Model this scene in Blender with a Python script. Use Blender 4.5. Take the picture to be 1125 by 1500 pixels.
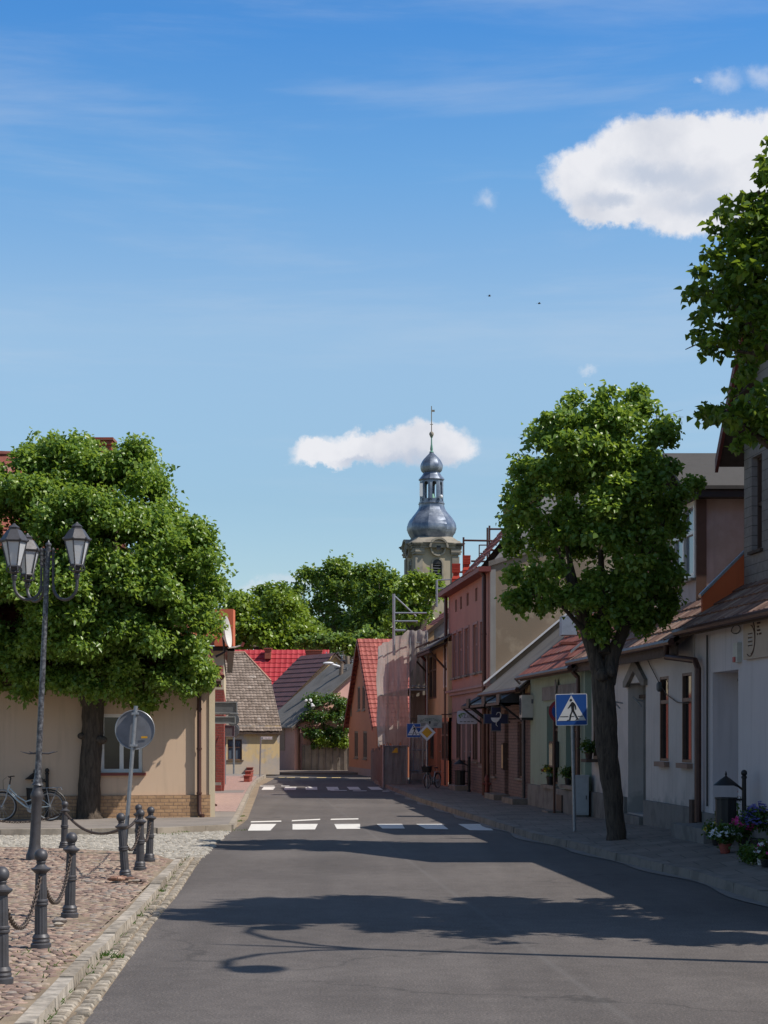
import bpy, math, random
import numpy as np
from mathutils import Vector, Matrix
random.seed(7); RS = np.random.RandomState(11)
for o in list(bpy.data.objects): bpy.data.objects.remove(o)
SC = bpy.context.scene; COL = SC.collection
R = math.radians
# ---------------------------------------------------------------- camera
EYE, HZ, FPX = 1.8, 1075.0, 2600.0
cd = bpy.data.cameras.new('camera'); cam = bpy.data.objects.new('camera', cd); COL.objects.link(cam)
cam.location = (0, 0, EYE); cam.rotation_euler = (R(90), 0, 0)
cd.sensor_fit = 'HORIZONTAL'; cd.sensor_width = 36; cd.lens = 36*FPX/1125
cd.shift_y = (HZ-750)/1125.0; cd.clip_start = .1; cd.clip_end = 6000
SC.camera = cam
# ---------------------------------------------------------------- sun, exposure
SUN_EL, SUN_AZ = 50.0, 15.0        # azimuth: degrees from +X towards -Y
sd = Vector((math.cos(R(SUN_EL))*math.cos(R(SUN_AZ)), -math.cos(R(SUN_EL))*math.sin(R(SUN_AZ)), math.sin(R(SUN_EL))))
sl = bpy.data.lights.new('sun', 'SUN'); sl.energy = 4.9; sl.angle = R(.53); sl.color = (1, .93, .83)
so = bpy.data.objects.new('sun', sl); COL.objects.link(so); so.rotation_euler = sd.to_track_quat('Z', 'Y').to_euler()
SC.view_settings.view_transform = 'Standard'; SC.view_settings.look = 'None'
SC.view_settings.exposure = 0.0; SC.view_settings.gamma = 1
SC.cycles.max_bounces = 6; SC.cycles.diffuse_bounces = 3
# ---------------------------------------------------------------- world
wd = bpy.data.worlds.new('World'); SC.world = wd; wd.use_nodes = True
nt = wd.node_tree; nt.nodes.clear()
def N(t, tree=None, **kw):
    n = (tree or nt).nodes.new(t)
    for k, v in kw.items(): setattr(n, k, v)
    return n
def link(a, b, tree=None): (tree or nt).links.new(a, b)
def M(op, a, b=None, c=None, tree=None, clamp=False):
    t = tree or nt
    n = t.nodes.new('ShaderNodeMath'); n.operation = op; n.use_clamp = clamp
    for i, v in enumerate((a, b, c)):
        if v is None: continue
        if isinstance(v, (int, float)): n.inputs[i].default_value = v
        else: t.links.new(v, n.inputs[i])
    return n.outputs[0]
sky = N('ShaderNodeTexSky', sky_type='NISHITA'); sky.sun_disc = False
sky.sun_elevation = R(SUN_EL); sky.sun_rotation = R(90+SUN_AZ)
sky.altitude = 100; sky.air_density = 1.0; sky.dust_density = .6; sky.ozone_density = 2.0
geo = N('ShaderNodeTexCoord'); sep = N('ShaderNodeSeparateXYZ')
dirv = geo.outputs['Generated']
link(dirv, sep.inputs[0])
yy = M('MAXIMUM', sep.outputs[1], .02)
U0 = M('DIVIDE', sep.outputs[0], yy); V0 = M('DIVIDE', sep.outputs[2], yy)
def noise(vec, scale, detail=6, rough=.55, tree=None, dist=0):
    n = (tree or nt).nodes.new('ShaderNodeTexNoise'); n.inputs['Scale'].default_value = scale
    n.inputs['Detail'].default_value = detail; n.inputs['Roughness'].default_value = rough
    n.inputs['Distortion'].default_value = dist
    (tree or nt).links.new(vec, n.inputs['Vector']); return n
nw = noise(dirv, 48, 10, .66); sw = N('ShaderNodeSeparateColor'); link(nw.outputs['Color'], sw.inputs[0])
nw2 = noise(dirv, 16, 4, .5); sw2 = N('ShaderNodeSeparateColor'); link(nw2.outputs['Color'], sw2.inputs[0])
U = M('ADD', M('ADD', U0, M('MULTIPLY', M('SUBTRACT', sw.outputs[0], .5), .024)), M('MULTIPLY', M('SUBTRACT', sw2.outputs[0], .5), .03))
V = M('ADD', M('ADD', V0, M('MULTIPLY', M('SUBTRACT', sw.outputs[1], .5), .024)), M('MULTIPLY', M('SUBTRACT', sw2.outputs[1], .5), .02))
def blob(x, y, rx, ry, U=U, V=V):
    cu, cv = (x-562.5)/FPX, (HZ-y)/FPX
    a = M('POWER', M('MULTIPLY', M('SUBTRACT', U, cu), FPX/rx), 2); b = M('POWER', M('MULTIPLY', M('SUBTRACT', V, cv), FPX/ry), 2)
    return M('SUBTRACT', 1, M('SQRT', M('ADD', a, b)))
def maxof(l):
    r = l[0]
    for q in l[1:]: r = M('SMOOTH_MAX', r, q, .12)
    return r
def edge(d, w, g=1):
    mr = N('ShaderNodeMapRange', interpolation_type='SMOOTHSTEP'); link(d, mr.inputs[0]); mr.inputs[1].default_value = 0; mr.inputs[2].default_value = w; mr.inputs[4].default_value = g
    return mr.outputs[0]
big = maxof([blob(960, 238, 125, 72), blob(880, 262, 95, 62), blob(1060, 225, 120, 62), blob(1010, 295, 125, 62), blob(905, 305, 85, 38), blob(1150, 235, 90, 80)])
sm = maxof([blob(560, 656, 118, 31), blob(630, 652, 72, 38), blob(490, 665, 88, 20)])
wi = maxof([blob(717, 289, 26, 17), blob(1062, 122, 42, 22), blob(1120, 120, 36, 24), blob(866, 546, 20, 8), blob(1024, 118, 14, 8)])
lo = maxof([blob(440, 858, 80, 12), blob(375, 862, 40, 8)])
mask = M('MAXIMUM', M('MAXIMUM', edge(big, .27), edge(sm, .36)), M('MAXIMUM', edge(wi, 1.1, .42), edge(lo, 1.0, .5)))
mask = M('MULTIPLY', mask, M('GREATER_THAN', sep.outputs[1], .05))
# thin cirrus streaks
mp = N('ShaderNodeMapping'); mp.inputs['Scale'].default_value = (1.3, 1, 11); mp.inputs['Rotation'].default_value = (0, R(9), 0)
link(dirv, mp.inputs['Vector']); nc = noise(mp.outputs[0], 2.6, 7, .6, dist=.3)
cir = N('ShaderNodeMapRange', interpolation_type='SMOOTHSTEP'); link(nc.outputs[0], cir.inputs[0]); cir.inputs[1].default_value = .45; cir.inputs[2].default_value = .75; cir.inputs[4].default_value = .22
tint = N('ShaderNodeMix', data_type='RGBA', blend_type='MULTIPLY'); tint.inputs[0].default_value = 1
link(sky.outputs[0], tint.inputs[6])
tr_ = N('ShaderNodeValToRGB'); link(sep.outputs[2], tr_.inputs[0]); e_ = tr_.color_ramp.elements
while len(e_) < 7: e_.new(.5)
for el, (p, c_) in zip(e_, [(0, (.60, .62, .66)), (.13, (.592, .66, .68)), (.22, (.812, .846, .813)), (.302, (.515, .785, .912)), (.373, (.30, .67, .957)), (.6, (.60, .66, .70)), (1, (.64, .66, .68))]): el.position = p; el.color = (*c_, 1)
north = N('ShaderNodeMapRange', interpolation_type='SMOOTHSTEP'); link(sep.outputs[1], north.inputs[0]); north.inputs[1].default_value = .2; north.inputs[2].default_value = .9; north.inputs[3].default_value = 1.62; north.inputs[4].default_value = 2.24
sc3 = N('ShaderNodeVectorMath', operation='SCALE'); link(tr_.outputs[0], sc3.inputs[0]); link(north.outputs[0], sc3.inputs['Scale']); link(sc3.outputs[0], tint.inputs[7])
nb = noise(dirv, 18, 5, .55); cc = N('ShaderNodeValToRGB'); link(nb.outputs[0], cc.inputs[0])
cc.color_ramp.elements[0].position = .32; cc.color_ramp.elements[0].color = (7.2, 7.6, 8.6, 1)
cc.color_ramp.elements[1].position = .56; cc.color_ramp.elements[1].color = (9.9, 10.0, 10.5, 1)
belly = M('MAXIMUM', maxof([edge(blob(965, 262, 120, 34), .9), edge(blob(1040, 298, 110, 28), .9), edge(blob(880, 300, 60, 18), .9)]), maxof([edge(blob(600, 676, 90, 16), .9), edge(blob(520, 676, 60, 10), .9)]))
belly = M('MULTIPLY', M('MULTIPLY', belly, .85), M('ADD', .45, nb.outputs[0]), clamp=True)
cb = N('ShaderNodeMix', data_type='RGBA'); link(belly, cb.inputs[0]); link(cc.outputs[0], cb.inputs[6]); cb.inputs[7].default_value = (5.9, 6.7, 8.2, 1)
m1 = N('ShaderNodeMix', data_type='RGBA'); link(cir.outputs[0], m1.inputs[0]); link(tint.outputs[2], m1.inputs[6]); m1.inputs[7].default_value = (7.5, 8.2, 9.2, 1)
m2 = N('ShaderNodeMix', data_type='RGBA'); link(mask, m2.inputs[0]); link(m1.outputs[2], m2.inputs[6]); link(cb.outputs[2], m2.inputs[7])
bg = N('ShaderNodeBackground'); bg.inputs[1].default_value = .085; link(m2.outputs[2], bg.inputs[0])
wo = N('ShaderNodeOutputWorld'); link(bg.outputs[0], wo.inputs[0])

# ---------------------------------------------------------------- helpers: pixels of the plan to metres
def W(x, y, Y): return Vector(((x-562.5)/FPX*Y, Y, EYE+(HZ-y)/FPX*Y))
def G(x, y, z=0.0):
    Y = (EYE-z)*FPX/(y-HZ); return Vector(((x-562.5)/FPX*Y, Y, z))
VS = (330-562.5)/FPX                              # direction of the street front on the east side
class Front:
    """a house front along the street: Y along it, z up, d metres out towards the road"""
    def __init__(s, a): s.a = a
    def p(s, Y, z, d=0): return Vector((s.a+VS*Y-d, Y, z))
    def yz(s, x, y):
        Y = s.a*FPX/(x-330); return Y, EYE+(HZ-y)*Y/FPX
    def Y(s, x): return s.a*FPX/(x-330)
class Flat:
    """a wall facing the camera side: X along it, z up, d metres towards -Y (may be turned by ang about its origin)"""
    def __init__(s, X0, Y0, ang=0): s.X0, s.Y0, s.c, s.s = X0, Y0, math.cos(R(ang)), math.sin(R(ang))
    def p(s, x, z, d=0): return Vector((s.X0+x*s.c+d*s.s, s.Y0+x*s.s-d*s.c, z))

# ---------------------------------------------------------------- materials
def new_mat(name):
    m = bpy.data.materials.new(name); m.use_nodes = True; t = m.node_tree; t.nodes.clear()
    b = t.nodes.new('ShaderNodeBsdfPrincipled'); o = t.nodes.new('ShaderNodeOutputMaterial'); t.links.new(b.outputs[0], o.inputs[0])
    return m, t, b
def rgb(c): return (c[0], c[1], c[2], 1)
def ramp(t, fac, stops):
    r = t.nodes.new('ShaderNodeValToRGB'); t.links.new(fac, r.inputs[0]); e = r.color_ramp.elements
    while len(e) < len(stops): e.new(.5)
    for el, (p, c) in zip(e, stops): el.position = p; el.color = rgb(c)
    return r.outputs[0]
def mix(t, f, a, b, mode='MIX'):
    n = t.nodes.new('ShaderNodeMix'); n.data_type = 'RGBA'; n.blend_type = mode
    for i, v in ((0, f), (6, a), (7, b)):
        if isinstance(v, (int, float)): n.inputs[i].default_value = v
        elif isinstance(v, tuple): n.inputs[i].default_value = rgb(v)
        else: t.links.new(v, n.inputs[i])
    return n.outputs[2]
def bump(t, b, h, strength=.3, dist=.01):
    n = t.nodes.new('ShaderNodeBump'); n.inputs['Strength'].default_value = strength; n.inputs['Distance'].default_value = dist
    t.links.new(h, n.inputs['Height']); t.links.new(n.outputs[0], b.inputs['Normal']); return n
def coord(t, which='Object'):
    return t.nodes.new('ShaderNodeTexCoord').outputs[which]
def sc(c, k): return tuple(min(1, v*k) for v in c)
def plaster(name, col, col2=None, scale=1.2, rough=.9, amt=.5, fine=90, bs=.35, patch=(.45, .6), low=None):
    """rough painted render: broad blotches between two colours, small grain, vertical run-off streaks, dirt near the ground"""
    m, t, b = new_mat(name); c = coord(t)
    col2 = col2 or sc(col, .72)
    n1 = noise(c, scale, 6, .6, t); f = ramp(t, n1.outputs[0], [(patch[0], (0, 0, 0)), (patch[1], (1, 1, 1))])
    k = mix(t, M('MULTIPLY', f, amt, tree=t), col, col2)
    mpn = t.nodes.new('ShaderNodeMapping'); mpn.inputs['Scale'].default_value = (5, 5, .35); t.links.new(c, mpn.inputs[0])
    n2 = noise(mpn.outputs[0], 1.6, 5, .6, t); k = mix(t, M('MULTIPLY', ramp(t, n2.outputs[0], [(.5, (0, 0, 0)), (.75, (1, 1, 1))]), .38, tree=t), k, sc(col, .58))
    if low:
        s = t.nodes.new('ShaderNodeSeparateXYZ'); t.links.new(c, s.inputs[0])
        n4 = noise(c, 3, 5, .6, t); h = M('ADD', s.outputs[2], M('MULTIPLY', M('SUBTRACT', n4.outputs[0], .5, tree=t), 1.4, tree=t), tree=t)
        mr = t.nodes.new('ShaderNodeMapRange'); t.links.new(h, mr.inputs[0]); mr.inputs[1].default_value = low[0]; mr.inputs[2].default_value = low[0]+.25; mr.inputs[3].default_value = .8; mr.inputs[4].default_value = 0
        k = mix(t, mr.outputs[0], k, low[1])
    t.links.new(k, b.inputs['Base Color']); b.inputs['Roughness'].default_value = rough
    n3 = noise(c, fine, 4, .7, t); bump(t, b, n3.outputs[0], bs, .006)
    return m
def paint(name, col, rough=.5, metal=0, var=.25, scale=9, spec=.5, bs=.0, col2=None):
    m, t, b = new_mat(name); c = coord(t)
    n = noise(c, scale, 5, .6, t)
    k = mix(t, M('MULTIPLY', ramp(t, n.outputs[0], [(.42, (0, 0, 0)), (.66, (1, 1, 1))]), var, tree=t), col, col2 or sc(col, .5))
    t.links.new(k, b.inputs['Base Color']); b.inputs['Metallic'].default_value = metal
    r = M('ADD', rough-.08, M('MULTIPLY', n.outputs[0], .2, tree=t), tree=t); t.links.new(r, b.inputs['Roughness'])
    b.inputs['Specular IOR Level'].default_value = spec
    if bs: n2 = noise(c, 60, 4, .6, t); bump(t, b, n2.outputs[0], bs, .004)
    return m
def by_rnd(name, stops, rough=.8, scale=20, bs=.3, grain=.25, attr='rnd'):
    """colour picked by each stone's or tile's own number"""
    m, t, b = new_mat(name); c = coord(t)
    a = t.nodes.new('ShaderNodeAttribute'); a.attribute_name = attr
    k = ramp(t, a.outputs['Fac'], stops)
    n = noise(c, scale, 6, .65, t); k = mix(t, grain, k, mix(t, 1.0, k, ramp(t, n.outputs[0], [(.3, (.35, .35, .35)), (.7, (1.6, 1.6, 1.6))]), 'MULTIPLY'))
    t.links.new(k, b.inputs['Base Color']); b.inputs['Roughness'].default_value = rough
    bump(t, b, n.outputs[0], bs, .008); return m
def bricks(name, c1, c2, mortar, axes='YZ', bw=.25, bh=.075, rough=.85, msize=.01):
    m, t, b = new_mat(name); c = coord(t)
    s = t.nodes.new('ShaderNodeSeparateXYZ'); t.links.new(c, s.inputs[0]); k = t.nodes.new('ShaderNodeCombineXYZ')
    t.links.new(s.outputs['XYZ'.index(axes[0])], k.inputs[0]); t.links.new(s.outputs['XYZ'.index(axes[1])], k.inputs[1])
    br = t.nodes.new('ShaderNodeTexBrick'); t.links.new(k.outputs[0], br.inputs['Vector'])
    br.inputs['Color1'].default_value = rgb(c1); br.inputs['Color2'].default_value = rgb(c2); br.inputs['Mortar'].default_value = rgb(mortar)
    br.inputs['Scale'].default_value = 1; br.inputs['Brick Width'].default_value = bw; br.inputs['Row Height'].default_value = bh
    br.inputs['Mortar Size'].default_value = msize; br.inputs['Mortar Smooth'].default_value = .3
    n = noise(c, 14, 5, .6, t); kk = mix(t, .4, br.outputs[0], ramp(t, n.outputs[0], [(.3, (.4, .4, .4)), (.7, (1.3, 1.3, 1.3))]), 'MULTIPLY')
    t.links.new(kk, b.inputs['Base Color']); b.inputs['Roughness'].default_value = rough
    bump(t, b, M('ADD', M('MULTIPLY', br.outputs['Fac'], -1, tree=t), M('MULTIPLY', n.outputs[0], .3, tree=t), tree=t), .6, .01); return m
def leafmat(name, stops, trans=.45):
    m, t, b = new_mat(name); a = t.nodes.new('ShaderNodeAttribute'); a.attribute_name = 'rnd'
    k = ramp(t, a.outputs['Fac'], stops); t.links.new(k, b.inputs['Base Color']); b.inputs['Roughness'].default_value = .36
    b.inputs['Specular IOR Level'].default_value = .6
    tr = t.nodes.new('ShaderNodeBsdfTranslucent'); t.links.new(mix(t, .55, k, (.32, .42, .03)), tr.inputs[0])
    mx = t.nodes.new('ShaderNodeMixShader'); mx.inputs[0].default_value = trans
    t.links.new(b.outputs[0], mx.inputs[1]); t.links.new(tr.outputs[0], mx.inputs[2])
    t.links.new(mx.outputs[0], [n for n in t.nodes if n.type == 'OUTPUT_MATERIAL'][0].inputs[0]); return m
def glassmat(name, col=(.012, .014, .018), rough=.06):
    m, t, b = new_mat(name); c = coord(t); b.inputs['Base Color'].default_value = rgb(col); b.inputs['Roughness'].default_value = rough
    b.inputs['Specular IOR Level'].default_value = .7
    n = noise(c, .9, 2, .5, t); bump(t, b, n.outputs[0], .08, .05); return m
def barkmat(name, c1, c2):
    m, t, b = new_mat(name); c = coord(t); mp_ = t.nodes.new('ShaderNodeMapping'); mp_.inputs['Scale'].default_value = (9, 9, 1.6); t.links.new(c, mp_.inputs[0])
    n = noise(mp_.outputs[0], 2.4, 8, .7, t, dist=.6); t.links.new(ramp(t, n.outputs[0], [(.35, c1), (.68, c2)]), b.inputs['Base Color'])
    b.inputs['Roughness'].default_value = .95; bump(t, b, n.outputs[0], .9, .03); return m
MT = {}
MT['white_wall'] = plaster('white_render', (.58, .52, .49), (.44, .395, .37), .8, amt=.5, low=(.55, (.30, .29, .28)))
MT['shop_wall'] = plaster('shop_render', (.60, .545, .55), (.50, .455, .46), .5, amt=.35)
MT['plinth'] = plaster('grey_plinth', (.20, .19, .18), (.12, .115, .11), 2.5, amt=.8)
MT['green_wall'] = plaster('green_render', (.27, .34, .27), (.21, .26, .21), .7, amt=.5, low=(.5, (.26, .25, .23)))
MT['pink_wall'] = plaster('pink_render', (.43, .215, .17), (.36, .175, .14), .7, amt=.5)
MT['pink_low'] = plaster('pink_lower_render', (.36, .23, .215), (.27, .18, .17), .9, amt=.5)
MT['tan_wall'] = plaster('bare_tan_render', (.42, .34, .24), (.27, .205, .14), .55, amt=.95, fine=30, bs=.6, patch=(.46, .53))
MT['beige_wall'] = plaster('beige_render', (.64, .47, .335), (.58, .42, .30), .6, amt=.4, fine=60, bs=.3)
MT['cream'] = plaster('cream_render', (.64, .54, .38), (.55, .45, .31), 1, amt=.4)
MT['yellow_wall'] = plaster('yellow_render', (.60, .44, .26), (.50, .35, .20), .8, amt=.5)
MT['orange_wall'] = plaster('orange_render', (.50, .20, .115), (.42, .16, .09), .6, amt=.4)
MT['cottage'] = plaster('flaking_yellow_render', (.66, .50, .27), (.46, .41, .36), 1.1, amt=1, patch=(.48, .55), fine=20, bs=.6, low=(.55, (.50, .44, .38)))
MT['farpink'] = plaster('far_pink_render', (.60, .36, .31), (.52, .30, .26), 1, amt=.4)
MT['ochre'] = plaster('ochre_render', (.60, .44, .22), (.42, .29, .13), 2.2, amt=.8)
MT['concrete'] = plaster('weathered_concrete', (.30, .27, .24), (.20, .18, .155), 1.5, amt=.8, fine=40)
MT['tower'] = plaster('tower_render', (.40, .34, .25), (.28, .235, .17), .35, amt=.9, fine=8, bs=.4)
MT['tower_trim'] = plaster('tower_stone_trim', (.30, .27, .22), (.19, .17, .145), .8, amt=.8, fine=8)
MT['brickred'] = bricks('red_brick_lower', (.36, .075, .05), (.30, .06, .045), (.25, .10, .08), 'XZ')
MT['brickredY'] = bricks('red_brick_side', (.36, .075, .05), (.30, .06, .045), (.25, .10, .08), 'YZ')
MT['chimbrick'] = bricks('chimney_brick', (.40, .09, .05), (.33, .07, .04), (.28, .14, .10), 'XZ')
MT['brickbrown'] = bricks('brown_facing_brick', (.21, .135, .12), (.18, .115, .105), (.10, .075, .07), 'YZ', .25, .08)
MT['stonebase'] = bricks('cut_stone_base', (.50, .31, .17), (.39, .235, .13), (.29, .19, .125), 'XZ', .17, .07, msize=.009)
MT['sill_clay'] = paint('clay_sill', (.30, .19, .145), .8)
MT['block'] = bricks('hollow_clay_block', (.62, .24, .13), (.55, .21, .12), (.40, .22, .15), 'XZ', .4, .25)
MT['tile_grey'] = by_rnd('weathered_roof_tile', [(0, (.16, .12, .095)), (.35, (.205, .16, .13)), (.75, (.25, .195, .16)), (.975, (.29, .23, .19)), (1, (.55, .5, .45))], .9, 14, .5, .6)
MT['tile_red'] = by_rnd('red_roof_tile', [(0, (.17, .05, .038)), (.5, (.27, .078, .052)), (.9, (.34, .115, .08)), (1, (.25, .14, .11))], .8, 8, .2, .4)
MT['tile_metal'] = by_rnd('red_metal_roof', [(0, (.36, .022, .03)), (1, (.45, .04, .05))], .6, 3, .1, .2)
MT['tile_metal_dull'] = by_rnd('brown_metal_roof', [(0, (.11, .05, .045)), (1, (.14, .062, .055))], .55, 3, .1, .3)
MT['tile_brown'] = by_rnd('brown_roof_tile', [(0, (.16, .085, .06)), (.6, (.26, .14, .10)), (1, (.40, .27, .20))], .9, 10, .4, .5)
MT['tile_orange'] = by_rnd('orange_roof_tile', [(0, (.45, .12, .06)), (1, (.60, .20, .11))], .7, 8, .2, .4)
MT['felt'] = plaster('grey_roofing_felt', (.068, .063, .058), (.052, .048, .044), 1, amt=.6, fine=50)
MT['eternit'] = plaster('grey_fibre_cement', (.16, .15, .14), (.10, .095, .088), .9, amt=.7)
MT['darkmetal'] = paint('charcoal_cast_iron', (.075, .075, .085), .48, .25, .45, 14, bs=.25, col2=(.045, .04, .04))
MT['black'] = paint('black_paint', (.018, .018, .02), .5, .1, .2)
MT['brownpipe'] = paint('brown_gutter', (.085, .038, .030), .45, .2, .3)
MT['redpipe'] = paint('oxide_red_trim', (.20, .045, .035), .6, 0, .3)
MT['galv'] = paint('galvanised_steel', (.36, .38, .41), .42, .6, .35, 14)
MT['signback'] = paint('grey_sign_back', (.12, .13, .145), .7, 0, .35, 6)
MT['signback_round'] = paint('dark_grey_sign_back', (.20, .21, .235), .7, 0, .4, 6, spec=.25)
MT['worn'] = paint('lamp_post_paint', (.06, .06, .068), .42, .4, .75, 22, col2=(.28, .29, .31))
MT['wood_dark'] = paint('dark_timber', (.085, .055, .042), .85, 0, .5, 12, bs=.4)
MT['wood_grey'] = paint('grey_timber_pole', (.22, .17, .13), .9, 0, .5, 12, bs=.4)
MT['wood_raw'] = paint('raw_plank', (.52, .34, .18), .8, 0, .4, 8, bs=.2)
MT['whiteframe'] = paint('white_window_frame', (.78, .77, .74), .4, 0, .12)
MT['brownframe'] = paint('brown_window_frame', (.10, .055, .04), .5, 0, .3)
MT['glass'] = glassmat('window_glass'); MT['glass_blue'] = glassmat('curtained_glass', (.10, .13, .17), .12)
MT['curtain'] = paint('net_curtain', (.5, .52, .55), .9)
MT['shutter'] = paint('grey_shutter', (.23, .16, .12), .7, 0, .4)
MT['blue'] = paint('sign_blue', (.012, .085, .36), .45, 0, .12); MT['signwhite'] = paint('sign_white', (.74, .75, .77), .45, 0, .15)
MT['signblack'] = paint('sign_black', (.012, .012, .014), .5, 0, 0); MT['signred'] = paint('sign_red', (.36, .03, .045), .45, 0, .15)
MT['signyellow'] = paint('sign_yellow', (.72, .36, .01), .45, 0, .15); MT['cabinet'] = paint('light_grey_cabinet', (.44, .46, .48), .5, 0, .2)
MT['aircon'] = paint('aged_white_plastic', (.50, .50, .45), .5, 0, .25); MT['dish'] = paint('white_dish', (.66, .64, .60), .5, 0, .15)
MT['copper'] = paint('green_copper', (.16, .34, .27), .6, .2, .3, 4); MT['net'] = None
MT['bark'] = barkmat('linden_bark', (.035, .026, .02), (.13, .10, .075))
MT['leaf'] = leafmat('linden_leaf', [(0, (.10, .20, .04)), (.5, (.18, .31, .055)), (1, (.36, .47, .09))], .5)
MT['leaf_near'] = leafmat('near_leaf', [(0, (.055, .12, .022)), (.7, (.11, .20, .025)), (1, (.28, .40, .04))], .45)
MT['leaf_far'] = leafmat('far_leaf', [(0, (.085, .15, .035)), (.5, (.14, .235, .045)), (1, (.22, .34, .06))], .4)
MT['leaf_far2'] = leafmat('far_yellow_leaf', [(0, (.13, .20, .03)), (.5, (.20, .30, .035)), (1, (.30, .42, .05))], .4)
MT['leaf_bush'] = leafmat('bush_leaf', [(0, (.03, .085, .02)), (.6, (.055, .13, .025)), (1, (.10, .19, .03))], .3)
def flower_mat(n, c): return paint(n, c, .6, 0, .2)
MT['fl_yellow'] = flower_mat('yellow_petal', (.85, .62, .03)); MT['fl_pink'] = flower_mat('magenta_petal', (.75, .05, .28)); MT['fl_white'] = flower_mat('white_petal', (.85, .85, .86))
MT['fl_blue'] = flower_mat('blue_petal', (.13, .12, .38)); MT['fl_red'] = flower_mat('red_petal', (.5, .05, .05)); MT['pot_red'] = paint('terracotta_pot', (.32, .07, .05), .7); MT['pot_white'] = paint('white_pot', (.7, .7, .7), .5)
# asphalt: fine aggregate, broad patches, faint long tyre tracks and seams
m, t, b = new_mat('asphalt'); c = coord(t)
n1 = noise(c, .35, 5, .6, t); n2 = noise(c, 55, 3, .75, t); n3 = noise(c, 5, 5, .6, t)
k = ramp(t, n1.outputs[0], [(.35, (.102, .090, .084)), (.65, (.137, .122, .114))])
k = mix(t, .55, k, ramp(t, n2.outputs[0], [(.3, (.25, .25, .25)), (.52, (.95, .95, .95)), (.68, (2.3, 2.2, 2.1))]), 'MULTIPLY')
k = mix(t, .35, k, ramp(t, n3.outputs[0], [(.3, (.6, .6, .6)), (.7, (1.3, 1.3, 1.3))]), 'MULTIPLY')
mpx = t.nodes.new('ShaderNodeMapping'); mpx.inputs['Scale'].default_value = (1.3, .05, 1); mpx.inputs['Rotation'].default_value = (0, 0, R(-4)); t.links.new(c, mpx.inputs[0])
n4 = noise(mpx.outputs[0], 1.2, 4, .5, t); k = mix(t, .5, k, ramp(t, n4.outputs[0], [(.35, (.8, .8, .8)), (.65, (1.18, 1.18, 1.18))]), 'MULTIPLY')
sx = t.nodes.new('ShaderNodeSeparateXYZ'); t.links.new(c, sx.inputs[0])
seam = M('ABSOLUTE', M('ADD', M('SUBTRACT', sx.outputs[0], 1.55, tree=t), M('MULTIPLY', M('SUBTRACT', sx.outputs[1], 11, tree=t), .085, tree=t), tree=t), tree=t)
seam = M('ADD', seam, M('MULTIPLY', n3.outputs[0], .04, tree=t), tree=t)
k = mix(t, ramp(t, seam, [(.02, (.28, .28, .28)), (.07, (0, 0, 0))]), k, (.17, .16, .155))
vo = t.nodes.new('ShaderNodeTexVoronoi'); vo.feature = 'DISTANCE_TO_EDGE'; vo.inputs['Scale'].default_value = .22; wv_ = noise(c, 1.1, 5, .6, t)
vadd = t.nodes.new('ShaderNodeVectorMath'); vadd.operation = 'MULTIPLY_ADD'; t.links.new(wv_.outputs['Color'], vadd.inputs[0]); vadd.inputs[1].default_value = (1.5, 1.5, 0); t.links.new(c, vadd.inputs[2]); t.links.new(vadd.outputs[0], vo.inputs['Vector'])
n5 = noise(c, .12, 3, .5, t); k = mix(t, M('MULTIPLY', ramp(t, vo.outputs['Distance'], [(.002, (1, 1, 1)), (.007, (0, 0, 0))]), ramp(t, n5.outputs[0], [(.48, (0, 0, 0)), (.58, (.55, .55, .55))]), tree=t), k, (.035, .032, .03))
n6 = noise(c, .8, 3, .5, t); k = mix(t, ramp(t, n6.outputs[0], [(.66, (0, 0, 0)), (.70, (.22, .22, .22))]), k, (.06, .055, .052))
t.links.new(k, b.inputs['Base Color']); b.inputs['Roughness'].default_value = .82; b.inputs['Specular IOR Level'].default_value = .35
bump(t, b, n2.outputs[0], .5, .008); MT['asphalt'] = m
MT['paving'] = plaster('grey_pavement', (.255, .225, .205), (.19, .17, .155), 1.3, amt=.7, fine=70)
MT['paving_brown'] = plaster('brown_pavement', (.22, .18, .155), (.165, .138, .12), 1.3, amt=.7, fine=70)  # darker and browner than the grey pavement
m, t, b = new_mat('worn_paving_slabs'); c = coord(t); s0 = t.nodes.new('ShaderNodeSeparateXYZ'); t.links.new(c, s0.inputs[0]); k0 = t.nodes.new('ShaderNodeCombineXYZ'); t.links.new(s0.outputs[0], k0.inputs[0]); t.links.new(s0.outputs[1], k0.inputs[1])
br = t.nodes.new('ShaderNodeTexBrick'); t.links.new(k0.outputs[0], br.inputs['Vector']); br.offset = .5
for q_, v_ in (('Color1', (.235, .20, .175)), ('Color2', (.185, .155, .135)), ('Mortar', (.09, .08, .065))): br.inputs[q_].default_value = rgb(v_)
for q_, v_ in (('Scale', 1), ('Brick Width', .5), ('Row Height', .5), ('Mortar Size', .009), ('Mortar Smooth', .4)): br.inputs[q_].default_value = v_
n = noise(c, 1.7, 6, .6, t); k = mix(t, .7, br.outputs[0], ramp(t, n.outputs[0], [(.3, (.6, .58, .55)), (.7, (1.3, 1.28, 1.22))]), 'MULTIPLY'); n = noise(c, 60, 3, .6, t)
t.links.new(k, b.inputs['Base Color']); b.inputs['Roughness'].default_value = .9; bump(t, b, M('ADD', M('MULTIPLY', br.outputs['Fac'], -1, tree=t), M('MULTIPLY', n.outputs[0], .4, tree=t), tree=t), .5, .01); MT['slabs'] = m
MT['pavingpink'] = bricks('pink_pavers', (.43, .29, .255), (.36, .25, .22), (.24, .18, .16), 'XY', .2, .1, msize=.006)
MT['kerb'] = plaster('kerb_concrete', (.36, .315, .26), (.24, .205, .165), 2.2, amt=.9, fine=60)
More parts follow.
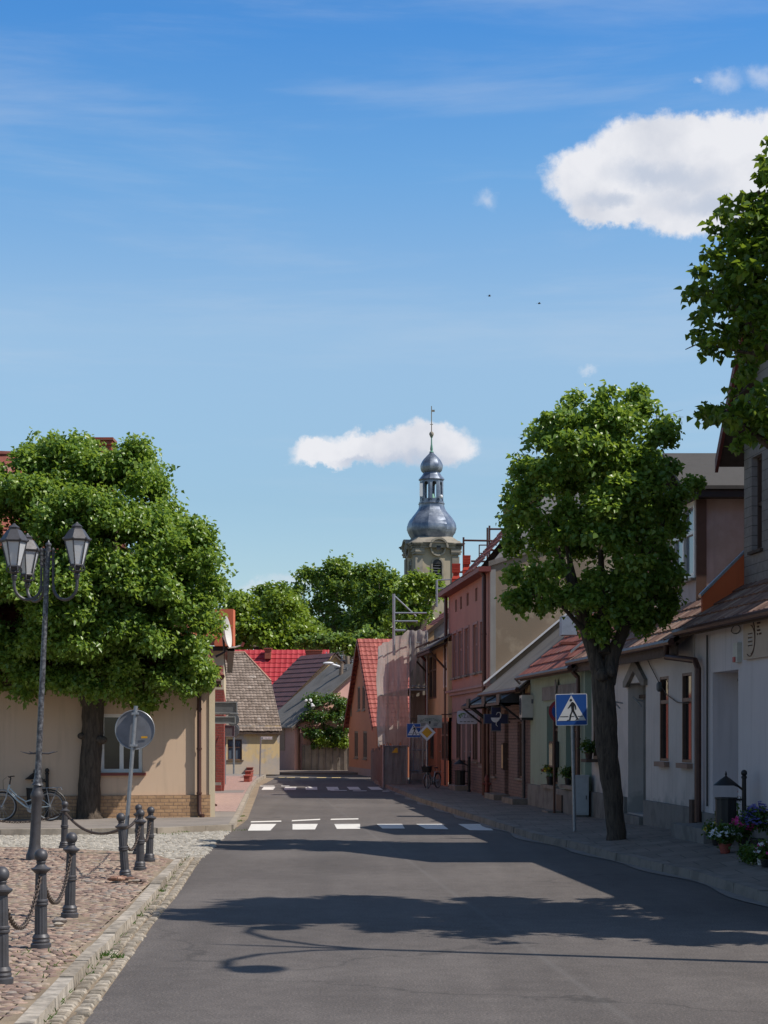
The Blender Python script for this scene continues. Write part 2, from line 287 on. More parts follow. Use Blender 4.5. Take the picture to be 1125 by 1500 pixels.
MT['kerb_stone'] = by_rnd('worn_kerb_stone', [(0, (.22, .185, .145)), (.4, (.31, .27, .22)), (.8, (.38, .335, .28)), (1, (.30, .29, .27))], .9, 9, .6, .8)
MT['kerb_dark'] = plaster('worn_granite_kerb', (.25, .215, .185), (.16, .14, .12), 3, amt=.8, fine=60)
MT['sand'] = plaster('sandy_joint', (.29, .225, .155), (.19, .145, .10), 2, amt=.8, fine=60, bs=.8)
MT['earth'] = plaster('ground_earth', (.16, .15, .10), (.09, .11, .05), .2, amt=.9)
MT['cobble'] = by_rnd('field_cobble', [(0, (.15, .105, .09)), (.3, (.26, .175, .14)), (.55, (.33, .235, .185)), (.8, (.37, .29, .22)), (1, (.24, .21, .19))], .8, 25, .6, .6)
MT['sett'] = by_rnd('granite_sett', [(0, (.18, .155, .12)), (.5, (.31, .265, .21)), (1, (.39, .345, .285))], .85, 30, .5, .5)
MT['sett_grey'] = by_rnd('grey_sett', [(0, (.26, .24, .205)), (.5, (.39, .36, .31)), (1, (.47, .44, .39))], .85, 30, .5, .5)
MT['roadpaint'] = plaster('road_paint', (.72, .70, .67), (.50, .48, .46), 7, amt=.55, fine=60, patch=(.55, .7))
MT['roadpaint_y'] = plaster('worn_yellow_paint', (.62, .48, .22), (.4, .33, .2), 7, amt=.5)
MT['lead'] = paint('tower_lead_sheet', (.135, .165, .225), .38, .5, .75, .9, col2=(.36, .40, .46), bs=.3)

# ---------------------------------------------------------------- mesh collector
class MB:
    def __init__(s): s.v = []; s.f = []; s.r = []; s.cur = 0.0
    def face(s, pts, r=None):
        i = len(s.v); s.v += [tuple(p) for p in pts]; s.f.append(tuple(range(i, i+len(pts)))); s.r.append(s.cur if r is None else r); return s
    def idx(s, verts, faces):
        i = len(s.v); s.v += [tuple(p) for p in verts]
        for q in faces: s.f.append(tuple(i+k for k in q)); s.r.append(s.cur)
        return s
    def hexa(s, q):                                # q: 8 corners, bottom ring then top ring
        return s.idx(q, [(3, 2, 1, 0), (4, 5, 6, 7), (0, 1, 5, 4), (1, 2, 6, 5), (2, 3, 7, 6), (3, 0, 4, 7)])
    def box(s, a, b):
        (x0, y0, z0), (x1, y1, z1) = a, b
        return s.hexa([(x0, y0, z0), (x1, y0, z0), (x1, y1, z0), (x0, y1, z0), (x0, y0, z1), (x1, y0, z1), (x1, y1, z1), (x0, y1, z1)])
    def fbox(s, fr, u0, u1, z0, z1, d0, d1):       # box in a front's own coordinates
        return s.hexa([fr.p(u0, z0, d0), fr.p(u1, z0, d0), fr.p(u1, z0, d1), fr.p(u0, z0, d1), fr.p(u0, z1, d0), fr.p(u1, z1, d0), fr.p(u1, z1, d1), fr.p(u0, z1, d1)])
    def prism(s, poly, ext):
        n = len(poly); a = [Vector(p) for p in poly]; e = Vector(ext); b = [p+e for p in a]
        s.idx(a+b, [tuple(range(n)), tuple(range(2*n-1, n-1, -1))]+[(i, (i+1) % n, n+(i+1) % n, n+i) for i in range(n)]); return s
    def tube(s, pts, r, n=8, cap=True):
        P = [Vector(p) for p in pts]; rr = r if isinstance(r, (list, tuple)) else [r]*len(P)
        vs = []; up = None
        for i, p in enumerate(P):
            d = (P[min(i+1, len(P)-1)]-P[max(i-1, 0)]).normalized()
            if up is None: up = d.orthogonal().normalized()
            up = (up-d*up.dot(d)).normalized() if (up-d*up.dot(d)).length > 1e-6 else d.orthogonal().normalized()
            w = d.cross(up)
            for k in range(n):
                an = 2*math.pi*k/n; vs.append(p+(up*math.cos(an)+w*math.sin(an))*rr[i])
        fs = [(i*n+k, i*n+(k+1) % n, (i+1)*n+(k+1) % n, (i+1)*n+k) for i in range(len(P)-1) for k in range(n)]
        if cap: fs += [tuple(range(n-1, -1, -1)), tuple(range((len(P)-1)*n, len(P)*n))]
        return s.idx(vs, fs)
    def lathe(s, c, prof, n=16, ax=Vector((0, 0, 1)), rot=0, ribs=None, sq=1):
        """prof: (radius, height) pairs about c along ax"""
        c = Vector(c); ax = Vector(ax).normalized(); u = ax.orthogonal().normalized()
        if abs(ax.z) > .9: u = (Vector((1, 0, 0))-ax*ax.x).normalized()
        w = ax.cross(u); vs = []
        for r, h in prof:
            for k in range(n):
                a = 2*math.pi*k/n+rot; q = r*(1 if not ribs else ribs(k)); vs.append(c+ax*h+(u*math.cos(a)+w*math.sin(a)*sq)*q)
        m_ = len(prof)
        fs = [(i*n+k, i*n+(k+1) % n, (i+1)*n+(k+1) % n, (i+1)*n+k) for i in range(m_-1) for k in range(n)]
        fs += [tuple(range(n-1, -1, -1)), tuple(range((m_-1)*n, m_*n))]
        return s.idx(vs, fs)
    def ball(s, c, r, n=12, m_=8, sc_=(1, 1, 1)):
        c = Vector(c); prof = []
        vs = []; fs = []
        for i in range(m_+1):
            th = math.pi*i/m_
            for k in range(n): ph = 2*math.pi*k/n; vs.append(c+Vector((r*sc_[0]*math.sin(th)*math.cos(ph), r*sc_[1]*math.sin(th)*math.sin(ph), -r*sc_[2]*math.cos(th))))
        fs = [(i*n+k, i*n+(k+1) % n, (i+1)*n+(k+1) % n, (i+1)*n+k) for i in range(m_) for k in range(n)]
        return s.idx(vs, fs)
    def build(s, name, mat_, parent=None, smooth=False, kind=None, angle=35):
        me = bpy.data.meshes.new(name); me.from_pydata(s.v, [], s.f); me.update()
        if any(s.r):
            a = me.attributes.new('rnd', 'FLOAT', 'FACE'); a.data.foreach_set('value', np.array(s.r, dtype=np.float32))
        mats = mat_ if isinstance(mat_, list) else [mat_]
        for q in mats: me.materials.append(MT[q] if isinstance(q, str) else q)
        o = bpy.data.objects.new(name, me); COL.objects.link(o)
        if smooth:
            me.polygons.foreach_set('use_smooth', [True]*len(me.polygons)); me.set_sharp_from_angle(angle=R(angle))
        if parent is not None: put(o, parent)
        if kind: o['kind'] = kind
        return o
MATW = {}
def world(o): return MATW.get(o.name, Matrix.Identity(4))
def put(o, parent):
    o.parent = parent; o.matrix_parent_inverse = world(parent).inverted()
def thing(name, label, cat, loc=(0, 0, 0), group=None):
    o = bpy.data.objects.new(name, None); COL.objects.link(o); o.location = loc; o.empty_display_size = .2
    MATW[o.name] = Matrix.Translation(Vector(loc)); tag(o, label, cat, group); return o
def tag(o, label, cat, group=None):
    o['label'] = label; o['category'] = cat
    if group: o['group'] = group
    return o
def struct(o): o['kind'] = 'structure'; return o
def kids(o): return [c for c in COL.objects if c.parent == o]
def dup(root, label=None, move=(0, 0, 0), rotz=0, scale=1, group=None):
    """a copy of a thing, its parts and sub-parts, moved to a new base point"""
    r = root.copy(); COL.objects.link(r); r.location = Vector(move); r.rotation_euler = (0, 0, rotz); r.scale = (scale,)*3
    if label: r['label'] = label
    if group: r['group'] = group
    for ch in kids(root):
        c_ = ch.copy(); COL.objects.link(c_); c_.parent = r
        for g in kids(ch):
            d = g.copy(); COL.objects.link(d); d.parent = c_
    return r
def text_mesh(txt, size, font_shear=0, ext=.002):
    cu = bpy.data.curves.new('t', 'FONT'); cu.body = txt; cu.size = size; cu.extrude = ext; cu.align_x = 'CENTER'; cu.align_y = 'CENTER'; cu.shear = font_shear
    o = bpy.data.objects.new('t', cu); COL.objects.link(o); dg = bpy.context.evaluated_depsgraph_get()
    me = bpy.data.meshes.new_from_object(o.evaluated_get(dg)); vs = [v.co.copy() for v in me.vertices]; fs = [tuple(p.vertices) for p in me.polygons]
    bpy.data.objects.remove(o); return vs, fs

# ---------------------------------------------------------------- walls, windows, roofs
def wall(mb, fr, u0, u1, z0, z1, holes=(), depth=.18, thick=0):
    us = sorted({u0, u1}|{h[i] for h in holes for i in (0, 1)}); zs = sorted({z0, z1}|{h[i] for h in holes for i in (2, 3)})
    for a, b_ in zip(us, us[1:]):
        for c_, d_ in zip(zs, zs[1:]):
            mu, mz = (a+b_)/2, (c_+d_)/2
            if any(h[0] < mu < h[1] and h[2] < mz < h[3] for h in holes): continue
            mb.face([fr.p(a, c_), fr.p(b_, c_), fr.p(b_, d_), fr.p(a, d_)])
    for h in holes:
        a, b_, c_, d_ = h[:4]; e = -(h[4] if len(h) > 4 else depth)
        mb.face([fr.p(a, c_), fr.p(a, d_), fr.p(a, d_, e), fr.p(a, c_, e)]); mb.face([fr.p(b_, c_), fr.p(b_, d_), fr.p(b_, d_, e), fr.p(b_, c_, e)])
        mb.face([fr.p(a, c_), fr.p(b_, c_), fr.p(b_, c_, e), fr.p(a, c_, e)]); mb.face([fr.p(a, d_), fr.p(b_, d_), fr.p(b_, d_, e), fr.p(a, d_, e)])
def window(fr, h, house, fmat='whiteframe', gmat='glass', depth=.16, fw=.06, mull=1, trans=.65, sill=None, sd_=.09, name='window'):
    a, b_, c_, d_ = h[:4]; e = -depth; f = MB(); fd = .05
    f.fbox(fr, a, a+fw, c_, d_, e-.01, e+fd); f.fbox(fr, b_-fw, b_, c_, d_, e-.01, e+fd)
    f.fbox(fr, a+fw, b_-fw, c_, c_+fw, e-.01, e+fd-.002); f.fbox(fr, a+fw, b_-fw, d_-fw, d_, e-.01, e+fd-.002)
    for k in range(mull):
        u = a+(b_-a)*(k+1)/(mull+1); f.fbox(fr, u-.04, u+.04, c_+fw, d_-fw, e-.012, e+fd+.004)
    if trans: zz = c_+(d_-c_)*trans; f.fbox(fr, a+fw, b_-fw, zz-.03, zz+.03, e-.013, e+fd-.004)
    w = f.build(name, fmat, house)
    MB().fbox(fr, a, b_, c_, d_, e-.06, e).build('pane', gmat, w)
    if sill: MB().fbox(fr, a-.06, b_+.06, c_-.05, c_-.004, -.02, sd_).build('sill', sill, w)
    return w
def door(fr, h, house, mat_='wood_dark', depth=.2, glass=True):
    a, b_, c_, d_ = h[:4]; e = -depth; f = MB()
    f.fbox(fr, a, b_, c_, d_, e-.05, e); 
    for k in range(2):
        for j in range(3):
            u0 = a+(b_-a)*(k*.5+.07); u1 = a+(b_-a)*(k*.5+.43); z0 = c_+(d_-c_)*(j*.32+.04); z1 = c_+(d_-c_)*(j*.32+.28)
            f.fbox(fr, u0, u1, z0, z1, e, e+.02)
    o = f.build('door', mat_, house)
    um = a+(b_-a)*.54
    MB().tube([fr.p(um, c_+1.02, e+.02), fr.p(um, c_+1.02, e+.07), fr.p(um+.12, c_+1.02, e+.07)], .012, 6).build('handle', 'galv', o); return o
def tiles(mb, O, Uv, Vv, Lu, Lv, tu=.22, tv=.33, amp=.018, step=.025, lim=None, seg=4, jit=.008):
    """overlapping wavy roof tiles on the plane O + u*Uv + v*Vv"""
    O = Vector(O); Uv = Vector(Uv).normalized(); Vv = Vector(Vv).normalized(); Nn = Uv.cross(Vv).normalized()
    if Nn.z < 0: Nn = -Nn
    rows = max(1, round(Lv/tv)); tv = Lv/rows
    for r_ in range(rows):
        v0, v1 = r_*tv, min((r_+1)*tv+.02, Lv); u0, u1 = (0, Lu) if lim is None else lim((v0+v1)/2)
        if u1-u0 < .05: continue
        off = (r_ % 2)*0; n = int((u1-u0)/tu)+1
        for k in range(n):
            a = u0+k*tu; b_ = min(a+tu, u1); j = random.uniform(-jit, jit)
            if b_-a < .02: continue
            lo, hi = [], []
            for q in range(seg+1):
                u = a+(b_-a)*q/seg; h = amp*(.5-.5*math.cos(2*math.pi*q/seg)) + (amp*.3 if q in (0, seg) else 0)
                lo.append(O+Uv*u+Vv*(v0+j)+Nn*(h+step+.02)); hi.append(O+Uv*u+Vv*v1+Nn*(h+.02))
            rr = random.random()*.98+.01
            for q in range(seg): mb.face([lo[q], lo[q+1], hi[q+1], hi[q]], rr)
            bl = [p-Nn*(step+amp*.6) for p in lo]
            for q in range(seg): mb.face([bl[q], bl[q+1], lo[q+1], lo[q]], rr*.6+.01)
def ring_post(mb, base, prof, n=14, tilt=(0, 0)):
    ax = Vector((math.sin(R(tilt[0])), math.sin(R(tilt[1])), 1)).normalized(); mb.lathe(base, prof, n, ax); return ax
# ================================================================ GROUND
def flat(name, pts, z, mat_, thick=.25, kind=True):
    mb = MB(); mb.prism([(p[0], p[1], z) for p in pts], (0, 0, -thick)); o = mb.build(name, mat_)
    if kind: struct(o)
    return o
MB().prism([(-1500, -60, -.3), (1500, -60, -.3), (1500, 2500, -.3), (-1500, 2500, -.3)], (0, 0, -.5)).build('ground', 'earth')['kind'] = 'structure'
def gx(l): return [(G(x, y).x, G(x, y).y) for x, y in l]
LE = [(-1.35, -12), (-1.72, 8)]+gx([(125.4, 1496.6), (201.7, 1388), (224.8, 1353), (259.5, 1311.7), (294, 1258.6), (305.7, 1247), (340, 1214.7), (356.5, 1205.4), (362.7, 1200), (377, 1162.7), (380, 1152), (402, 1140.5)])
RE = [(6.2, -12), (4.95, 10)]+gx([(1125, 1325), (1008, 1287), (898, 1261), (844, 1245), (786, 1233), (738.4, 1216.4), (668, 1194), (613.6, 1174.8), (568.8, 1155.6), (548, 1147)])
yE = G(400, 1138.4).y
# the road, then its far turning behind the scaffold
flat('road', LE+[(-4.9, yE), (-30, yE+3), (-30, yE+.2)][:1]+[(-5.2, yE+4.5), (14, yE+5.5), (14, yE-6), (1.0, yE-8.5)]+RE[::-1], 0, 'asphalt')
# far pavement in front of the fence and cottage
flat('far_pavement', [(-16, 74.5), (-5.2, 74.5), (-5.1, yE+4.7), (14, yE+5.7), (14, 110), (-16, 110)], .08, 'paving_brown')
# ---- east pavement: rises towards the house fronts at the near end
FW, FG = Front(7.35), Front(7.22)
def zf(Y):
    P = [(5, .45), (23, .42), (27.3, .34), (30, .27), (33, .2), (37, .14), (42, .12), (120, .12)]
    for (a, za), (b_, zb) in zip(P, P[1:]):
        if Y <= b_: return za+(zb-za)*max(0, (Y-a))/(b_-a)
    return .12
def lerp_edge(E, Y):
    for (xa, ya), (xb, yb) in zip(E, E[1:]):
        if ya <= Y <= yb: return xa+(xb-xa)*(Y-ya)/(yb-ya)
    return E[-1][0] if Y > E[-1][1] else E[0][0]
mb = MB(); Ys = [-10+i*1.0 for i in range(76)]; prev = None
for Y in Ys:
    e = lerp_edge(RE, Y)+.15; f_ = 8.2+VS*Y; row = [Vector((e+(f_-e)*k/6, Y, .118+(zf(Y)-.118)*(k/6 if k < 6 else 1))) for k in range(7)]+[Vector((f_+.05, Y, -.3))]
    if prev:
        for k in range(7): mb.face([prev[k], prev[k+1], row[k+1], row[k]])
    prev = row
pv = mb.build('pavement', 'slabs'); struct(pv)
pvm = pv.data
def ez(X, Y):
    """height of the east pavement"""
    e = lerp_edge(RE, Y)+.15; f_ = 8.2+VS*Y; return .118+(zf(Y)-.118)*min(1, max(0, (X-e)/(f_-e)))
mb = MB(); mb.cur = .3
Y = 6.0
while Y < 65:
    L = 1.0; xa, xb = lerp_edge(RE, Y), lerp_edge(RE, Y+L); j = random.uniform(-.012, .012); z = .12+random.uniform(-.006, .006)
    mb.hexa([(xa+j-.02, Y+.008, -.1), (xa+.16+j, Y+.008, -.1), (xb+.16+j, Y+L-.008, -.1), (xb+j-.02, Y+L-.008, -.1), (xa+.0+j, Y+.008, z), (xa+.16+j, Y+.008, z+.004), (xb+.16+j, Y+L-.008, z+.004), (xb+.0+j, Y+L-.008, z)])
    Y += L
struct(mb.build('kerb', 'kerb_dark'))
# dusty gutter line along the east kerb
mb = MB()
for Y in [i*.5 for i in range(16, 126)]:
    a, c_ = lerp_edge(RE, Y), lerp_edge(RE, Y+.5)
    w0, w1 = .12+.08*math.sin(Y*1.7), .12+.08*math.sin((Y+.5)*1.7)
    mb.face([(a-w0, Y, .009), (a+.01, Y, .009), (c_+.01, Y+.5, .009), (c_-w1, Y+.5, .009)])
struct(mb.build('gutter_dust', 'paving'))
# ---- west side: paved island in field cobbles, its kerb, the sett gutter, the sett lane, the pavement at the houses
KI = [(-1.75, -5), (-1.98, 6)]+gx([(35.6, 1498), (100, 1429.6), (188, 1339.5), (229, 1291), (258, 1262.5)])
KO = [(-1.60, -5), (-1.84, 6)]+gx([(71, 1494), (118.5, 1436.5), (165, 1386), (222.5, 1323), (273, 1256.5)])
IB = [(G(x, y, .05).x, G(x, y, .05).y) for x, y in [(258, 1259), (229, 1250.5), (169, 1245.5), (100, 1241.5), (0, 1239), (-160, 1238)]]
flat('island_base', [(-14, -5)]+KI+IB+[(-14, IB[-1][1])], .035, 'sand')
def inpoly(x, y, P):
    r_ = False; j = len(P)-1
    for i in range(len(P)):
        if (P[i][1] > y) != (P[j][1] > y) and x < (P[j][0]-P[i][0])*(y-P[i][1])/(P[j][1]-P[i][1])+P[i][0]: r_ = not r_
        j = i
    return r_
def stone(mb, cx, cy, z0, pts, h, dome):
    """a worn stone: outline pts about its centre, bevelled and domed"""
    n = len(pts); rr = random.random()*.98+.01; mb.cur = rr; tx, ty = random.uniform(-.04, .04), random.uniform(-.04, .04)
    vs = [(cx+x, cy+y, z0) for x, y in pts]+[(cx+x*.96, cy+y*.96, z0+h*.6+x*tx+y*ty) for x, y in pts]+[(cx+x*.72, cy+y*.72, z0+h+x*tx+y*ty) for x, y in pts]+[(cx, cy, z0+h+dome)]
    fs = [(i, (i+1) % n, n+(i+1) % n, n+i) for i in range(n)]+[(n+i, n+(i+1) % n, 2*n+(i+1) % n, 2*n+i) for i in range(n)]+[(2*n+i, 2*n+(i+1) % n, 3*n) for i in range(n)]
    mb.idx(vs, fs)
isl = [(-9, 9)]+[p for p in KI if p[1] > 9]+IB+[(-9, IB[-1][1])]
mb = MB(); s_ = .098; row = 0; y = 10.2
while y < 27.5:
    x = -9+(row % 2)*s_/2
    while x < -2:
        px_, py_ = x+random.uniform(-.02, .02), y+random.uniform(-.02, .02)
        if x/y > -.235 and inpoly(px_, py_, isl) and inpoly(px_+.07, py_, isl):
            n = random.choice((6, 7)); ph = random.random()*6; el = random.uniform(.85, 1.15)
            pts = [(math.cos(ph+6.283*k/n)*s_*.50*el*random.uniform(.86, 1.06), math.sin(ph+6.283*k/n)*s_*.48/el*random.uniform(.86, 1.06)) for k in range(n)]
            und = .008*math.sin(px_*2.1+py_)+.006*math.sin(py_*3.3)
            stone(mb, px_, py_, .0325+und*.5, pts, (.011+random.uniform(-.006, .005)) if random.random() > .10 else .002, .004)
        x += s_
    y += s_*.86; row += 1
cob = mb.build('cobbled_island', 'cobble', smooth=True, angle=50); struct(cob)
def kerbrun(name, A, B, L, z, mat_):
    """kerb stones between an inner and an outer line"""
    mb = MB(); y0 = max(A[0][1], B[0][1]); y1 = min(A[-1][1], B[-1][1]); y = y0
    while y < y1-.05:
        e = min(y+L*random.uniform(.85, 1.1), y1); j = random.uniform(-.012, .008); q = random.uniform(.006, .014); mb.cur = random.random()*.98+.01
        c_ = [(lerp_edge(A, y), y+q), (lerp_edge(B, y), y+q), (lerp_edge(B, e), e-q), (lerp_edge(A, e), e-q)]
        mb.hexa([(p[0], p[1], -.15) for p in c_]+[(p[0]+(.012 if k in (0, 3) else -.012), p[1], z+j) for k, p in enumerate(c_)]); y = e
    return struct(mb.build(name, mat_))
kerbrun('kerb_island', KI, KO, 1.0, .075, 'kerb_stone')
# sett rows in the gutter between kerb and asphalt
def edgeL(Y): return lerp_edge(LE, Y)
mb = MB(); mb2 = MB()
y = 7.0
while y < 26.3:
    a, c_ = lerp_edge(KO, y), edgeL(y); n = max(2, round((c_-a)/.10)); w = (c_-a)/n
    for k in range(n):
        hl = .037+random.uniform(-.005, .004); hw = w*.44*random.uniform(.85, 1.02); ox = random.uniform(-.006, .006) + (random.uniform(-.012, .02) if k == n-1 else 0)
        cx = a+w*(k+.5)+ox; cy = y+random.uniform(-.010, .010)+.014*math.sin(k*2.4+y)
        pts = [(-hw, -hl), (hw*.9, -hl*1.03), (hw, hl*.95), (-hw*.96, hl)]
        stone(mb, cx, cy, -.02, [(p[0]+random.uniform(-.005, .005), p[1]+random.uniform(-.004, .004)) for p in pts], .035+random.uniform(-.004, .006), .004)
    y += .092
struct(mb.build('gutter_setts', 'sett', smooth=True, angle=45))
flat('gutter_base', [(p[0]+.02, p[1]) for p in KO]+[(LE[i][0]-.0, LE[i][1]) for i in range(6, -1, -1)], -.003, 'sand', .2)
# sett lane leading off west between island and pavement
PK = [(G(x, y, .03).x, G(x, y, .03).y) for x, y in [(338, 1215.5), (300, 1217), (229, 1220.5)]]+[(G(x, y, 0).x, G(x, y, 0).y) for x, y in [(134, 1224), (0, 1225), (-300, 1226)]]
lane = [(p[0], p[1]) for p in IB]+[(-16, IB[-1][1]), (-16, PK[-1][1])]+PK[::-1]+[(LE[8][0], LE[8][1]), (LE[7][0], LE[7][1]), (LE[6][0], LE[6][1]), KO[-1]]
flat('lane_base', lane, .004, 'sand', .2)
mb = MB(); y = 24.8; 
while y < 34.6:
    x = -9.5
    while x < -2.2:
        w = random.uniform(.085, .115); cx = x+w/2; sk = .012*math.sin(x*5)+.03*(x+3)
        cy = y-.25*(x+3)*.35+sk
        if cx/cy > -.235 and inpoly(cx, cy, lane) and inpoly(cx, cy-.04, lane) and inpoly(cx, cy+.04, lane):
            stone(mb, cx, cy, -.012, [(-w*.46, -.043), (w*.46, -.043), (w*.45, .043), (-w*.46, .042)], .034+random.uniform(-.004, .004), .003)
        x += w+.008
    y += .105
struct(mb.build('lane_setts', 'sett_grey', smooth=True, angle=45))
# pavement in front of the beige house, turning north along the road
P1 = PK[::-1]
pn = gx([(349, 1199), (366, 1160), (374, 1148), (388, 1139)])
pave = [(-16, P1[0][1])]+P1+pn+[(-6.2, yE+1), (-16, yE+1)]
flat('west_pavement', pave, .115, 'paving', .3)
flat('pink_pavement', gx([(300, 1196), (345, 1196.5), (363, 1160), (371, 1148), (377, 1141)])+[(-9, 73), (-9, G(300, 1196).y)], .119, 'pavingpink', .05)
flat('grey_pavement_band', gx([(300, 1168), (356, 1167), (359, 1163), (300, 1163.5)]), .123, 'paving', .05)
mb = MB()
for (a, c_) in zip(P1, P1[1:]):                       # kerb stones along the lane
    A, B = Vector((a[0], a[1], 0)), Vector((c_[0], c_[1], 0)); L = (B-A).length; n = max(1, int(L)); d = (B-A)/n; nn = Vector((d.y, -d.x, 0)).normalized()*.03
    for k in range(n):
        p, q = A+d*(k+.006), A+d*(k+.994); up = Vector((0, 0, .125)); bk = -nn*4
        mb.hexa([p+nn-up, q+nn-up, q+bk-up, p+bk-up, p+nn+up, q+nn+up, q+bk+up, p+bk+up])
PE = [(p[0], p[1]) for p in [P1[-1]]+pn]
for (a, c_) in zip(PE, PE[1:]):
    A, B = Vector((a[0], a[1], 0)), Vector((c_[0], c_[1], 0)); L = (B-A).length; n = max(1, int(L)); d = (B-A)/n; nn = Vector((d.y, -d.x, 0)).normalized()*.05
    for k in range(n):
        p, q = A+d*(k+.006), A+d*(k+.994); up = Vector((0, 0, .125)); mb.hexa([p+nn-up, q+nn-up, q-nn-up, p-nn-up, p+nn+up, q+nn+up, q-nn+up, p-nn+up])
struct(mb.build('pavement_kerb', 'kerb'))
flat('verge', [P1[-1]]+[(p[0]+.04, p[1]) for p in pn]+[(LE[i][0], LE[i][1]) for i in range(13, 8, -1)], .006, 'sand', .2)
# weeds in joints
def weeds(name, spots, mat_='leaf_bush'):
    mb = MB()
    for (x, y, z, r_, n) in spots:
        for _ in range(int(n*.45)):
            a = random.random()*6.28; q = r_*math.sqrt(random.random()); bx, by = x+q*math.cos(a), y+q*math.sin(a); h = random.uniform(.012, .035); t_ = random.uniform(-.03, .03); w = .006
            mb.cur = random.random()*.98+.01
            mb.face([(bx-w, by, z), (bx+w, by, z), (bx+t_+w*.3, by+t_, z+h), (bx+t_-w*.3, by+t_, z+h)])
    o = mb.build(name, mat_); o['kind'] = 'stuff'; return o
sp = []
for x, y, z, r_, n in [(172, 1403, .02, .06, 60), (152, 1400, .02, .05, 40), (235, 1306, .02, .07, 60), (347, 1203, .05, .16, 160), (353, 1196, .05, .15, 100), (340, 1216, .03, .3, 50), (205, 1342, .02, .04, 30), (250, 1222, .03, .25, 40), (258, 1219, .03, .2, 30), (160, 1400, .02, .05, 30), (268, 1219, .05, .12, 30), (70, 1400, .05, .5, 60), (60, 1420, .05, .5, 60), (500, 1140, 0, .2, 4)]:
    p = G(x, y, z); sp.append((p.x, p.y, z, r_, n))
for _ in range(70):
    Y = random.uniform(8, 26); sp.append((lerp_edge(KO, Y)+random.uniform(0, .03), Y, .008, .03, 6))
weeds('weeds', sp)
# ---- painted crossings
mb = MB()
def stripe(x0, x1, y0, y1, sk0=0, sk1=0):
    mb.face([tuple(G(x0, y1, .004)), tuple(G(x1, y1, .004)), tuple(G(x1+sk1, y0, .004)), tuple(G(x0+sk0, y0, .004))])
for (a, c_) in [((363, 1216.7), (396, 1216.5)), ((428.5, 1215.2), (461.5, 1214.9)), ((493.5, 1214.2), (527.5, 1214)), ((560, 1213.6), (593, 1213.6)), ((623.5, 1214), (657, 1214.6)), ((688, 1216), (723, 1216.3))]:
    dx = (562-a[0])/135*9*.25*.3; sk = {363: 5, 428.5: 0, 493.5: -4, 560: -8, 623.5: -14, 688: -17}[a[0]]
    mb.face([tuple(G(a[0], a[1], .004)), tuple(G(c_[0], c_[1], .004)), tuple(G(c_[0]+sk+4, 1206.8, .004)), tuple(G(a[0]+sk, 1207, .004))])
for x0, x1, ya, yb in [(367, 412, 1204.6, 1203.6), (427, 469, 1203, 1201), (484, 525, 1201, 1200.2)]:
    mb.face([tuple(G(x0, ya, .004)), tuple(G(x1, yb, .004)), tuple(G(x1, yb-1.6, .004)), tuple(G(x0+1, ya-1.6, .004))])
for x0 in (383, 416, 448, 480, 512, 544):
    sk = (440-x0)*.06
    mb.face([tuple(G(x0, 1156.8, .004)), tuple(G(x0+17, 1156.8, .004)), tuple(G(x0+17+sk, 1152.6, .004)), tuple(G(x0+sk, 1152.6, .004))])
for x0, x1, y in [(381, 402, 1151.8), (412, 424, 1151.6), (484, 508, 1158.2), (480, 490, 1157.6), (517, 537, 1158.8), (560, 571, 1159.2)]:
    mb.face([tuple(G(x0, y, .004)), tuple(G(x1, y, .004)), tuple(G(x1, y-.8, .004)), tuple(G(x0, y-.8, .004))])
struct(mb.build('crossing_markings', 'roadpaint'))
mb = MB()
for x0, x1 in [(408, 417), (420, 432), (440, 452), (464, 478), (486, 499)]:
    mb.face([tuple(G(x0, 1139.4, .004)), tuple(G(x1, 1139.4, .004)), tuple(G(x1, 1138.6, .004)), tuple(G(x0, 1138.6, .004))])
struct(mb.build('edge_line', 'roadpaint_y'))

# ================================================================ BOLLARDS AND CHAINS
BOL = {}
def bollard(key, x, y, label, h=.78, tilt=(0, 0), z=.055, grp='black bollards joined by chains round the cobbled island'):
    b_ = G(x, y, z); k = h/.78; t = thing('bollard', label, 'bollard', b_, grp)
    flute = lambda i: 1.0 if i % 2 else .90
    mb = MB(); ax = ring_post(mb, b_, [(.066, .07*k), (.058, .09*k), (.053, .12*k), (.050, .36*k), (.047, .58*k)], 28, tilt)
    mb.v = []; mb.f = []; mb.r = []
    mb.lathe(b_, [(.052, .10*k), (.050, .36*k), (.045, .60*k)], 28, ax, ribs=flute)
    mb.build('shaft', 'darkmetal', t, True, angle=60)
    mb = MB(); mb.lathe(b_, [(.085, -.02), (.085, .02*k), (.070, .03*k), (.074, .045*k), (.068, .06*k), (.072, .075*k), (.056, .10*k)], 20, ax); mb.build('base', 'darkmetal', t, True)
    mb = MB(); mb.lathe(b_, [(.052, .33*k), (.060, .338*k), (.060, .35*k), (.053, .356*k), (.060, .362*k), (.060, .375*k), (.051, .383*k)], 20, ax); mb.build('collar', 'darkmetal', t, True)
    mb = MB(); mb.lathe(b_, [(.045, .59*k), (.060, .605*k), (.078, .62*k), (.080, .632*k), (.055, .642*k), (.034, .665*k), (.040, .685*k), (.026, .70*k)], 20, ax); mb.build('cap', 'darkmetal', t, True)
    mb = MB(); mb.ball(b_+ax*.735*k, .056*k**.5, 20, 12); mb.build('ball', 'darkmetal', t, True, angle=80)
    BOL[key] = b_+ax*.60*k; return t
bollard('A', 2, 1437, 'bollard cut by the left picture edge, nearest of all', .80)
bollard('B', 60, 1386, 'fluted bollard joined by chains to both its near and far neighbour', .79)
bollard('C', 102, 1341, 'fluted bollard standing alone beside two loose pink stones', .79, (1.5, 0))
bollard('D', 184, 1286, 'leaning bollard with broken masonry round its foot', .78, (-4.5, 0))
bollard('E', 205, 1272.5, 'bollard just right of the leaning one, three hanging chains near it', .76, (0.6, 0))
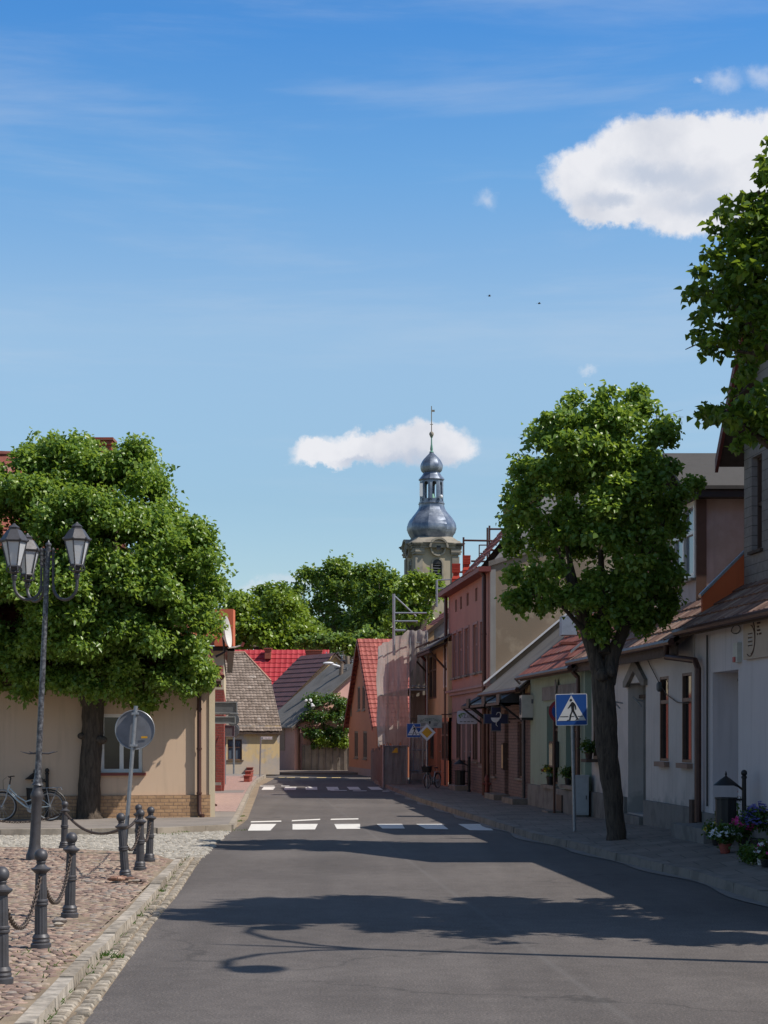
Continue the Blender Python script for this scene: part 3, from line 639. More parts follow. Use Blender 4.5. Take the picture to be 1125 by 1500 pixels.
bollard('F', 218.5, 1260, 'bollard farthest right, at the corner of the island', .73, (2, 0))
bollard('Gb', 203, 1249, 'thin looking bollard behind the one beside the leaning bollard', .70)
bollard('H', 94, 1241, 'bollard at the back edge between lamp post and house tree', .70, (1, 0))
bollard('I', -46, 1240, 'bollard at the back edge beyond the lamp post, outside the frame', .70)
def chain(a, c_, sag, label, n=None, ang0=0, link=.052):
    A, B = BOL[a], BOL[c_]; 
    f = lambda t_: A+(B-A)*t_-Vector((0, 0, 4*sag*t_*(1-t_)))
    pts = [f(i/400) for i in range(401)]; L = sum((pts[i+1]-pts[i]).length for i in range(400)); n = int(L/(link*.74)); mb = MB(); acc = 0; k = 0
    cen = []
    for i in range(400):
        d = (pts[i+1]-pts[i]).length; acc += d
        if acc >= L/n: acc = 0; cen.append((pts[i], (pts[i+1]-pts[i]).normalized()))
    for k, (p, d) in enumerate(cen):
        s1 = d.cross(Vector((0, 0, 1))); s1 = s1.normalized() if s1.length > .1 else Vector((1, 0, 0)); s2 = d.cross(s1).normalized()
        w = (s1+s2).normalized() if k % 2 else (s1-s2).normalized(); ring = []
        for q in range(8):
            an = 2*math.pi*q/8; ring.append(p+d*math.cos(an)*link*.5+w*math.sin(an)*link*.30)
        vs = []; nn = d.cross(w).normalized(); rad = .0055
        for q in range(8):
            r0 = ring[q]; o_ = (r0-p).normalized()
            for e in range(4): an = math.pi/4+math.pi/2*e; vs.append(r0+(o_*math.cos(an)+nn*math.sin(an))*rad*1.3)
        fs = [(q*4+e, q*4+(e+1) % 4, ((q+1) % 8)*4+(e+1) % 4, ((q+1) % 8)*4+e) for q in range(8) for e in range(4)]
        mb.idx(vs, fs)
    o = mb.build('chain', 'chainmat', smooth=True, angle=70); tag(o, label, 'chain', 'rusty chains hung between the bollards'); return o
MT['chainmat'] = paint('rusty_chain', (.10, .075, .06), .55, .4, .8, 30, col2=(.055, .04, .035))
chain('A', 'B', .34, 'rusty chain sagging low between the two nearest bollards')
chain('B', 'C', .36, 'rusty chain looping between the second and third nearest bollards')
chain('D', 'E', .30, 'chain looping from the leaning bollard to its close neighbour')
chain('E', 'F', .26, 'short chain loop running to the corner bollard')
chain('D', 'Gb', .05, 'nearly taut chain rising from the leaning bollard to the one behind')
chain('H', 'D', .17, 'long chain sagging across the lane from the back edge to the leaning bollard')
chain('I', 'H', .16, 'long chain passing behind the lamp post foot')
# broken masonry and loose stones
def lump(name, label, cat, p, r_, mat_, n=1, spread=.0, group=None):
    mb = MB()
    for _ in range(n):
        c_ = Vector(p)+Vector((random.uniform(-spread, spread), random.uniform(-spread, spread)*.5, 0)); i0 = len(mb.v)
        mb.cur = random.random()*.98+.01; mb.ball(c_, r_*random.uniform(.6, 1.1), 7, 5, (1.3, 1, .55))
        for i in range(i0, len(mb.v)):
            v = Vector(mb.v[i])-c_; mb.v[i] = tuple(c_+v*random.uniform(.8, 1.2))
    o = mb.build(name, mat_, smooth=True, angle=30); return tag(o, label, cat, group)
lump('rubble', 'heap of broken dark masonry round the foot of the leaning bollard', 'rubble', G(176, 1287, .09), .05, 'tile_brown', 9, .13)
lump('rubble', 'flat broken slab pieces right of the leaning bollard', 'rubble', G(202, 1290, .08), .035, 'cobble', 6, .1)
lump('loose_stone', 'larger pink loose stone near the third bollard', 'stone', G(87, 1349, .09), .095, 'cobble')
lump('loose_stone', 'small pale loose stone in front of the pink one', 'stone', G(86, 1354, .09), .05, 'sett')

# ================================================================ TWIN LAMP POST
b_ = G(50, 1258, .055); LP_Y = b_.y; lp = thing('street_lamp', 'tall cast iron post with three old style lanterns on curved arms', 'street lamp', b_)
sL = FPX/LP_Y; axL = Vector(((71-50)/sL, 0, (1258-797)/sL)).normalized()
def at_h(py): return (1258-py)/sL/axL.z
hs = lambda py: at_h(py)
mb = MB(); prof = [(24, 1259), (24, 1252), (20, 1248), (17.5, 1240), (16.5, 1236), (15.2, 1215), (14.8, 1176), (16, 1174), (16.5, 1171), (19, 1168), (19.5, 1164), (16, 1160), (14, 1157), (14, 1155), (12, 1152), (12.5, 1150), (8.8, 1147)]
mb.lathe(b_, [(r_/sL/2*1.9/1.9*1.0, hs(y)) for r_, y in prof], 24, axL)
mb.build('base', 'darkmetal', lp, True, angle=40)
mb = MB(); prof = [(17, 1150), (13, 1146), (13.5, 1143), (10, 1138), (9.2, 1110), (8.2, 1000), (7.2, 880), (7, 800), (9, 799), (9, 797), (3, 794), (1, 791)]
mb.lathe(b_, [(r_/sL/2, hs(y)) for r_, y in prof], 18, axL); mb.build('pole', 'worn', lp, True)
mb = MB(); hub = b_+axL*hs(1103)
for sx_, L in ((-1, .26), (1, .26), (-.9, .2), (.9, .2)):
    mb.tube([hub, hub+Vector((sx_*L*.5, .1*(L < .25), -.01)), hub+Vector((sx_*L, .2*(L < .25), .02))], [.014, .012, .004], 6)
mb.build('bracket_ring', 'darkmetal', lp, True)
def lantern(root, c_, s, turn, name='lantern'):
    """hexagonal tapered lantern standing on c_ (its foot)"""
    c_ = Vector(c_); A = [turn+i*60 for i in range(6)]
    def P(r_, h, a): return c_+Vector((math.cos(R(a))*r_*s, math.sin(R(a))*r_*s, h*s))
    fr = MB(); fr.lathe(c_, [(.03*s, -.05*s), (.045*s, 0), (.03*s, .02*s), (.07*s, .05*s), (.035*s, .07*s), (.05*s, .10*s), (.085*s, .115*s), (.085*s, .13*s), (.01*s, .131*s)], 12)
    for a in A:                                      # little scroll brackets under the glass
        fr.tube([P(.07, .05, a), P(.10, .07, a), P(.10, .10, a), P(.085, .125, a)], .009*s, 5)
        fr.tube([P(.085, .13, a), P(.165, .455, a)], .009*s, 5)
    for h, r_ in ((.13, .088), (.455, .168)):
        for i in range(6): fr.tube([P(r_, h, A[i]), P(r_, h, A[i]+60)], .011*s, 5)
    o = fr.build(name, 'darkmetal', root, True, angle=40)
    gl = MB()
    for i in range(6):
        gl.hexa([P(.080, .135, A[i]), P(.080, .135, A[i]+60), P(.076, .135, A[i]+60), P(.076, .135, A[i]), P(.160, .45, A[i]), P(.160, .45, A[i]+60), P(.156, .45, A[i]+60), P(.156, .45, A[i])])
    gl.build('glass', 'milkglass', o)
    rf = MB()
    rf.lathe(c_, [(.185*s, .455*s), (.19*s, .47*s), (.10*s, .60*s), (.065*s, .62*s), (.07*s, .635*s), (.075*s, .645*s), (.02*s, .685*s), (.012*s, .70*s)], 6, rot=R(turn)); 
    for a in A: rf.ball(P(.18, .475, a), .018*s, 6, 5)
    rf.build('cap', 'darkmetal', o)
    bb = MB(); bb.ball(c_+Vector((0, 0, .27*s)), .03*s, 10, 8, (1, 1, 1.5)); bb.build('bulb', 'amber', o, True)
    return o
m, t, b = new_mat('frosted_lantern_glass'); b.inputs['Base Color'].default_value = (.8, .82, .85, 1); b.inputs['Roughness'].default_value = .35
b.inputs['Transmission Weight'].default_value = .35; tr = t.nodes.new('ShaderNodeBsdfTransparent'); mx = t.nodes.new('ShaderNodeMixShader'); mx.inputs[0].default_value = .35
tl = t.nodes.new('ShaderNodeBsdfDiffuse'); tl.inputs[0].default_value = (.75, .77, .80, 1); mx2 = t.nodes.new('ShaderNodeMixShader'); mx2.inputs[0].default_value = .6
t.links.new(b.outputs[0], mx2.inputs[1]); t.links.new(tl.outputs[0], mx2.inputs[2]); t.links.new(mx2.outputs[0], mx.inputs[1]); t.links.new(tr.outputs[0], mx.inputs[2])
t.links.new(mx.outputs[0], [n for n in t.nodes if n.type == 'OUTPUT_MATERIAL'][0].inputs[0]); MT['milkglass'] = m
MT['amber'] = paint('amber_bulb', (.85, .45, .06), .3)
top = b_+axL*hs(830)
for (dx, dy, foot_y, s, turn) in ((-.44, -.12, 845, 1.0, 8), (.43, -.10, 843, 1.0, 22), (-.36, .40, 852, .98, 30)):
    f_ = top+Vector((dx, dy, 0)); f_.z = EYE+(HZ-foot_y)/FPX*LP_Y; u = Vector((dx, dy, 0)); L = u.length; u.normalize()
    a0 = top+u*.085; zlow = EYE+(HZ-879)/FPX*LP_Y; zt = EYE+(HZ-806)/FPX*LP_Y
    pts = [Vector((a0.x, a0.y, zt))]; 
    pts.append(Vector((a0.x, a0.y, zlow+.2)))
    cx_ = (L+.085)/2; rx = (L-.085)/2
    for k in range(0, 11):
        an = math.pi+math.pi*k/10; q = top+u*(cx_+rx*math.cos(an)); pts.append(Vector((q.x, q.y, zlow+.2+.20*math.sin(an))))
    pts.append(Vector((f_.x, f_.y, f_.z-.03)))
    mb = MB(); mb.tube(pts, [.017]*2+[.022]*11+[.02], 10)
    for zz in (zt, zt-.06, zt-.14, zt-.2): mb.lathe((a0.x, a0.y, zz), [(.017, -.015), (.026, -.008), (.026, .008), (.015, .015)], 10)
    mb.lathe((a0.x, a0.y, zt), [(.02, 0), (.024, .012), (.004, .035)], 10)
    mb.tube([Vector((a0.x, a0.y, zt-.12)), top+Vector((0, 0, zt-.12-top.z))], .012, 6)
    mb.build('arm', 'darkmetal', lp, True)
    lantern(lp, f_, s*(845-768)/sL/.70, turn)

# ================================================================ ROUND SIGN SEEN FROM BEHIND
b_ = G(182, 1249, .05); s = FPX/b_.y; rs = thing('round_sign', 'back of a round grey road sign on a leaning pole', 'traffic sign', b_)
topp = W(199, 1036, b_.y); axp = (topp-b_).normalized()
MB().tube([b_-Vector((0, 0, .1)), topp+axp*.02], .030, 14).build('pole', 'galv', rs, True)
c_ = W(197, 1069, b_.y)+Vector((0, .05, 0)); mb = MB()
mb.lathe(c_, [(.001, .0), (28.5/s, .0), (29/s, -.012), (29/s, .006), (28.2/s, .009), (.001, .009)][::1], 48, Vector((.02, 1, 0))); d_ = mb.build('sign_plate', 'signback_round', rs, True, angle=30)
mb = MB()
mb.tube([c_+Vector((28.6/s*math.cos(2*math.pi*k/48), -.004, 28.6/s*math.sin(2*math.pi*k/48))) for k in range(49)], .009, 6, False); mb.build('rim', 'galv', d_, True)
mb = MB()
for dz in (.24, -.23):
    q = c_+Vector((dz*.05, -.02, dz)); mb.box((q.x-.05, q.y-.07, q.z-.016), (q.x+.05, q.y+.012, q.z+.016))
mb.build('clamp', 'galv', rs)
q = c_+Vector((.14, -.014, -.11)); mb = MB(); mb.box((q.x-.045, q.y-.002, q.z-.014), (q.x+.045, q.y, q.z+.014)); mb.build('sticker', 'signyellow', d_)
# ================================================================ BEIGE HOUSE (west)
YB = 36.0; bx = lambda x, Y=YB: (x-562.5)/FPX*Y; bz = lambda y, Y=YB: EYE+(HZ-y)/FPX*Y
hB = thing('beige_house', 'beige rendered corner house with stone base and red hipped roof behind the tree', 'house', (bx(306), YB, .115))
AB = 13.0; XR = bx(306); fr = Flat(XR, YB, AB); ca, sa = math.cos(R(AB)), math.sin(R(AB))
def bu(x): k = (x-562.5)/FPX; return (k*YB-XR)/(ca-k*sa)          # along the turned wall, 0 at its east corner
zE = bz(990); XL = -9.6
win = (bu(148), bu(209), bz(1131), bz(1046)); win2 = (bu(-120), bu(-50), bz(1131), bz(1046)); DP = 8.0
mb = MB(); wall(mb, fr, XL, 0, .1, zE, [win, win2], .17)
mb.face([fr.p(0, .1), fr.p(0, .1, -DP), fr.p(0, zE, -DP), fr.p(0, zE)]); mb.face([fr.p(XL, .1, -DP), fr.p(0, .1, -DP), fr.p(0, zE, -DP), fr.p(XL, zE, -DP)]); mb.face([fr.p(XL, .1), fr.p(XL, .1, -DP), fr.p(XL, zE, -DP), fr.p(XL, zE)])
mb.build('wall', 'beige_wall', hB)
zs_ = bz(1164); mb = MB(); mb.fbox(fr, XL, .02, .05, zs_, .002, .045); mb.build('stone_base', 'stonebase', hB)
MB().fbox(fr, .002, .12, .1, zE, -2.2, .03).build('corner_strip', 'cream', hB)
for h in (win, win2):
    w = window(fr, h, hB, 'whiteframe', 'glass', .13, .07, 1, 0)
    MB().fbox(fr, h[0]-.02, h[1]+.06, h[2]-.06, h[2]-.005, -.1, .08).build('sill', 'redpipe', w)
ud = bu(291); mb = MB(); mb.tube([fr.p(ud, zE-.05, .3), fr.p(ud, zE-.25, .09), fr.p(ud, .25, .09), fr.p(ud+.02, .16, .12), fr.p(ud+.07, .14, .18)], .045, 10)
for z in (.6, 1.5, 2.3): mb.lathe(fr.p(ud, z, .09), [(.055, -.02), (.055, .02)], 10)
mb.build('downpipe', 'brownpipe', hB, True)
zr = bz(666, 39.1); z0 = zE-.1; hxu = -2.9
def quad_tiles(mb, p0, p1, q0, q1, tu, tv, **k):
    """tiles between an eave p0-p1 and a ridge q0-q1 (any trapezium)"""
    p0, p1, q0, q1 = map(Vector, (p0, p1, q0, q1)); U_ = (p1-p0).normalized(); Lu = (p1-p0).length
    w = q0-p0; a0 = w.dot(U_); V_ = (w-U_*a0); Lv = V_.length; V_.normalize(); a1 = (q1-p0).dot(U_)
    tiles(mb, p0, U_, V_, Lu, Lv, tu, tv, lim=lambda v: (a0*v/Lv, Lu+(a1-Lu)*v/Lv), **k)
E0, E1, R0, R1, E2 = fr.p(XL, z0, .35), fr.p(.2, z0, .35), fr.p(XL, zr, -4.3), fr.p(hxu, zr, -4.3), fr.p(.2, z0, -DP-.3)
mb = MB(); quad_tiles(mb, E0, E1, R0, R1, .24, .36, seg=4); quad_tiles(mb, E1, E2, R1, R1+Vector((0, .1, 0)), .3, .4, seg=3); rf = mb.build('roof', 'tile_red', hB)
MB().prism([E0-Vector((0, 0, .05)), E1-Vector((0, 0, .05)), R1-Vector((0, 0, .03)), R0-Vector((0, 0, .03))], (0, .02, -.08)).build('roof_underside', 'wood_dark', hB)
MB().prism([fr.p(XL, z0, -DP-.3), E2, R1-Vector((0, 0, .02)), R0-Vector((0, 0, .02))], (0, 0, -.08)).build('rear_roof', 'tile_red', hB)
MB().tube([R0+Vector((0, 0, .03)), R1+Vector((0, 0, .03)), E1+Vector((0, 0, .05))], .09, 8).build('ridge_tiles', 'tile_red', hB)
MB().tube([E0+Vector((0, -.05, -.02)), E1+Vector((0, -.05, -.02))], .06, 8).build('gutter', 'brownpipe', hB, True)
def chimney(parent, x0, x1, ytop, ybot, Y, dep=.5, mat_='chimbrick', bands=2):
    X0, X1, zt, zb = bx(x0, Y), bx(x1, Y), bz(ytop, Y), bz(ybot, Y); mb = MB(); mb.box((X0+.03, Y, zb), (X1-.03, Y+dep, zt-.06)); mb.box((X0, Y-.03, zt-.16), (X1, Y+dep+.03, zt-.09)); mb.box((X0-.02, Y-.05, zt-.06), (X1+.02, Y+dep+.05, zt))
    o = mb.build('chimney', mat_, parent); m2 = MB(); m2.box((X0+.1, Y+.1, zt-.01), (X1-.1, Y+dep-.1, zt+.02)); m2.build('flue', 'black', o); return o
chimney(rf, 129, 165, 641, 720, 39.4)

# ================================================================ CREAM AND BRICK HOUSE behind it
YC = 52.0; cx0, cx1 = bx(250, YC), bx(328, YC); zc = bz(947, YC)
hC = thing('cream_house', 'cream house with red brick lower wall and orange chimney, mostly behind the beige house', 'house', (cx1, YC, .115))
far = (bx(331, 70)-.0, 70.0)
zb_ = bz(1010, YC)
mb = MB(); mb.prism([(cx0, YC, zb_), (cx1, YC, zb_), (far[0], far[1], zb_), (cx0-3, far[1], zb_)], (0, 0, zc-zb_)); mb.build('wall', 'cream', hC)
mb = MB(); mb.prism([(cx0, YC, .1), (cx1, YC, .1), (far[0], far[1], .1), (cx0-3, far[1], .1)], (0, 0, zb_-.1)); mb.build('brick_wall', 'brickred', hC)
mb = MB(); fc = Flat(0, YC)
aw = bx(319.5, YC); mb.prism([(bx(316.5, YC), YC-.01, bz(1160, YC)), (bx(324, YC), YC-.01, bz(1160, YC)), (bx(324, YC), YC-.01, bz(1090, YC)), (aw+.04, YC-.01, bz(1077, YC)), (bx(316.5, YC), YC-.01, bz(1090, YC))], (0, -.03, 0)); mb.build('arched_niche', 'brickred', hC)
mb = MB(); mb.box((bx(313, YC), YC-.12, .1), (bx(325, YC), YC-.002, bz(1150, YC))); mb.build('brick_foot', 'brickred', hC)
mb = MB(); mb.box((bx(313, YC), YC-.10, bz(1150, YC)), (bx(324, YC), YC-.002, bz(1146, YC))); mb.build('stone_band', 'kerb', hC)
mb = MB(); quad_tiles(mb, (cx0-.2, YC-.35, zc), (cx1+.3, YC-.35, zc), (cx0-.2, YC+3, zc+2.2), (cx1-1.6, YC+3, zc+2.2), .24, .36)
quad_tiles(mb, (cx1+.3, YC-.35, zc), (far[0]+.2, far[1], zc), (cx1-1.6, YC+3, zc+2.2), (far[0]-1.6, far[1], zc+2.2), .24, .36); rc = mb.build('roof', 'tile_orange', hC)
mb = MB(); mb.box((cx0-.2, YC-.4, zc-.14), (cx1+.34, YC-.2, zc-.01)); mb.prism([(cx1+.34, YC-.4, zc-.14), (cx1+.14, YC-.4, zc-.14), (far[0]+.05, far[1], zc-.14), (far[0]+.25, far[1], zc-.14)], (0, 0, .12)); mb.build('eaves_board', 'black', hC)
Yk = 51.2; mb = MB(); mb.box((bx(314, Yk), Yk, zc-.02), (bx(341.5, Yk), Yk+.7, bz(892, Yk))); k = mb.build('chimney', plaster('orange_chimney_render', (.66, .17, .08), (.55, .13, .06), 1), rc)
mb = MB(); mb.tube([(bx(309.5, 41.8), 41.8, bz(950, 41.8)), (bx(309.5, 41.8), 41.8, bz(985, 41.8)), (bx(312, 41.6), 41.6, bz(1000, 41.6)), (bx(311, 41.6), 41.6, bz(1172, 41.6)), (bx(313, 41.4), 41.4, bz(1179, 41.4)), (bx(316, 41.3), 41.3, bz(1180, 41.3))], .04, 8)
o = mb.build('downpipe', 'brownpipe', smooth=True); tag(o, 'brown rainwater pipe with kicked out foot at the side wall end', 'downpipe')
mb = MB(); mb.prism([(bx(306, 42.1), 42.1, .1), (bx(313.5, 42.1), 42.1, .1), (bx(315, 50), 50, .1), (bx(300, 50), 50, .1)], (0, 0, bz(978, 42.1)-.1)); o = mb.build('side_building', 'cream'); tag(o, 'narrow cream side wall with moulding between beige and brick houses', 'building')
mb = MB()
for i, (w, zt, zb2) in enumerate([(.30, 975, 983), (.22, 983, 992), (.14, 992, 1003), (.26, 1003, 1006)]): mb.box((bx(314, 42), 41.95, bz(zb2, 42)), (bx(314, 42)+w*.55, 42.5, bz(zt, 42)))
mb.build('cornice', 'redpipe', o)
# satellite dish
Yd = 44.0; ds = thing('satellite_dish', 'large white satellite dish seen edge on at the corner of the orange chimney', 'satellite dish', W(330, 952, Yd))
c_ = W(333, 926, Yd); ax = Vector((.985, -.12, .12)).normalized(); rad = 23/FPX*Yd
mb = MB(); mb.lathe(c_-ax*.10, [(.001, 0), (rad*.4, .015), (rad*.8, .07), (rad, .12), (rad*1.02, .12), (rad*.8, .05), (rad*.4, -.008), (.001, -.02)], 32, ax); mb.build('reflector', 'dish', ds, True)
mb = MB(); mb.tube([W(334, 949, Yd), W(345, 948, Yd-.1), W(355, 945, Yd-.15)], .018, 8); mb.build('feed_arm', 'dish', ds, True)
mb = MB(); mb.tube([W(354, 947, Yd-.15), W(357, 941, Yd-.15)], .035, 8); mb.build('receiver', 'redpipe', ds, True)
mb = MB(); mb.tube([c_-ax*.1, W(327, 935, Yd), W(329, 955, Yd), W(316, 962, Yd)], .03, 8); mb.build('mount', 'black', ds, True)
# direction boards and posts seen from behind
def back_sign(label, px0, pbase, boards, rounds=(), z=.119, arm=None, ptop=None, w=.03):
    b_ = G(px0, pbase, z); Y = b_.y; t = thing('road_sign', label, 'traffic sign', b_); zt = EYE+(HZ-(ptop or boards[0][1]))/FPX*Y
    MB().tube([b_, Vector((b_.x, Y, zt))], w, 10).build('post', 'galv', t, True)
    for (x0, y0, x1, y1) in boards:
        a, c_ = W(x0, y1, Y-.03), W(x1, y0, Y-.03); mb = MB(); mb.box((a.x, Y-.075, a.z), (c_.x, Y-.06, c_.z)); pl = mb.build('sign_board', 'signback', t)
        mb = MB(); e = .018
        for q in (((a.x, a.z), (c_.x, a.z+e)), ((a.x, c_.z-e), (c_.x, c_.z)), ((a.x, a.z+e), (a.x+e, c_.z-e)), ((c_.x-e, a.z+e), (c_.x, c_.z-e))): mb.box((q[0][0], Y-.095, q[0][1]), (q[1][0], Y-.077, q[1][1]))
        mb.build('folded_edge', 'galv', pl)
    for (x, y, r_) in rounds:
        c_ = W(x, y, Y); mb = MB(); mb.lathe(c_+Vector((0, .05, 0)), [(.001, 0), (r_/FPX*Y, 0), (r_/FPX*Y*1.03, .012), (.001, .012)], 28, Vector((0, 1, 0))); mb.build('round_plate', 'signback', t, True, angle=30)
    if arm:
        a, c_ = W(arm[0], arm[1], Y), W(arm[2], arm[1], Y); MB().tube([a, c_], .018, 8).build('arm', 'galv', t, True)
    return t
back_sign('two rectangular sign backs on an arm from the slim post at the beige corner', 305, 1191, [(314, 1028, 348, 1045), (314, 1049.5, 345.5, 1060)], [(341, 1054, 9)], arm=(299, 1045.5, 349), ptop=1040, w=.022)
back_sign('small rectangular sign back on a post by the brick house', 329.5, 1149, [(328, 1062, 344, 1079)], [(341, 1071, 9)], w=.035)
back_sign('thin bare post with a round sign back, farther along the pink pavement', 342.5, 1133.5, [], [(342.5, 1068, 8)], ptop=1060, w=.04)
st = thing('street_name_sign', 'small white street name plate on a thin pole before the flaking cottage', 'street sign', G(380.5, 1138, .1)); Y = G(380.5, 1138, .1).y
MB().tube([G(380.5, 1138, .1), W(382, 1079, Y)], .03, 8).build('pole', 'galv', st, True)
mb = MB(); a, c_ = W(382, 1083, Y), W(399, 1079, Y); mb.box((a.x, Y-.01, a.z), (c_.x, Y+.01, c_.z)); pl = mb.build('name_plate', 'signwhite', st)
mb = MB(); mb.box((a.x+.03, Y-.013, a.z+.03), (a.x+.09, Y-.011, c_.z-.03))
for k in range(7): mb.box((a.x+.17+k*.045, Y-.013, a.z+.045), (a.x+.20+k*.045, Y-.011, c_.z-.045-(k % 3)*.008))
mb.build('lettering', 'signback', pl)
# stepped row of red brick blocks
for i, (x, y, h) in enumerate([(361.5, 1145.5, 8.5), (363.5, 1138.8, 8.5), (366, 1132.5, 7.5)]):
    b_ = G(x, y, .119); s = FPX/b_.y; mb = MB(); w = 8.5/s/2; mb.box((b_.x-w, b_.y-.05, b_.z), (b_.x+w, b_.y+1.2, b_.z+h/s)); mb.box((b_.x-w-.02, b_.y-.07, b_.z+h/s), (b_.x+w+.02, b_.y+1.22, b_.z+h/s+.03))
    o = mb.build('brick_block', 'brickred'); tag(o, ['nearest of three low red brick blocks beside the kerb', 'middle one of three low red brick blocks beside the kerb', 'farthest of three low red brick blocks beside the kerb'][i], 'brick block', 'red brick blocks beside the kerb')

# ================================================================ BICYCLE
def bicycle(label, x, y, z, s_px, yaw, grp=None, basket=False):
    b_ = G(x, y, z); t = thing('bicycle', label, 'bicycle', b_, grp); k = s_px; ca, sa = math.cos(R(yaw)), math.sin(R(yaw))
    def P(u, v, w=0): return b_+Vector((u*ca-w*sa, u*sa+w*ca, v))*k    # u forward is -x
    rr = .335
    for nm, u in (('front_wheel', -.53), ('rear_wheel', .53)):
        mb = MB(); n = 36
        ring = lambda r_, w: [P(u+r_*math.cos(2*math.pi*i/n), rr+r_*math.sin(2*math.pi*i/n), w) for i in range(n+1)]
        mb.tube(ring(rr-.02, 0), .020*k, 8, False); o = mb.build(nm, 'black', t, True)
        mb = MB(); mb.tube(ring(rr-.045, 0), .014*k, 6, False); mb.build('rim', 'bikegrey', o, True)
        mb = MB(); 
        for i in range(18):
            a = 2*math.pi*i/18; mb.tube([P(u, rr, .02*(-1)**i), P(u+(rr-.05)*math.cos(a), rr+(rr-.05)*math.sin(a))], .0022*k, 3, False)
        mb.tube([P(u, rr, -.06), P(u, rr, .06)], .018*k, 8); mb.build('spokes', 'galv', o)
        mb = MB(); arc = [P(u+(rr+.03)*math.cos(R(a)), rr+(rr+.03)*math.sin(R(a))) for a in (range(15, 190, 12) if u > 0 else range(20, 170, 12))]; mb.tube(arc, .018*k, 6); mb.build('mudguard', 'black' if u > 0 else 'bikegrey', t, True)
    bb = (.10, .28); seat = (.26, .74); head = (-.36, .82); headl = (-.40, .68)
    mb = MB(); mb.tube([P(*headl), P(-.2, .48), P(-.02, .34), P(*bb)], .022*k, 8); mb.tube([P(-.375, .76), P(-.2, .57), P(0, .44), P(.175, .50)], .017*k, 8)
    mb.tube([P(*bb), P(*seat)], .018*k, 8); mb.tube([P(*bb), P(.53, rr, .05)], .011*k, 6); mb.tube([P(.53, rr, .05), P(.215, .6)], .010*k, 6); mb.tube([P(*bb), P(.53, rr, -.05)], .011*k, 6)
    mb.tube([P(*headl), P(*head)], .024*k, 8); mb.build('frame', 'bikeframe', t, True)
    mb = MB()
    for w in (.05, -.05): mb.tube([P(-.405, .66, w*.6), P(-.44, .52, w), P(-.53, rr, w)], .014*k, 6)
    mb.build('fork', 'bikegrey', t, True)
    mb = MB(); mb.tube([P(*head), P(-.345, .93), P(-.33, .97)], .015*k, 8); mb.tube([P(-.30, 1.0, -.30), P(-.36, 1.0, -.18), P(-.34, .975, 0), P(-.36, 1.0, .18), P(-.30, 1.0, .30)], .013*k, 8)
    mb.tube([P(-.40, 1.0, -.1), P(-.50, .92, -.05), P(-.50, .75, 0), P(-.44, .6, 0)], .004*k, 4); mb.build('handlebar', 'black', t, True)
    mb = MB(); mb.tube([P(*seat), P(.29, .86)], .013*k, 6); mb.idx([P(.12, .885, .0), P(.40, .87, .08), P(.42, .90, .0), P(.40, .87, -.08), P(.12, .915, 0), P(.40, .92, .08), P(.42, .94, 0), P(.40, .92, -.08)], [(0, 1, 2, 3), (4, 7, 6, 5), (0, 4, 5, 1), (1, 5, 6, 2), (2, 6, 7, 3), (3, 7, 4, 0)]); mb.build('saddle', 'black', t, True)
    mb = MB(); 
    for w in (.06, -.06): mb.tube([P(.30, .74, w), P(.78, .76, w), P(.80, .70, w)], .007*k, 5); mb.tube([P(.53, rr, w), P(.46, .74, w)], .006*k, 5); mb.tube([P(.53, rr, w), P(.70, .74, w)], .006*k, 5)
    for u in (.4, .5, .6, .7): mb.tube([P(u, .75, .06), P(u, .75, -.06)], .005*k, 4)
    mb.build('carrier', 'galv', t, True)
    mb = MB(); mb.lathe(P(bb[0], bb[1], .04), [(.09*k, 0), (.09*k, .006), (.001, .006)], 20, Vector((-sa, ca, 0))); mb.tube([P(bb[0], bb[1], .07), P(.20, .13, .07), P(.20, .13, .13)], .01*k, 5); mb.tube([P(bb[0], bb[1], -.07), P(.0, .42, -.07), P(.0, .42, -.13)], .01*k, 5); mb.build('crank', 'galv', t, True)
    MB().tube([P(.30, .30, -.03), P(.22, .02, -.16)], .008*k, 5).build('kickstand', 'galv', t, True)
    if basket:
        mb = MB(); mb.hexa([P(-.70, .72, -.14), P(-.42, .72, -.14), P(-.42, .72, .14), P(-.70, .72, .14), P(-.76, .98, -.18), P(-.40, .98, -.18), P(-.40, .98, .18), P(-.76, .98, .18)]); mb.build('basket', 'black', t)
    return t
MT['bikeframe'] = paint('pale_blue_bike_paint', (.42, .50, .53), .35, .1, .15); MT['bikegrey'] = paint('bike_grey_alloy', (.30, .32, .34), .4, .4, .2)
bicycle('pale blue step through bicycle parked behind the lamp post', 38, 1203, .12, .86, 4)
bicycle('dark bicycle with front basket leaning by the yellow house door', 633.5, 1155, .12, .70, 63, basket=True)
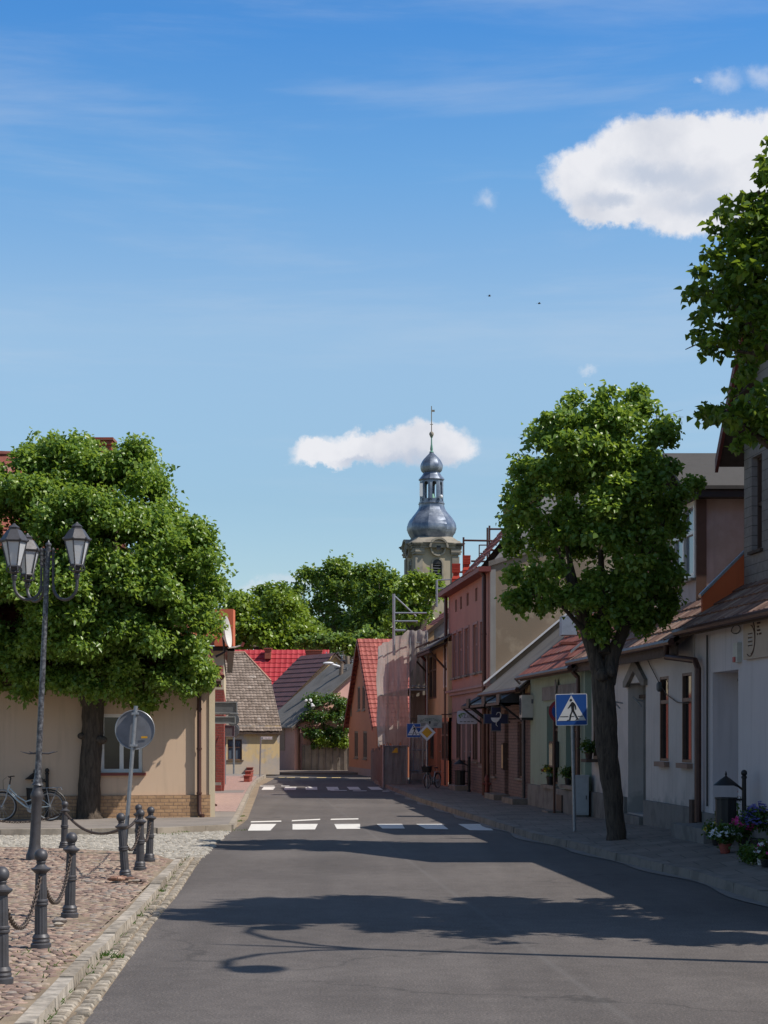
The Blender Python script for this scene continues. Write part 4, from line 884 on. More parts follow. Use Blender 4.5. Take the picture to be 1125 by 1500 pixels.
# ================================================================ LITTER BINS
def litter_bin(label, x, Y, z0, k, rot=0, grp='black litter bins with a conical roof on a ball topped post'):
    X = (x-562.5)/FPX*Y; b_ = Vector((X, Y, z0)); t = thing('litter_bin', label, 'litter bin', b_, grp); ca = math.cos(R(rot)); sa = math.sin(R(rot))
    P = lambda u, z, w=0: b_+Vector((u*ca-w*sa, u*sa+w*ca, z))*k
    mb = MB(); mb.lathe(b_, [(.075*k, 0), (.07*k, .05*k), (.045*k, .08*k), (.04*k, 1.12*k), (.052*k, 1.13*k), (.052*k, 1.16*k), (.03*k, 1.18*k)], 16); mb.build('post', 'black', t, True)
    MB().ball(P(0, 1.225), .058*k, 14, 10).build('ball', 'black', t, True)
    mb = MB(); n = 20; c_ = P(-.33, 0); mb.lathe(c_, [(.17*k, .24*k), (.19*k, .26*k), (.19*k, .74*k), (.205*k, .75*k), (.205*k, .78*k), (.16*k, .78*k), (.15*k, .5*k)], n, ribs=lambda i: 1 if i % 2 else .93); mb.build('bin', 'black', t)
    mb = MB(); mb.lathe(c_, [(.23*k, 1.0*k), (.225*k, 1.01*k), (.10*k, 1.11*k), (.04*k, 1.15*k), (.015*k, 1.17*k), (.022*k, 1.2*k), (.004*k, 1.26*k)], 20); mb.build('roof', 'black', t, True, angle=40)
    mb = MB(); mb.tube([P(0, .9), P(-.1, .98), P(-.2, 1.02), P(-.3, 1.04)], .02*k, 8); mb.tube([P(0, .74), P(-.15, .74)], .018*k, 8); mb.tube([P(0, .3), P(-.15, .3)], .018*k, 8); mb.build('bracket', 'black', t, True); return t
litter_bin('black litter bin behind the pale blue bicycle', 69, 35.2, .12, .78)
# ================================================================ TREES
def leafcloud(name, parent, clumps, n_per_m2, size, mat_, shape='pt', drop=.5, jitter=.35, shell=.55, seed=1, smooth=False, tw=7, subs=True):
    """clumps: (centre, radius) pairs; leaves hang in sprays on twig ends spread through each clump"""
    rs = np.random.RandomState(seed); allv = []; rnd = []
    if shape == 'pt': T = np.array([(0, 0), (-.42, .38), (0, 1.0), (.42, .38)]); F = [(0, 1, 2), (0, 2, 3)]
    else: T = np.array([(0, 0), (-.32, .10), (-.50, .38), (-.30, .68), (0, 1.02), (.30, .68), (.50, .38), (.32, .10)]); F = [(0, 1, 2, 3, 4), (0, 4, 5, 6, 7)]
    sub = []
    if not subs: sub = [(np.array(q[0]), q[1]) for q in clumps]
    for c_, r_ in (clumps if subs else []):
        k_ = rs.randint(5, 8)
        for q in range(k_):
            d_ = rs.normal(size=3); d_ /= np.linalg.norm(d_); d_[2] = abs(d_[2])*.9-.25; sub.append((np.array(c_)+d_*r_*rs.uniform(.35, .80), r_*rs.uniform(.28, .50)))
        if rs.rand() < .8: d_ = rs.normal(size=3); d_ /= np.linalg.norm(d_); sub.append((np.array(c_)+d_*r_*1.05, r_*.18))
    for c_, r_ in sub:
        nt_ = max(3, int(n_per_m2*r_*r_*12.6/tw)); d = rs.normal(size=(nt_, 3)); d /= np.linalg.norm(d, axis=1)[:, None]; d[:, 2] = np.where(d[:, 2] < -.25, -d[:, 2]*.7, d[:, 2])
        rad = r_*(shell+(1.08-shell)*rs.rand(nt_)**.6)*(1+.25*np.sin(d[:, 0]*7+c_[0]*3)*np.sin(d[:, 2]*6+c_[2]*5)); tip = np.array(c_)+d*rad[:, None]
        tn = rs.rand(nt_)
        tips = np.repeat(tip, tw, 0); dd = np.repeat(d, tw, 0); tr_ = np.repeat(tn, tw)
        n = len(tips); pos = tips+rs.normal(size=(n, 3))*size*(.75 if subs else .45)
        L = size*(.65+.6*rs.rand(n)); ax = dd*.7+rs.normal(size=(n, 3))*.65; ax[:, 2] -= drop; ax /= np.linalg.norm(ax, axis=1)[:, None]
        nr = dd*.45+rs.normal(size=(n, 3))*.42+np.array([.25, -.15, .85]); nr -= ax*(nr*ax).sum(1)[:, None]; nr /= np.linalg.norm(nr, axis=1)[:, None]
        sd_ = np.cross(ax, nr); fold = .25+.5*rs.rand(n)
        P = pos[:, None, :]+sd_[:, None, :]*(T[:, 0][None, :, None]*L[:, None, None])+ax[:, None, :]*(T[:, 1][None, :, None]*L[:, None, None])+nr[:, None, :]*(np.abs(T[:, 0])[None, :, None]*(L*fold)[:, None, None])-nr[:, None, :]*((T[:, 1]**2)[None, :, None]*(L*.25)[:, None, None])
        allv.append(P.reshape(-1, 3)); rnd.append(np.clip(tr_*.55+rs.rand(n)*.45, 0.01, 1))
    Vv = np.concatenate(allv); rn = np.concatenate(rnd); n = len(rn); k = len(T)
    me = bpy.data.meshes.new(name); lens = [len(f) for f in F]; idx = np.concatenate([np.array(f) for f in F])
    loops = (np.arange(n)[:, None]*k+idx[None, :]).reshape(-1).astype(np.int32); tot = np.tile(np.array(lens), n).astype(np.int32); start = np.concatenate([[0], np.cumsum(tot)[:-1]]).astype(np.int32)
    me.vertices.add(len(Vv)); me.vertices.foreach_set('co', Vv.reshape(-1).astype(np.float32)); me.loops.add(len(loops)); me.loops.foreach_set('vertex_index', loops)
    me.polygons.add(len(tot)); me.polygons.foreach_set('loop_start', start); me.polygons.foreach_set('loop_total', tot); me.update(calc_edges=True)
    a = me.attributes.new('rnd', 'FLOAT', 'FACE'); a.data.foreach_set('value', np.repeat(rn, len(F)).astype(np.float32))
    me.materials.append(MT[mat_]); o = bpy.data.objects.new(name, me); COL.objects.link(o)
    if parent is not None: put(o, parent)
    return o
def trunkmesh(parent, paths, mat_='bark', name='trunk', seed=3, rough=.05):
    rs = random.Random(seed); mb = MB()
    for pts, rad in paths:
        P = []; Q = []
        for i in range(len(pts)-1):
            a, b_ = Vector(pts[i]), Vector(pts[i+1]); n = max(2, int((b_-a).length/.15))
            for k in range(n):
                f = k/n; r_ = rad[i]+(rad[i+1]-rad[i])*f; P.append(a.lerp(b_, f)+Vector((rs.uniform(-1, 1), rs.uniform(-1, 1), 0))*r_*rough); Q.append(r_*(1+rs.uniform(-rough, rough)))
        P.append(Vector(pts[-1])); Q.append(rad[-1]); mb.tube(P, Q, 14)
    return mb.build(name, mat_, parent, True, angle=80)
def clumps2d(L, Y0, cx, cy, R_, dep, both=True, seed=1, rear=.75):
    rs = random.Random(seed); out = []
    for x, y, r_ in L:
        rho = math.hypot((x-cx)/R_[0], (y-cy)/R_[1]); h = dep*math.sqrt(max(.04, 1-min(1, rho*rho)))
        for dy in ((-.8*h+rs.uniform(-.15, .15), .75*h*rear/.75+rs.uniform(-.2, .1)) if both else (rs.uniform(-.5, .5)*h,)):
            Y = Y0+dy; jx = .35*r_; c_ = W(x+rs.uniform(-jx, jx), y+rs.uniform(-jx, jx), Y0); c_.y = Y; out.append(((c_.x, c_.y, c_.z), r_/FPX*Y0))
    return out
# tree before the beige house
b_ = G(131, 1199, .115); YT = b_.y
rz = random.Random(77)
t1 = thing('street_tree', 'broad leafy linden hiding most of the beige house', 'tree', b_)
def pw(x, y, dy=0, Y=None): v = W(x, y, Y or YT); v.y += dy; return v
trunkmesh(t1, [([pw(131, 1201), pw(130, 1190), pw(131, 1150), pw(134, 1100), pw(136, 1050), pw(137, 1000), pw(140, 920)], [.30, .25, .215, .205, .225, .20, .12]),
    ([pw(136, 1040), pw(110, 980, -.3), pw(70, 880, -.6)], [.17, .13, .05]), ([pw(138, 1030), pw(180, 960, .2), pw(230, 870, .3)], [.17, .12, .05]), ([pw(137, 1010), pw(120, 930, .6), pw(110, 820, .9)], [.14, .1, .04]), ([pw(139, 980), pw(170, 880, -.7), pw(180, 760, -.8)], [.13, .1, .03])])
for q in [(122, 1078, .09), (150, 1084, .11)]: v = pw(q[0], q[1], -.12); MB().ball(v, q[2], 8, 6, (1.1, 1, .8)).build('burl', 'bark', t1, True)
L1 = [(62, 688, 38), (105, 672, 34), (145, 700, 42), (195, 690, 34), (225, 720, 32), (20, 725, 45), (-30, 740, 55), (60, 770, 60), (130, 780, 66), (195, 785, 58), (245, 790, 36), (292, 790, 26), (262, 820, 40), (300, 835, 30), (318, 862, 14), (304, 890, 20), (294, 915, 24), (290, 950, 22), (250, 880, 55), (185, 870, 62), (105, 880, 66), (25, 870, 66), (-45, 850, 70), (0, 950, 60), (80, 955, 58), (160, 955, 60), (230, 950, 46), (280, 975, 30), (303, 985, 12), (295, 1000, 15), (235, 1003, 28), (180, 1008, 22), (40, 985, 36), (100, 1000, 30), (-40, 960, 60), (50, 1015, 14), (215, 1030, 12), (275, 1010, 16), (-60, 1000, 30), (130, 975, 40), (90, 925, 50), (170, 930, 50), (140, 880, 60), (190, 990, 30), (120, 1010, 26), (150, 1015, 22), (-110, 900, 70), (-110, 990, 55), (-95, 790, 70), (-10, 1000, 36), (-70, 1020, 36)]
for _ in range(60):
    x_, y_ = rz.uniform(-110, 320), rz.uniform(665, 1010); q_ = rz.uniform(18, 42)
    if math.hypot((x_-110)/205, (y_-850)/175)+q_/230 < 1.0: L1.append((x_, y_, q_))
leafcloud('crown', t1, clumps2d(L1, YT, 120, 850, (230, 200), 2.3, seed=5, rear=.2)+clumps2d(L1, YT, 120, 850, (230, 200), .9, seed=15, rear=.3)+clumps2d([(x, y, r_*.7) for x, y, r_ in L1], YT, 120, 850, (230, 200), 2.45, seed=16, rear=.15), 240, .092, 'leaf', seed=3, shell=.4)
# middle tree on the east pavement
b_ = G(903, 1233, .125); YT = b_.y
t2 = thing('street_tree', 'tall linden on the kerb with dark forked trunk before the white house', 'tree', b_)
trunkmesh(t2, [([pw(903, 1236), pw(903, 1220), pw(898, 1170), pw(890, 1110), pw(886, 1060), pw(884, 1010), pw(884, 980)], [.165, .148, .15, .165, .18, .185, .175]),
    ([pw(886, 1010), pw(872, 965), pw(858, 920), pw(846, 880), pw(830, 800)], [.15, .11, .10, .08, .03]), ([pw(888, 1000), pw(898, 960, .05), pw(912, 925), pw(925, 880), pw(940, 790)], [.15, .115, .10, .07, .03]),
    ([pw(884, 960), pw(886, 900, .3), pw(884, 780, .4)], [.13, .09, .03]), ([pw(862, 930), pw(820, 890, -.3), pw(775, 874, -.5)], [.05, .025, .008]), ([pw(912, 925), pw(950, 885, -.2), pw(985, 850, -.2)], [.07, .04, .012]), ([pw(925, 860), pw(980, 750), pw(1018, 715)], [.05, .03, .01]), ([pw(846, 880), pw(805, 760, .3)], [.06, .02])], seed=4)
for q in [(880, 990, .10), (893, 985, .09)]: v = pw(q[0], q[1], -.17); MB().ball(v, q[2], 8, 6).build('burl', 'bark', t2, True)
L2 = [(839, 599, 17), (884, 592, 20), (935, 580, 14), (922, 612, 30), (803, 632, 17), (827, 632, 30), (869, 632, 32), (908, 640, 38), (970, 634, 13), (962, 660, 20), (942, 662, 32), (792, 668, 28), (832, 672, 38), (881, 676, 40), (924, 690, 38), (970, 694, 14), (760, 709, 15), (758, 733, 18), (798, 712, 34), (838, 712, 38), (882, 724, 42), (927, 724, 38), (955, 721, 26), (1013, 712, 8), (992, 730, 9), (752, 766, 12), (776, 757, 28), (820, 760, 34), (868, 762, 38), (918, 765, 36), (960, 763, 28), (990, 776, 7), (750, 802, 11), (788, 800, 24), (830, 802, 28), (869, 805, 26), (912, 806, 34), (950, 803, 28), (972, 822, 14), (752, 846, 9), (782, 846, 15), (818, 838, 22), (912, 845, 34), (948, 848, 28), (974, 848, 12), (748, 879, 6), (772, 868, 10), (845, 876, 20), (868, 893, 20), (890, 910, 15), (928, 900, 20), (950, 905, 13), (970, 872, 18), (912, 872, 30), (945, 872, 26), (860, 850, 22), (970, 905, 10), (800, 868, 16), (822, 880, 17), (795, 888, 9), (765, 884, 7), (735, 0, 0)][:-1]+[(868, 925, 14), (882, 935, 9), (940, 918, 12), (905, 890, 22), (985, 850, 8), (980, 885, 8)]
leafcloud('crown', t2, clumps2d(L2, YT, 870, 740, (135, 190), 1.2, seed=6), 390, .078, 'leaf', shape='lobed', seed=8, shell=.4)
# near tree at the right, only its west side in view
YN = 16.3; b_ = Vector((5.0, YN, ez(5.0, YN)))
t3 = thing('street_tree', 'nearest tree, dark leafy branches reaching in from the right edge', 'tree', b_)
P3 = lambda x, y, dy=0: Vector(((x-562.5)/FPX*YN, YN+dy, EYE+(HZ-y)/FPX*YN))
trunkmesh(t3, [([b_-Vector((0, 0, .1)), b_+Vector((0, 0, .4)), (4.95, YN, 2.2), (5.0, YN, 3.6), (5.0, YN, 6.5)], [.30, .23, .2, .2, .05]), ([(4.97, YN, 3.2), (4.3, YN, 4.6), P3(1120, 500), P3(1060, 430), P3(1010, 420)], [.13, .09, .045, .02, .006]),
   ([(4.97, YN, 2.9), (4.2, YN-.1, 3.9), P3(1110, 640), P3(1060, 600), P3(1032, 602)], [.10, .06, .03, .012, .005]), ([P3(1110, 520), P3(1060, 510), P3(1030, 500), P3(1004, 512)], [.02, .010, .007, .004]), ([(5, YN, 4), (4.4, YN+.6, 5.6), P3(1110, 280)], [.1, .06, .02]), ([(5, YN, 4.2), (5.9, YN-.5, 6.4)], [.1, .03]), ([P3(1100, 560), P3(1078, 585), P3(1064, 608)], [.012, .007, .004])], seed=9)
L3 = [(1112, 222, 11), (1108, 245, 10), (1125, 255, 24), (1108, 278, 12), (1125, 300, 20), (1043, 309, 9), (1036, 322, 6), (1060, 318, 13), (1082, 314, 12), (1070, 340, 20), (1092, 335, 16), (1052, 352, 12), (1043, 368, 9), (1080, 368, 22), (1110, 360, 26), (1060, 388, 16), (1036, 396, 10), (1018, 390, 6), (1009, 392, 4), (1092, 398, 26), (1122, 400, 26), (1048, 416, 13), (1024, 428, 8), (1010, 428, 6), (998, 430, 5), (1074, 428, 22), (1104, 436, 26), (1030, 446, 9), (1014, 454, 6), (1054, 450, 15), (1084, 462, 22), (1118, 466, 22), (1042, 474, 10), (1016, 478, 5), (1009, 487, 6), (1022, 466, 6), (1068, 484, 15), (1098, 492, 20), (1122, 500, 18), (1012, 510, 4), (1022, 510, 5), (1036, 505, 5), (1046, 512, 4), (1052, 496, 9), (1080, 508, 11), (1104, 510, 9), (1079, 520, 5), (1072, 550, 6), (1082, 546, 5), (1066, 560, 4),
 (1014, 603, 4), (1024, 600, 5), (1028, 610, 5), (1040, 604, 5), (1052, 600, 6), (1060, 610, 8), (1074, 600, 12), (1092, 596, 14), (1112, 592, 16), (1054, 622, 5), (1084, 618, 12), (1106, 618, 16), (1124, 612, 16), (1096, 640, 12), (1116, 642, 14), (1074, 640, 7), (1064, 652, 4)]
L3 = [(x+16, y, r_) for x, y, r_ in L3]
cl = clumps2d(L3, YN, 1130, 430, (140, 260), .5, seed=2)
rs = random.Random(5); c2 = []
for _ in range(60):
    th, ph = rs.uniform(0, 6.283), rs.uniform(-.9, 1.4); q = rs.uniform(.55, 1); c_ = Vector((5.5+1.5*math.cos(th)*math.cos(ph)*q, YN+.1+1.75*math.sin(th)*math.cos(ph)*q, 6.3+1.8*math.sin(ph)*q))
    px_ = c_.x/c_.y*FPX+562.5; r0 = rs.uniform(.3, .5)
    if px_-r0*230 > 1150: c2.append((tuple(c_), r0))
for _ in range(34): c2.append(((rs.uniform(4.4, 6.4), YN+rs.uniform(-1.7, 2.0), rs.uniform(3.5, 5.2)), rs.uniform(.3, .45)))  # unseen low clumps, added to fill out the shadow on the road
leafcloud('outer_crown', t3, c2, 230, .10, 'leaf_near', shape='lobed', seed=13, shell=.3)
leafcloud('crown', t3, cl, 430, .072, 'leaf_near', shape='lobed', seed=12, shell=.2, subs=False, tw=5)

# ================================================================ FAR TREES
def fartree(label, Y, L, base, mat_, size=.27, den=52, grp='trees beyond the far roofs', seed=1, dep=3.5):
    b_ = Vector(((base-562.5)/FPX*Y, Y, -.2)); t = thing('tree', label, 'tree', b_, grp)
    cl = clumps2d(L, Y, sum(q[0] for q in L)/len(L), sum(q[1] for q in L)/len(L), (80, 80), dep, seed=seed)
    ytop = min(q[1] for q in L); s = FPX/Y; P = lambda x, y, d=0: Vector(((x-562.5)/FPX*Y, Y+d, EYE+(HZ-y)/FPX*Y))
    br = [([b_, P(base, 1000), P(base+2, (ytop+1000)/2), P(base+3, ytop+15)], [.5, .4, .25, .05])]
    rs = random.Random(seed)
    for q in rs.sample(L, min(6, len(L))): br.append(([P(base+1, (ytop+1020)/2), P(q[0], q[1]+q[2]*.4, rs.uniform(-1, 1))], [.2, .04]))
    trunkmesh(t, br, seed=seed); leafcloud('crown', t, cl, den, size, mat_, seed=seed+20, shell=.35, jitter=.4, drop=.2, tw=6); return t
fartree('round yellowish green tree behind the grey tiled cottage', 108, [(350, 905, 22), (370, 893, 24), (398, 897, 24), (420, 905, 24), (360, 925, 26), (385, 925, 28), (412, 930, 26), (345, 930, 22), (440, 925, 24), (430, 945, 20), (345, 890, 14), (360, 950, 22), (390, 950, 24), (420, 950, 24)], 392, 'leaf_far2', seed=3)
fartree('mid green tree behind the round yellowish one', 116, [(395, 880, 16), (415, 880, 17), (430, 895, 20), (448, 915, 20), (460, 935, 22), (350, 880, 10)], 425, 'leaf_far', seed=4)
fartree('tallest spreading tree with open crown left of the church', 122, [(470, 845, 20), (488, 838, 22), (506, 850, 20), (450, 852, 15), (440, 868, 12), (520, 862, 16), (476, 870, 20), (500, 875, 22), (448, 895, 10), (520, 890, 18), (490, 898, 18), (478, 915, 14), (505, 920, 20), (465, 885, 8), (485, 935, 22), (510, 940, 22), (460, 935, 18)], 490, 'leaf_far', seed=5, den=36)
fartree('dark green tree between the spreading tree and the church', 120, [(535, 850, 18), (555, 845, 18), (572, 855, 17), (545, 875, 22), (570, 880, 22), (540, 900, 24), (565, 905, 22), (525, 925, 22), (550, 930, 20), (590, 868, 14), (575, 930, 22), (600, 930, 22)], 552, 'leaf_far', seed=6)
fartree('bright yellow green tree in front of the church tower', 112, [(600, 862, 15), (617, 858, 13), (632, 862, 12), (590, 882, 18), (612, 882, 18), (635, 880, 14), (595, 905, 20), (618, 905, 18), (575, 915, 16), (645, 870, 10)], 605, 'leaf_far2', seed=7)
fartree('low dark tree between the far roofs and the poles', 104, [(455, 945, 14), (475, 948, 12), (495, 950, 14), (512, 955, 14), (525, 950, 16), (538, 940, 16)], 500, 'leaf_far', seed=8)
# rose bush
Yq = 84.5; bu = thing('rose_bush', 'large rambling bush with white blooms leaning over the concrete fence', 'bush', Vector(((478-562.5)/FPX*Yq, Yq, .1)))
Lb = [(462, 1032, 14), (482, 1028, 14), (500, 1030, 13), (455, 1050, 14), (475, 1052, 18), (497, 1052, 16), (446, 1052, 6), (445, 1075, 6), (460, 1078, 16), (480, 1078, 16), (500, 1075, 14), (508, 1045, 8), (465, 1093, 12), (448, 1090, 9), (490, 1090, 12), (506, 1088, 9)]
leafcloud('leaves', bu, clumps2d(Lb, Yq, 478, 1058, (40, 40), 1.0, seed=4), 150, .12, 'leaf_bush', seed=31, shell=.3)
trunkmesh(bu, [([(bu.location.x, Yq, 0), (bu.location.x+.1, Yq, 1.2), (bu.location.x-.2, Yq, 2.6)], [.1, .08, .03])], name='stem')
mb = MB(); rs = random.Random(4)
for x, y in [(449, 1027), (454, 1026), (458, 1033), (511, 1041)]:
    for _ in range(3): mb.ball(W(x+rs.uniform(-1.5, 1.5), y+rs.uniform(-1.5, 1.5), Yq-1.1), .06, 6, 4)
mb.build('blossom', 'fl_white', bu, True)
Lc = [(470+i*6, 1087, 4) for i in range(7)]
iv = leafcloud('hedge_top', None, clumps2d(Lc, 84.0, 490, 1087, (50, 20), .3, seed=4), 90, .13, 'leaf_far2', seed=35); tag(iv, 'bright green creeper trailing along the top of the concrete fence', 'creeper')

# ================================================================ FAR HOUSES
# grey tiled cottage
Yc = 76.5; hx_ = lambda x, Y=Yc: (x-562.5)/FPX*Y; hz_ = lambda y, Y=Yc: EYE+(HZ-y)/FPX*Y
h1 = thing('cottage', 'low cottage with flaking yellow walls under a steep grey tiled roof', 'cottage', (hx_(409), Yc, .1)); AC = 15.0; OX = hx_(409.5); f1 = Flat(OX, Yc, AC); ca, sa = math.cos(R(AC)), math.sin(R(AC))
def cu_(x): k = (x-562.5)/FPX; return (k*Yc-OX)/(ca-k*sa)
w_ = (cu_(333.5), cu_(354.5), hz_(1113), hz_(1083)); w2_ = (cu_(285), cu_(306), hz_(1113), hz_(1083))
xa = -4.4; ze = hz_(1073)
mb = MB(); wall(mb, f1, xa, 0, .05, ze+.3, [w_, w2_], .15)
for u in (xa, 0): mb.face([f1.p(u, .05), f1.p(u, .05, -6.4), f1.p(u, ze, -6.4), f1.p(u, ze+2.3, -3.2), f1.p(u, ze+.3)])
mb.face([f1.p(xa, .05, -6.4), f1.p(0, .05, -6.4), f1.p(0, ze, -6.4), f1.p(xa, ze, -6.4)]); mb.build('wall', 'cottage', h1)
for h in (w_, w2_): window(f1, h, h1, 'brownframe', 'glass_blue', .10, .05, 1, .62, 'wood_dark', .06)
e0 = f1.p(xa-.1, hz_(1072, 76.2), .16); ue = .08-(xa-.1); zr = hz_(957, 79.6); rv = f1.p(0, zr, -3.4)-f1.p(0, e0.z, .16); Lr = rv.length; fm = (hz_(999, 78.6)-e0.z)/(zr-e0.z); ut = ue-1.0
lim = lambda v: (0, ue-.06*v/Lr if v/Lr < fm else ue-.06+(ut-ue)*((v/Lr-fm)/(1-fm)))
U3 = Vector((ca, sa, 0)); mb = MB(); tiles(mb, e0, U3, rv, 5, Lr, .15, .165, .03, .03, lim, 3, .012); rf = mb.build('roof', 'tile_grey', h1)
pm = e0+U3*(ue-.06)+rv*fm; pr = e0+U3*ut+rv; pl_ = e0+rv
mb = MB(); mb.face([pm, pm+Vector((-sa, ca, 0))*2.8, pr]); mb.tube([pm+Vector((0, 0, .03)), pr+Vector((0, 0, .03)), pl_+Vector((0, 0, .03))], .07, 6); mb.build('ridge_tiles', by_rnd('mossy_ridge', [(0, (.34, .20, .14)), (1, (.34, .20, .14))]), h1)
mb = MB(); mb.face([pl_, pr, f1.p(0, e0.z, -6.8), f1.p(xa-.1, e0.z, -6.8)]); mb.build('rear_roof', 'tile_brown', h1)
mb = MB(); mb.fbox(f1, xa-.1, .06, e0.z-.10, e0.z-.01, .10, .18); mb.fbox(f1, xa-.1, .04, e0.z-.08, e0.z-.03, 0, .10); mb.build('eaves_board', 'wood_dark', h1)
# red metal roofed barn
Yr = 97.0; h2 = thing('barn', 'long barn with a bright red metal roof rising behind the cottage', 'barn', (hx_(400, Yr), Yr, 0))
x0, x1 = hx_(300, Yr), hx_(480, Yr); zrg, zev = hz_(952.5, Yr+3), hz_(1040, Yr-.3)
mb = MB(); tiles(mb, (x0, Yr-.3, zev), (1, 0, 0), (0, 3.3, zrg-zev), x1-x0, math.hypot(3.3, zrg-zev), .30, .36, .03, .035, None, 4, 0); r2 = mb.build('roof', 'tile_metal', h2)
mb = MB(); mb.box((x0, Yr, 0), (x1, Yr+6, zev)); mb.prism([(x0+.02, Yr+.1, zev), (x0+.02, Yr+5.9, zev), (x0+.02, Yr+3, zrg-.1)], (x1-x0-.04, 0, 0)); mb.build('wall', 'farpink', h2)
MB().face([(x0, Yr+3, zrg), (x1, Yr+3, zrg), (x1, Yr+6.3, zev), (x0, Yr+6.3, zev)]).build('rear_roof', 'tile_metal', h2)
def chim(parent, x0_, x1_, yt, yb, Y, mat_='chimbrick'):
    return chimney(parent, x0_, x1_, yt, yb, Y, .5, mat_)
chim(r2, 387, 397.5, 949, 965, Yr+2.2); chim(r2, 447, 472, 952, 985, Yr+1.0)
# brown metal roofed house (gable turned) and grey lean house before it
def turned_house(label, Y0, px, pb, ang, wgab, length, ze_, zr_, wallm, roofm, kind, name='house', cat='house', tilek=None, ov=.25):
    """near eave corner stands at pixel px; the gable runs right and away at ang, the long side runs left and away"""
    t = thing(name, label, cat, (hx_(px, Y0), Y0, 0)); O = Vector((hx_(px, Y0), Y0, 0)); g = Vector((math.cos(R(ang)), math.sin(R(ang)), 0)); l = Vector((-math.sin(R(ang)), math.cos(R(ang)), 0))
    up = Vector((0, 0, 1)); mb = MB(); A, B = O, O+g*wgab; m_ = O+g*wgab/2
    mb.face([A, B, B+up*ze_, m_+up*zr_, A+up*ze_]); mb.face([A+l*length, B+l*length, B+l*length+up*ze_, m_+l*length+up*zr_, A+l*length+up*ze_]); mb.build('gable_wall', wallm, t)
    for q in (A, B): MB().face([q, q+l*length, q+l*length+up*ze_, q+up*ze_]).build('side_wall', kind, t)
    for s_, E in ((1, A), (-1, B)):
        e = E+up*ze_; r_ = m_+up*zr_; d = (r_-e).normalized(); e2 = e-d*.35-l*ov; r2 = r_-l*ov; mb = MB()
        tiles(mb, e2+up*.02, l, d, length+2*ov, (r2-e2).length, *(tilek or (.3, .36, .025, .03)), None, 3, 0) if roofm.startswith('tile') else mb.prism([e2, e2+l*(length+2*ov), r2+l*(length+2*ov), r2], up*.06)
        mb.build('roof', roofm, t)
        mb = MB(); mb.prism([e2-up*.02, r2-up*.02, r2-up*.14, e2-up*.14], l*.05); mb.build('verge_board', 'wood_dark', t)
    return t, O, g, l
up = Vector((0, 0, 1))
t_, O, g, l = turned_house('house with a dark brown metal roof and yellow ochre gable', 90.5, 405, 1130, 30, 6.6, 3.4, hz_(1043, 90.5), 5.95, 'ochre', 'tile_metal_dull', 'ochre')
MB().tube([O+g*1.0-l*.3+up*3.1, O+g*1.7-l*.3+up*3.75+l*.6], .03, 6).build('snow_rail', 'galv', t_)
t_, O, g, l = turned_house('pale pink gabled house with a grey sheet roof behind the bush', 83.8, 431.5, 1131, 30, 7.2, 3.0, hz_(1060, 83.8), 5.15, 'farpink', 'eternit', 'pink_low')  # side walls get a darker pink, their shade put into the colour
mb = MB(); w = .5; q = O+l*1.0
mb.hexa([q-g*.02+up*1.0, q+l*w-g*.02+up*1.0, q+l*w+g*.06+up*1.0, q+g*.06+up*1.0, q-g*.02+up*2.1, q+l*w-g*.02+up*2.1, q+l*w+g*.06+up*2.1, q+g*.06+up*2.1]); mb.build('window', 'shutter', t_)
mb = MB(); mb.tube([O-g*.12-l*.12+up*2.25, O-l*.1+up*2.1+g*.18, O-l*.1+g*.2+up*.1], .06, 8); mb.build('downpipe', 'brownpipe', t_, True)
# concrete fence
Yf = 84.0; x0, x1 = hx_(444, Yf), hx_(516, Yf); fe = thing('concrete_fence', 'tall fence of weathered concrete panels under the rose bush', 'fence', (hx_(480, Yf), Yf, .08)); ztf = hz_(1092, Yf)
n = 7
for i in range(n+1):
    x = x0+(x1-x0)*i/n; MB().box((x-.05, Yf-.07, .05), (x+.05, Yf+.07, ztf+.03)).build('post', 'kerb_dark', fe)
    if i < n: MB().box((x+.052, Yf-.02, .05), (x+(x1-x0)/n-.052, Yf+.03, ztf)).build('panel', 'concrete', fe)
# wooden poles with lamp
def upole(label, a, b_, Y, r_=.10, arms=True):
    A, B = Vector((hx_(b_[0], Y), Y, 0)), W(a[0], a[1], Y); B.y = Y; A = A+(A-B)*0; t = thing('utility_pole', label, 'utility pole', A, 'leaning wooden poles behind the bush')
    MB().tube([A, B], [r_*1.3, r_], 10).build('pole', 'wood_grey', t, True); mb = MB()
    if arms:
        for k in range(3): q = B+Vector((.25*(k-1), 0, -.15-.1*k)); mb.lathe(q, [(.03, 0), (.05, .05), (.03, .12), (.05, .16), (.01, .2)], 8)
        mb.tube([B+Vector((-.35, 0, -.2)), B+Vector((.35, 0, -.3))], .035, 6); mb.build('insulators', 'signback', t, True)
    return t
p1 = upole('leaning wooden pole carrying a street light arm above the bush', (500.5, 972), (492, 1131), 86)
MB().tube([W(500, 977, 86), W(490, 974, 85.8), W(480, 971, 85.6)], .05, 8).build('lamp_arm', 'signwhite', p1, True)
mb = MB(); mb.ball(W(481, 971.5, 85.6), .12, 10, 6, (2.2, 1, .6)); mb.build('lamp_head', 'signwhite', p1, True)
upole('wooden pole leaning the other way beside the orange gable', (508.5, 961), (521, 1131), 87)
upole('shorter third pole top between the two leaning ones', (504, 985), (509, 1131), 88, .07, False)
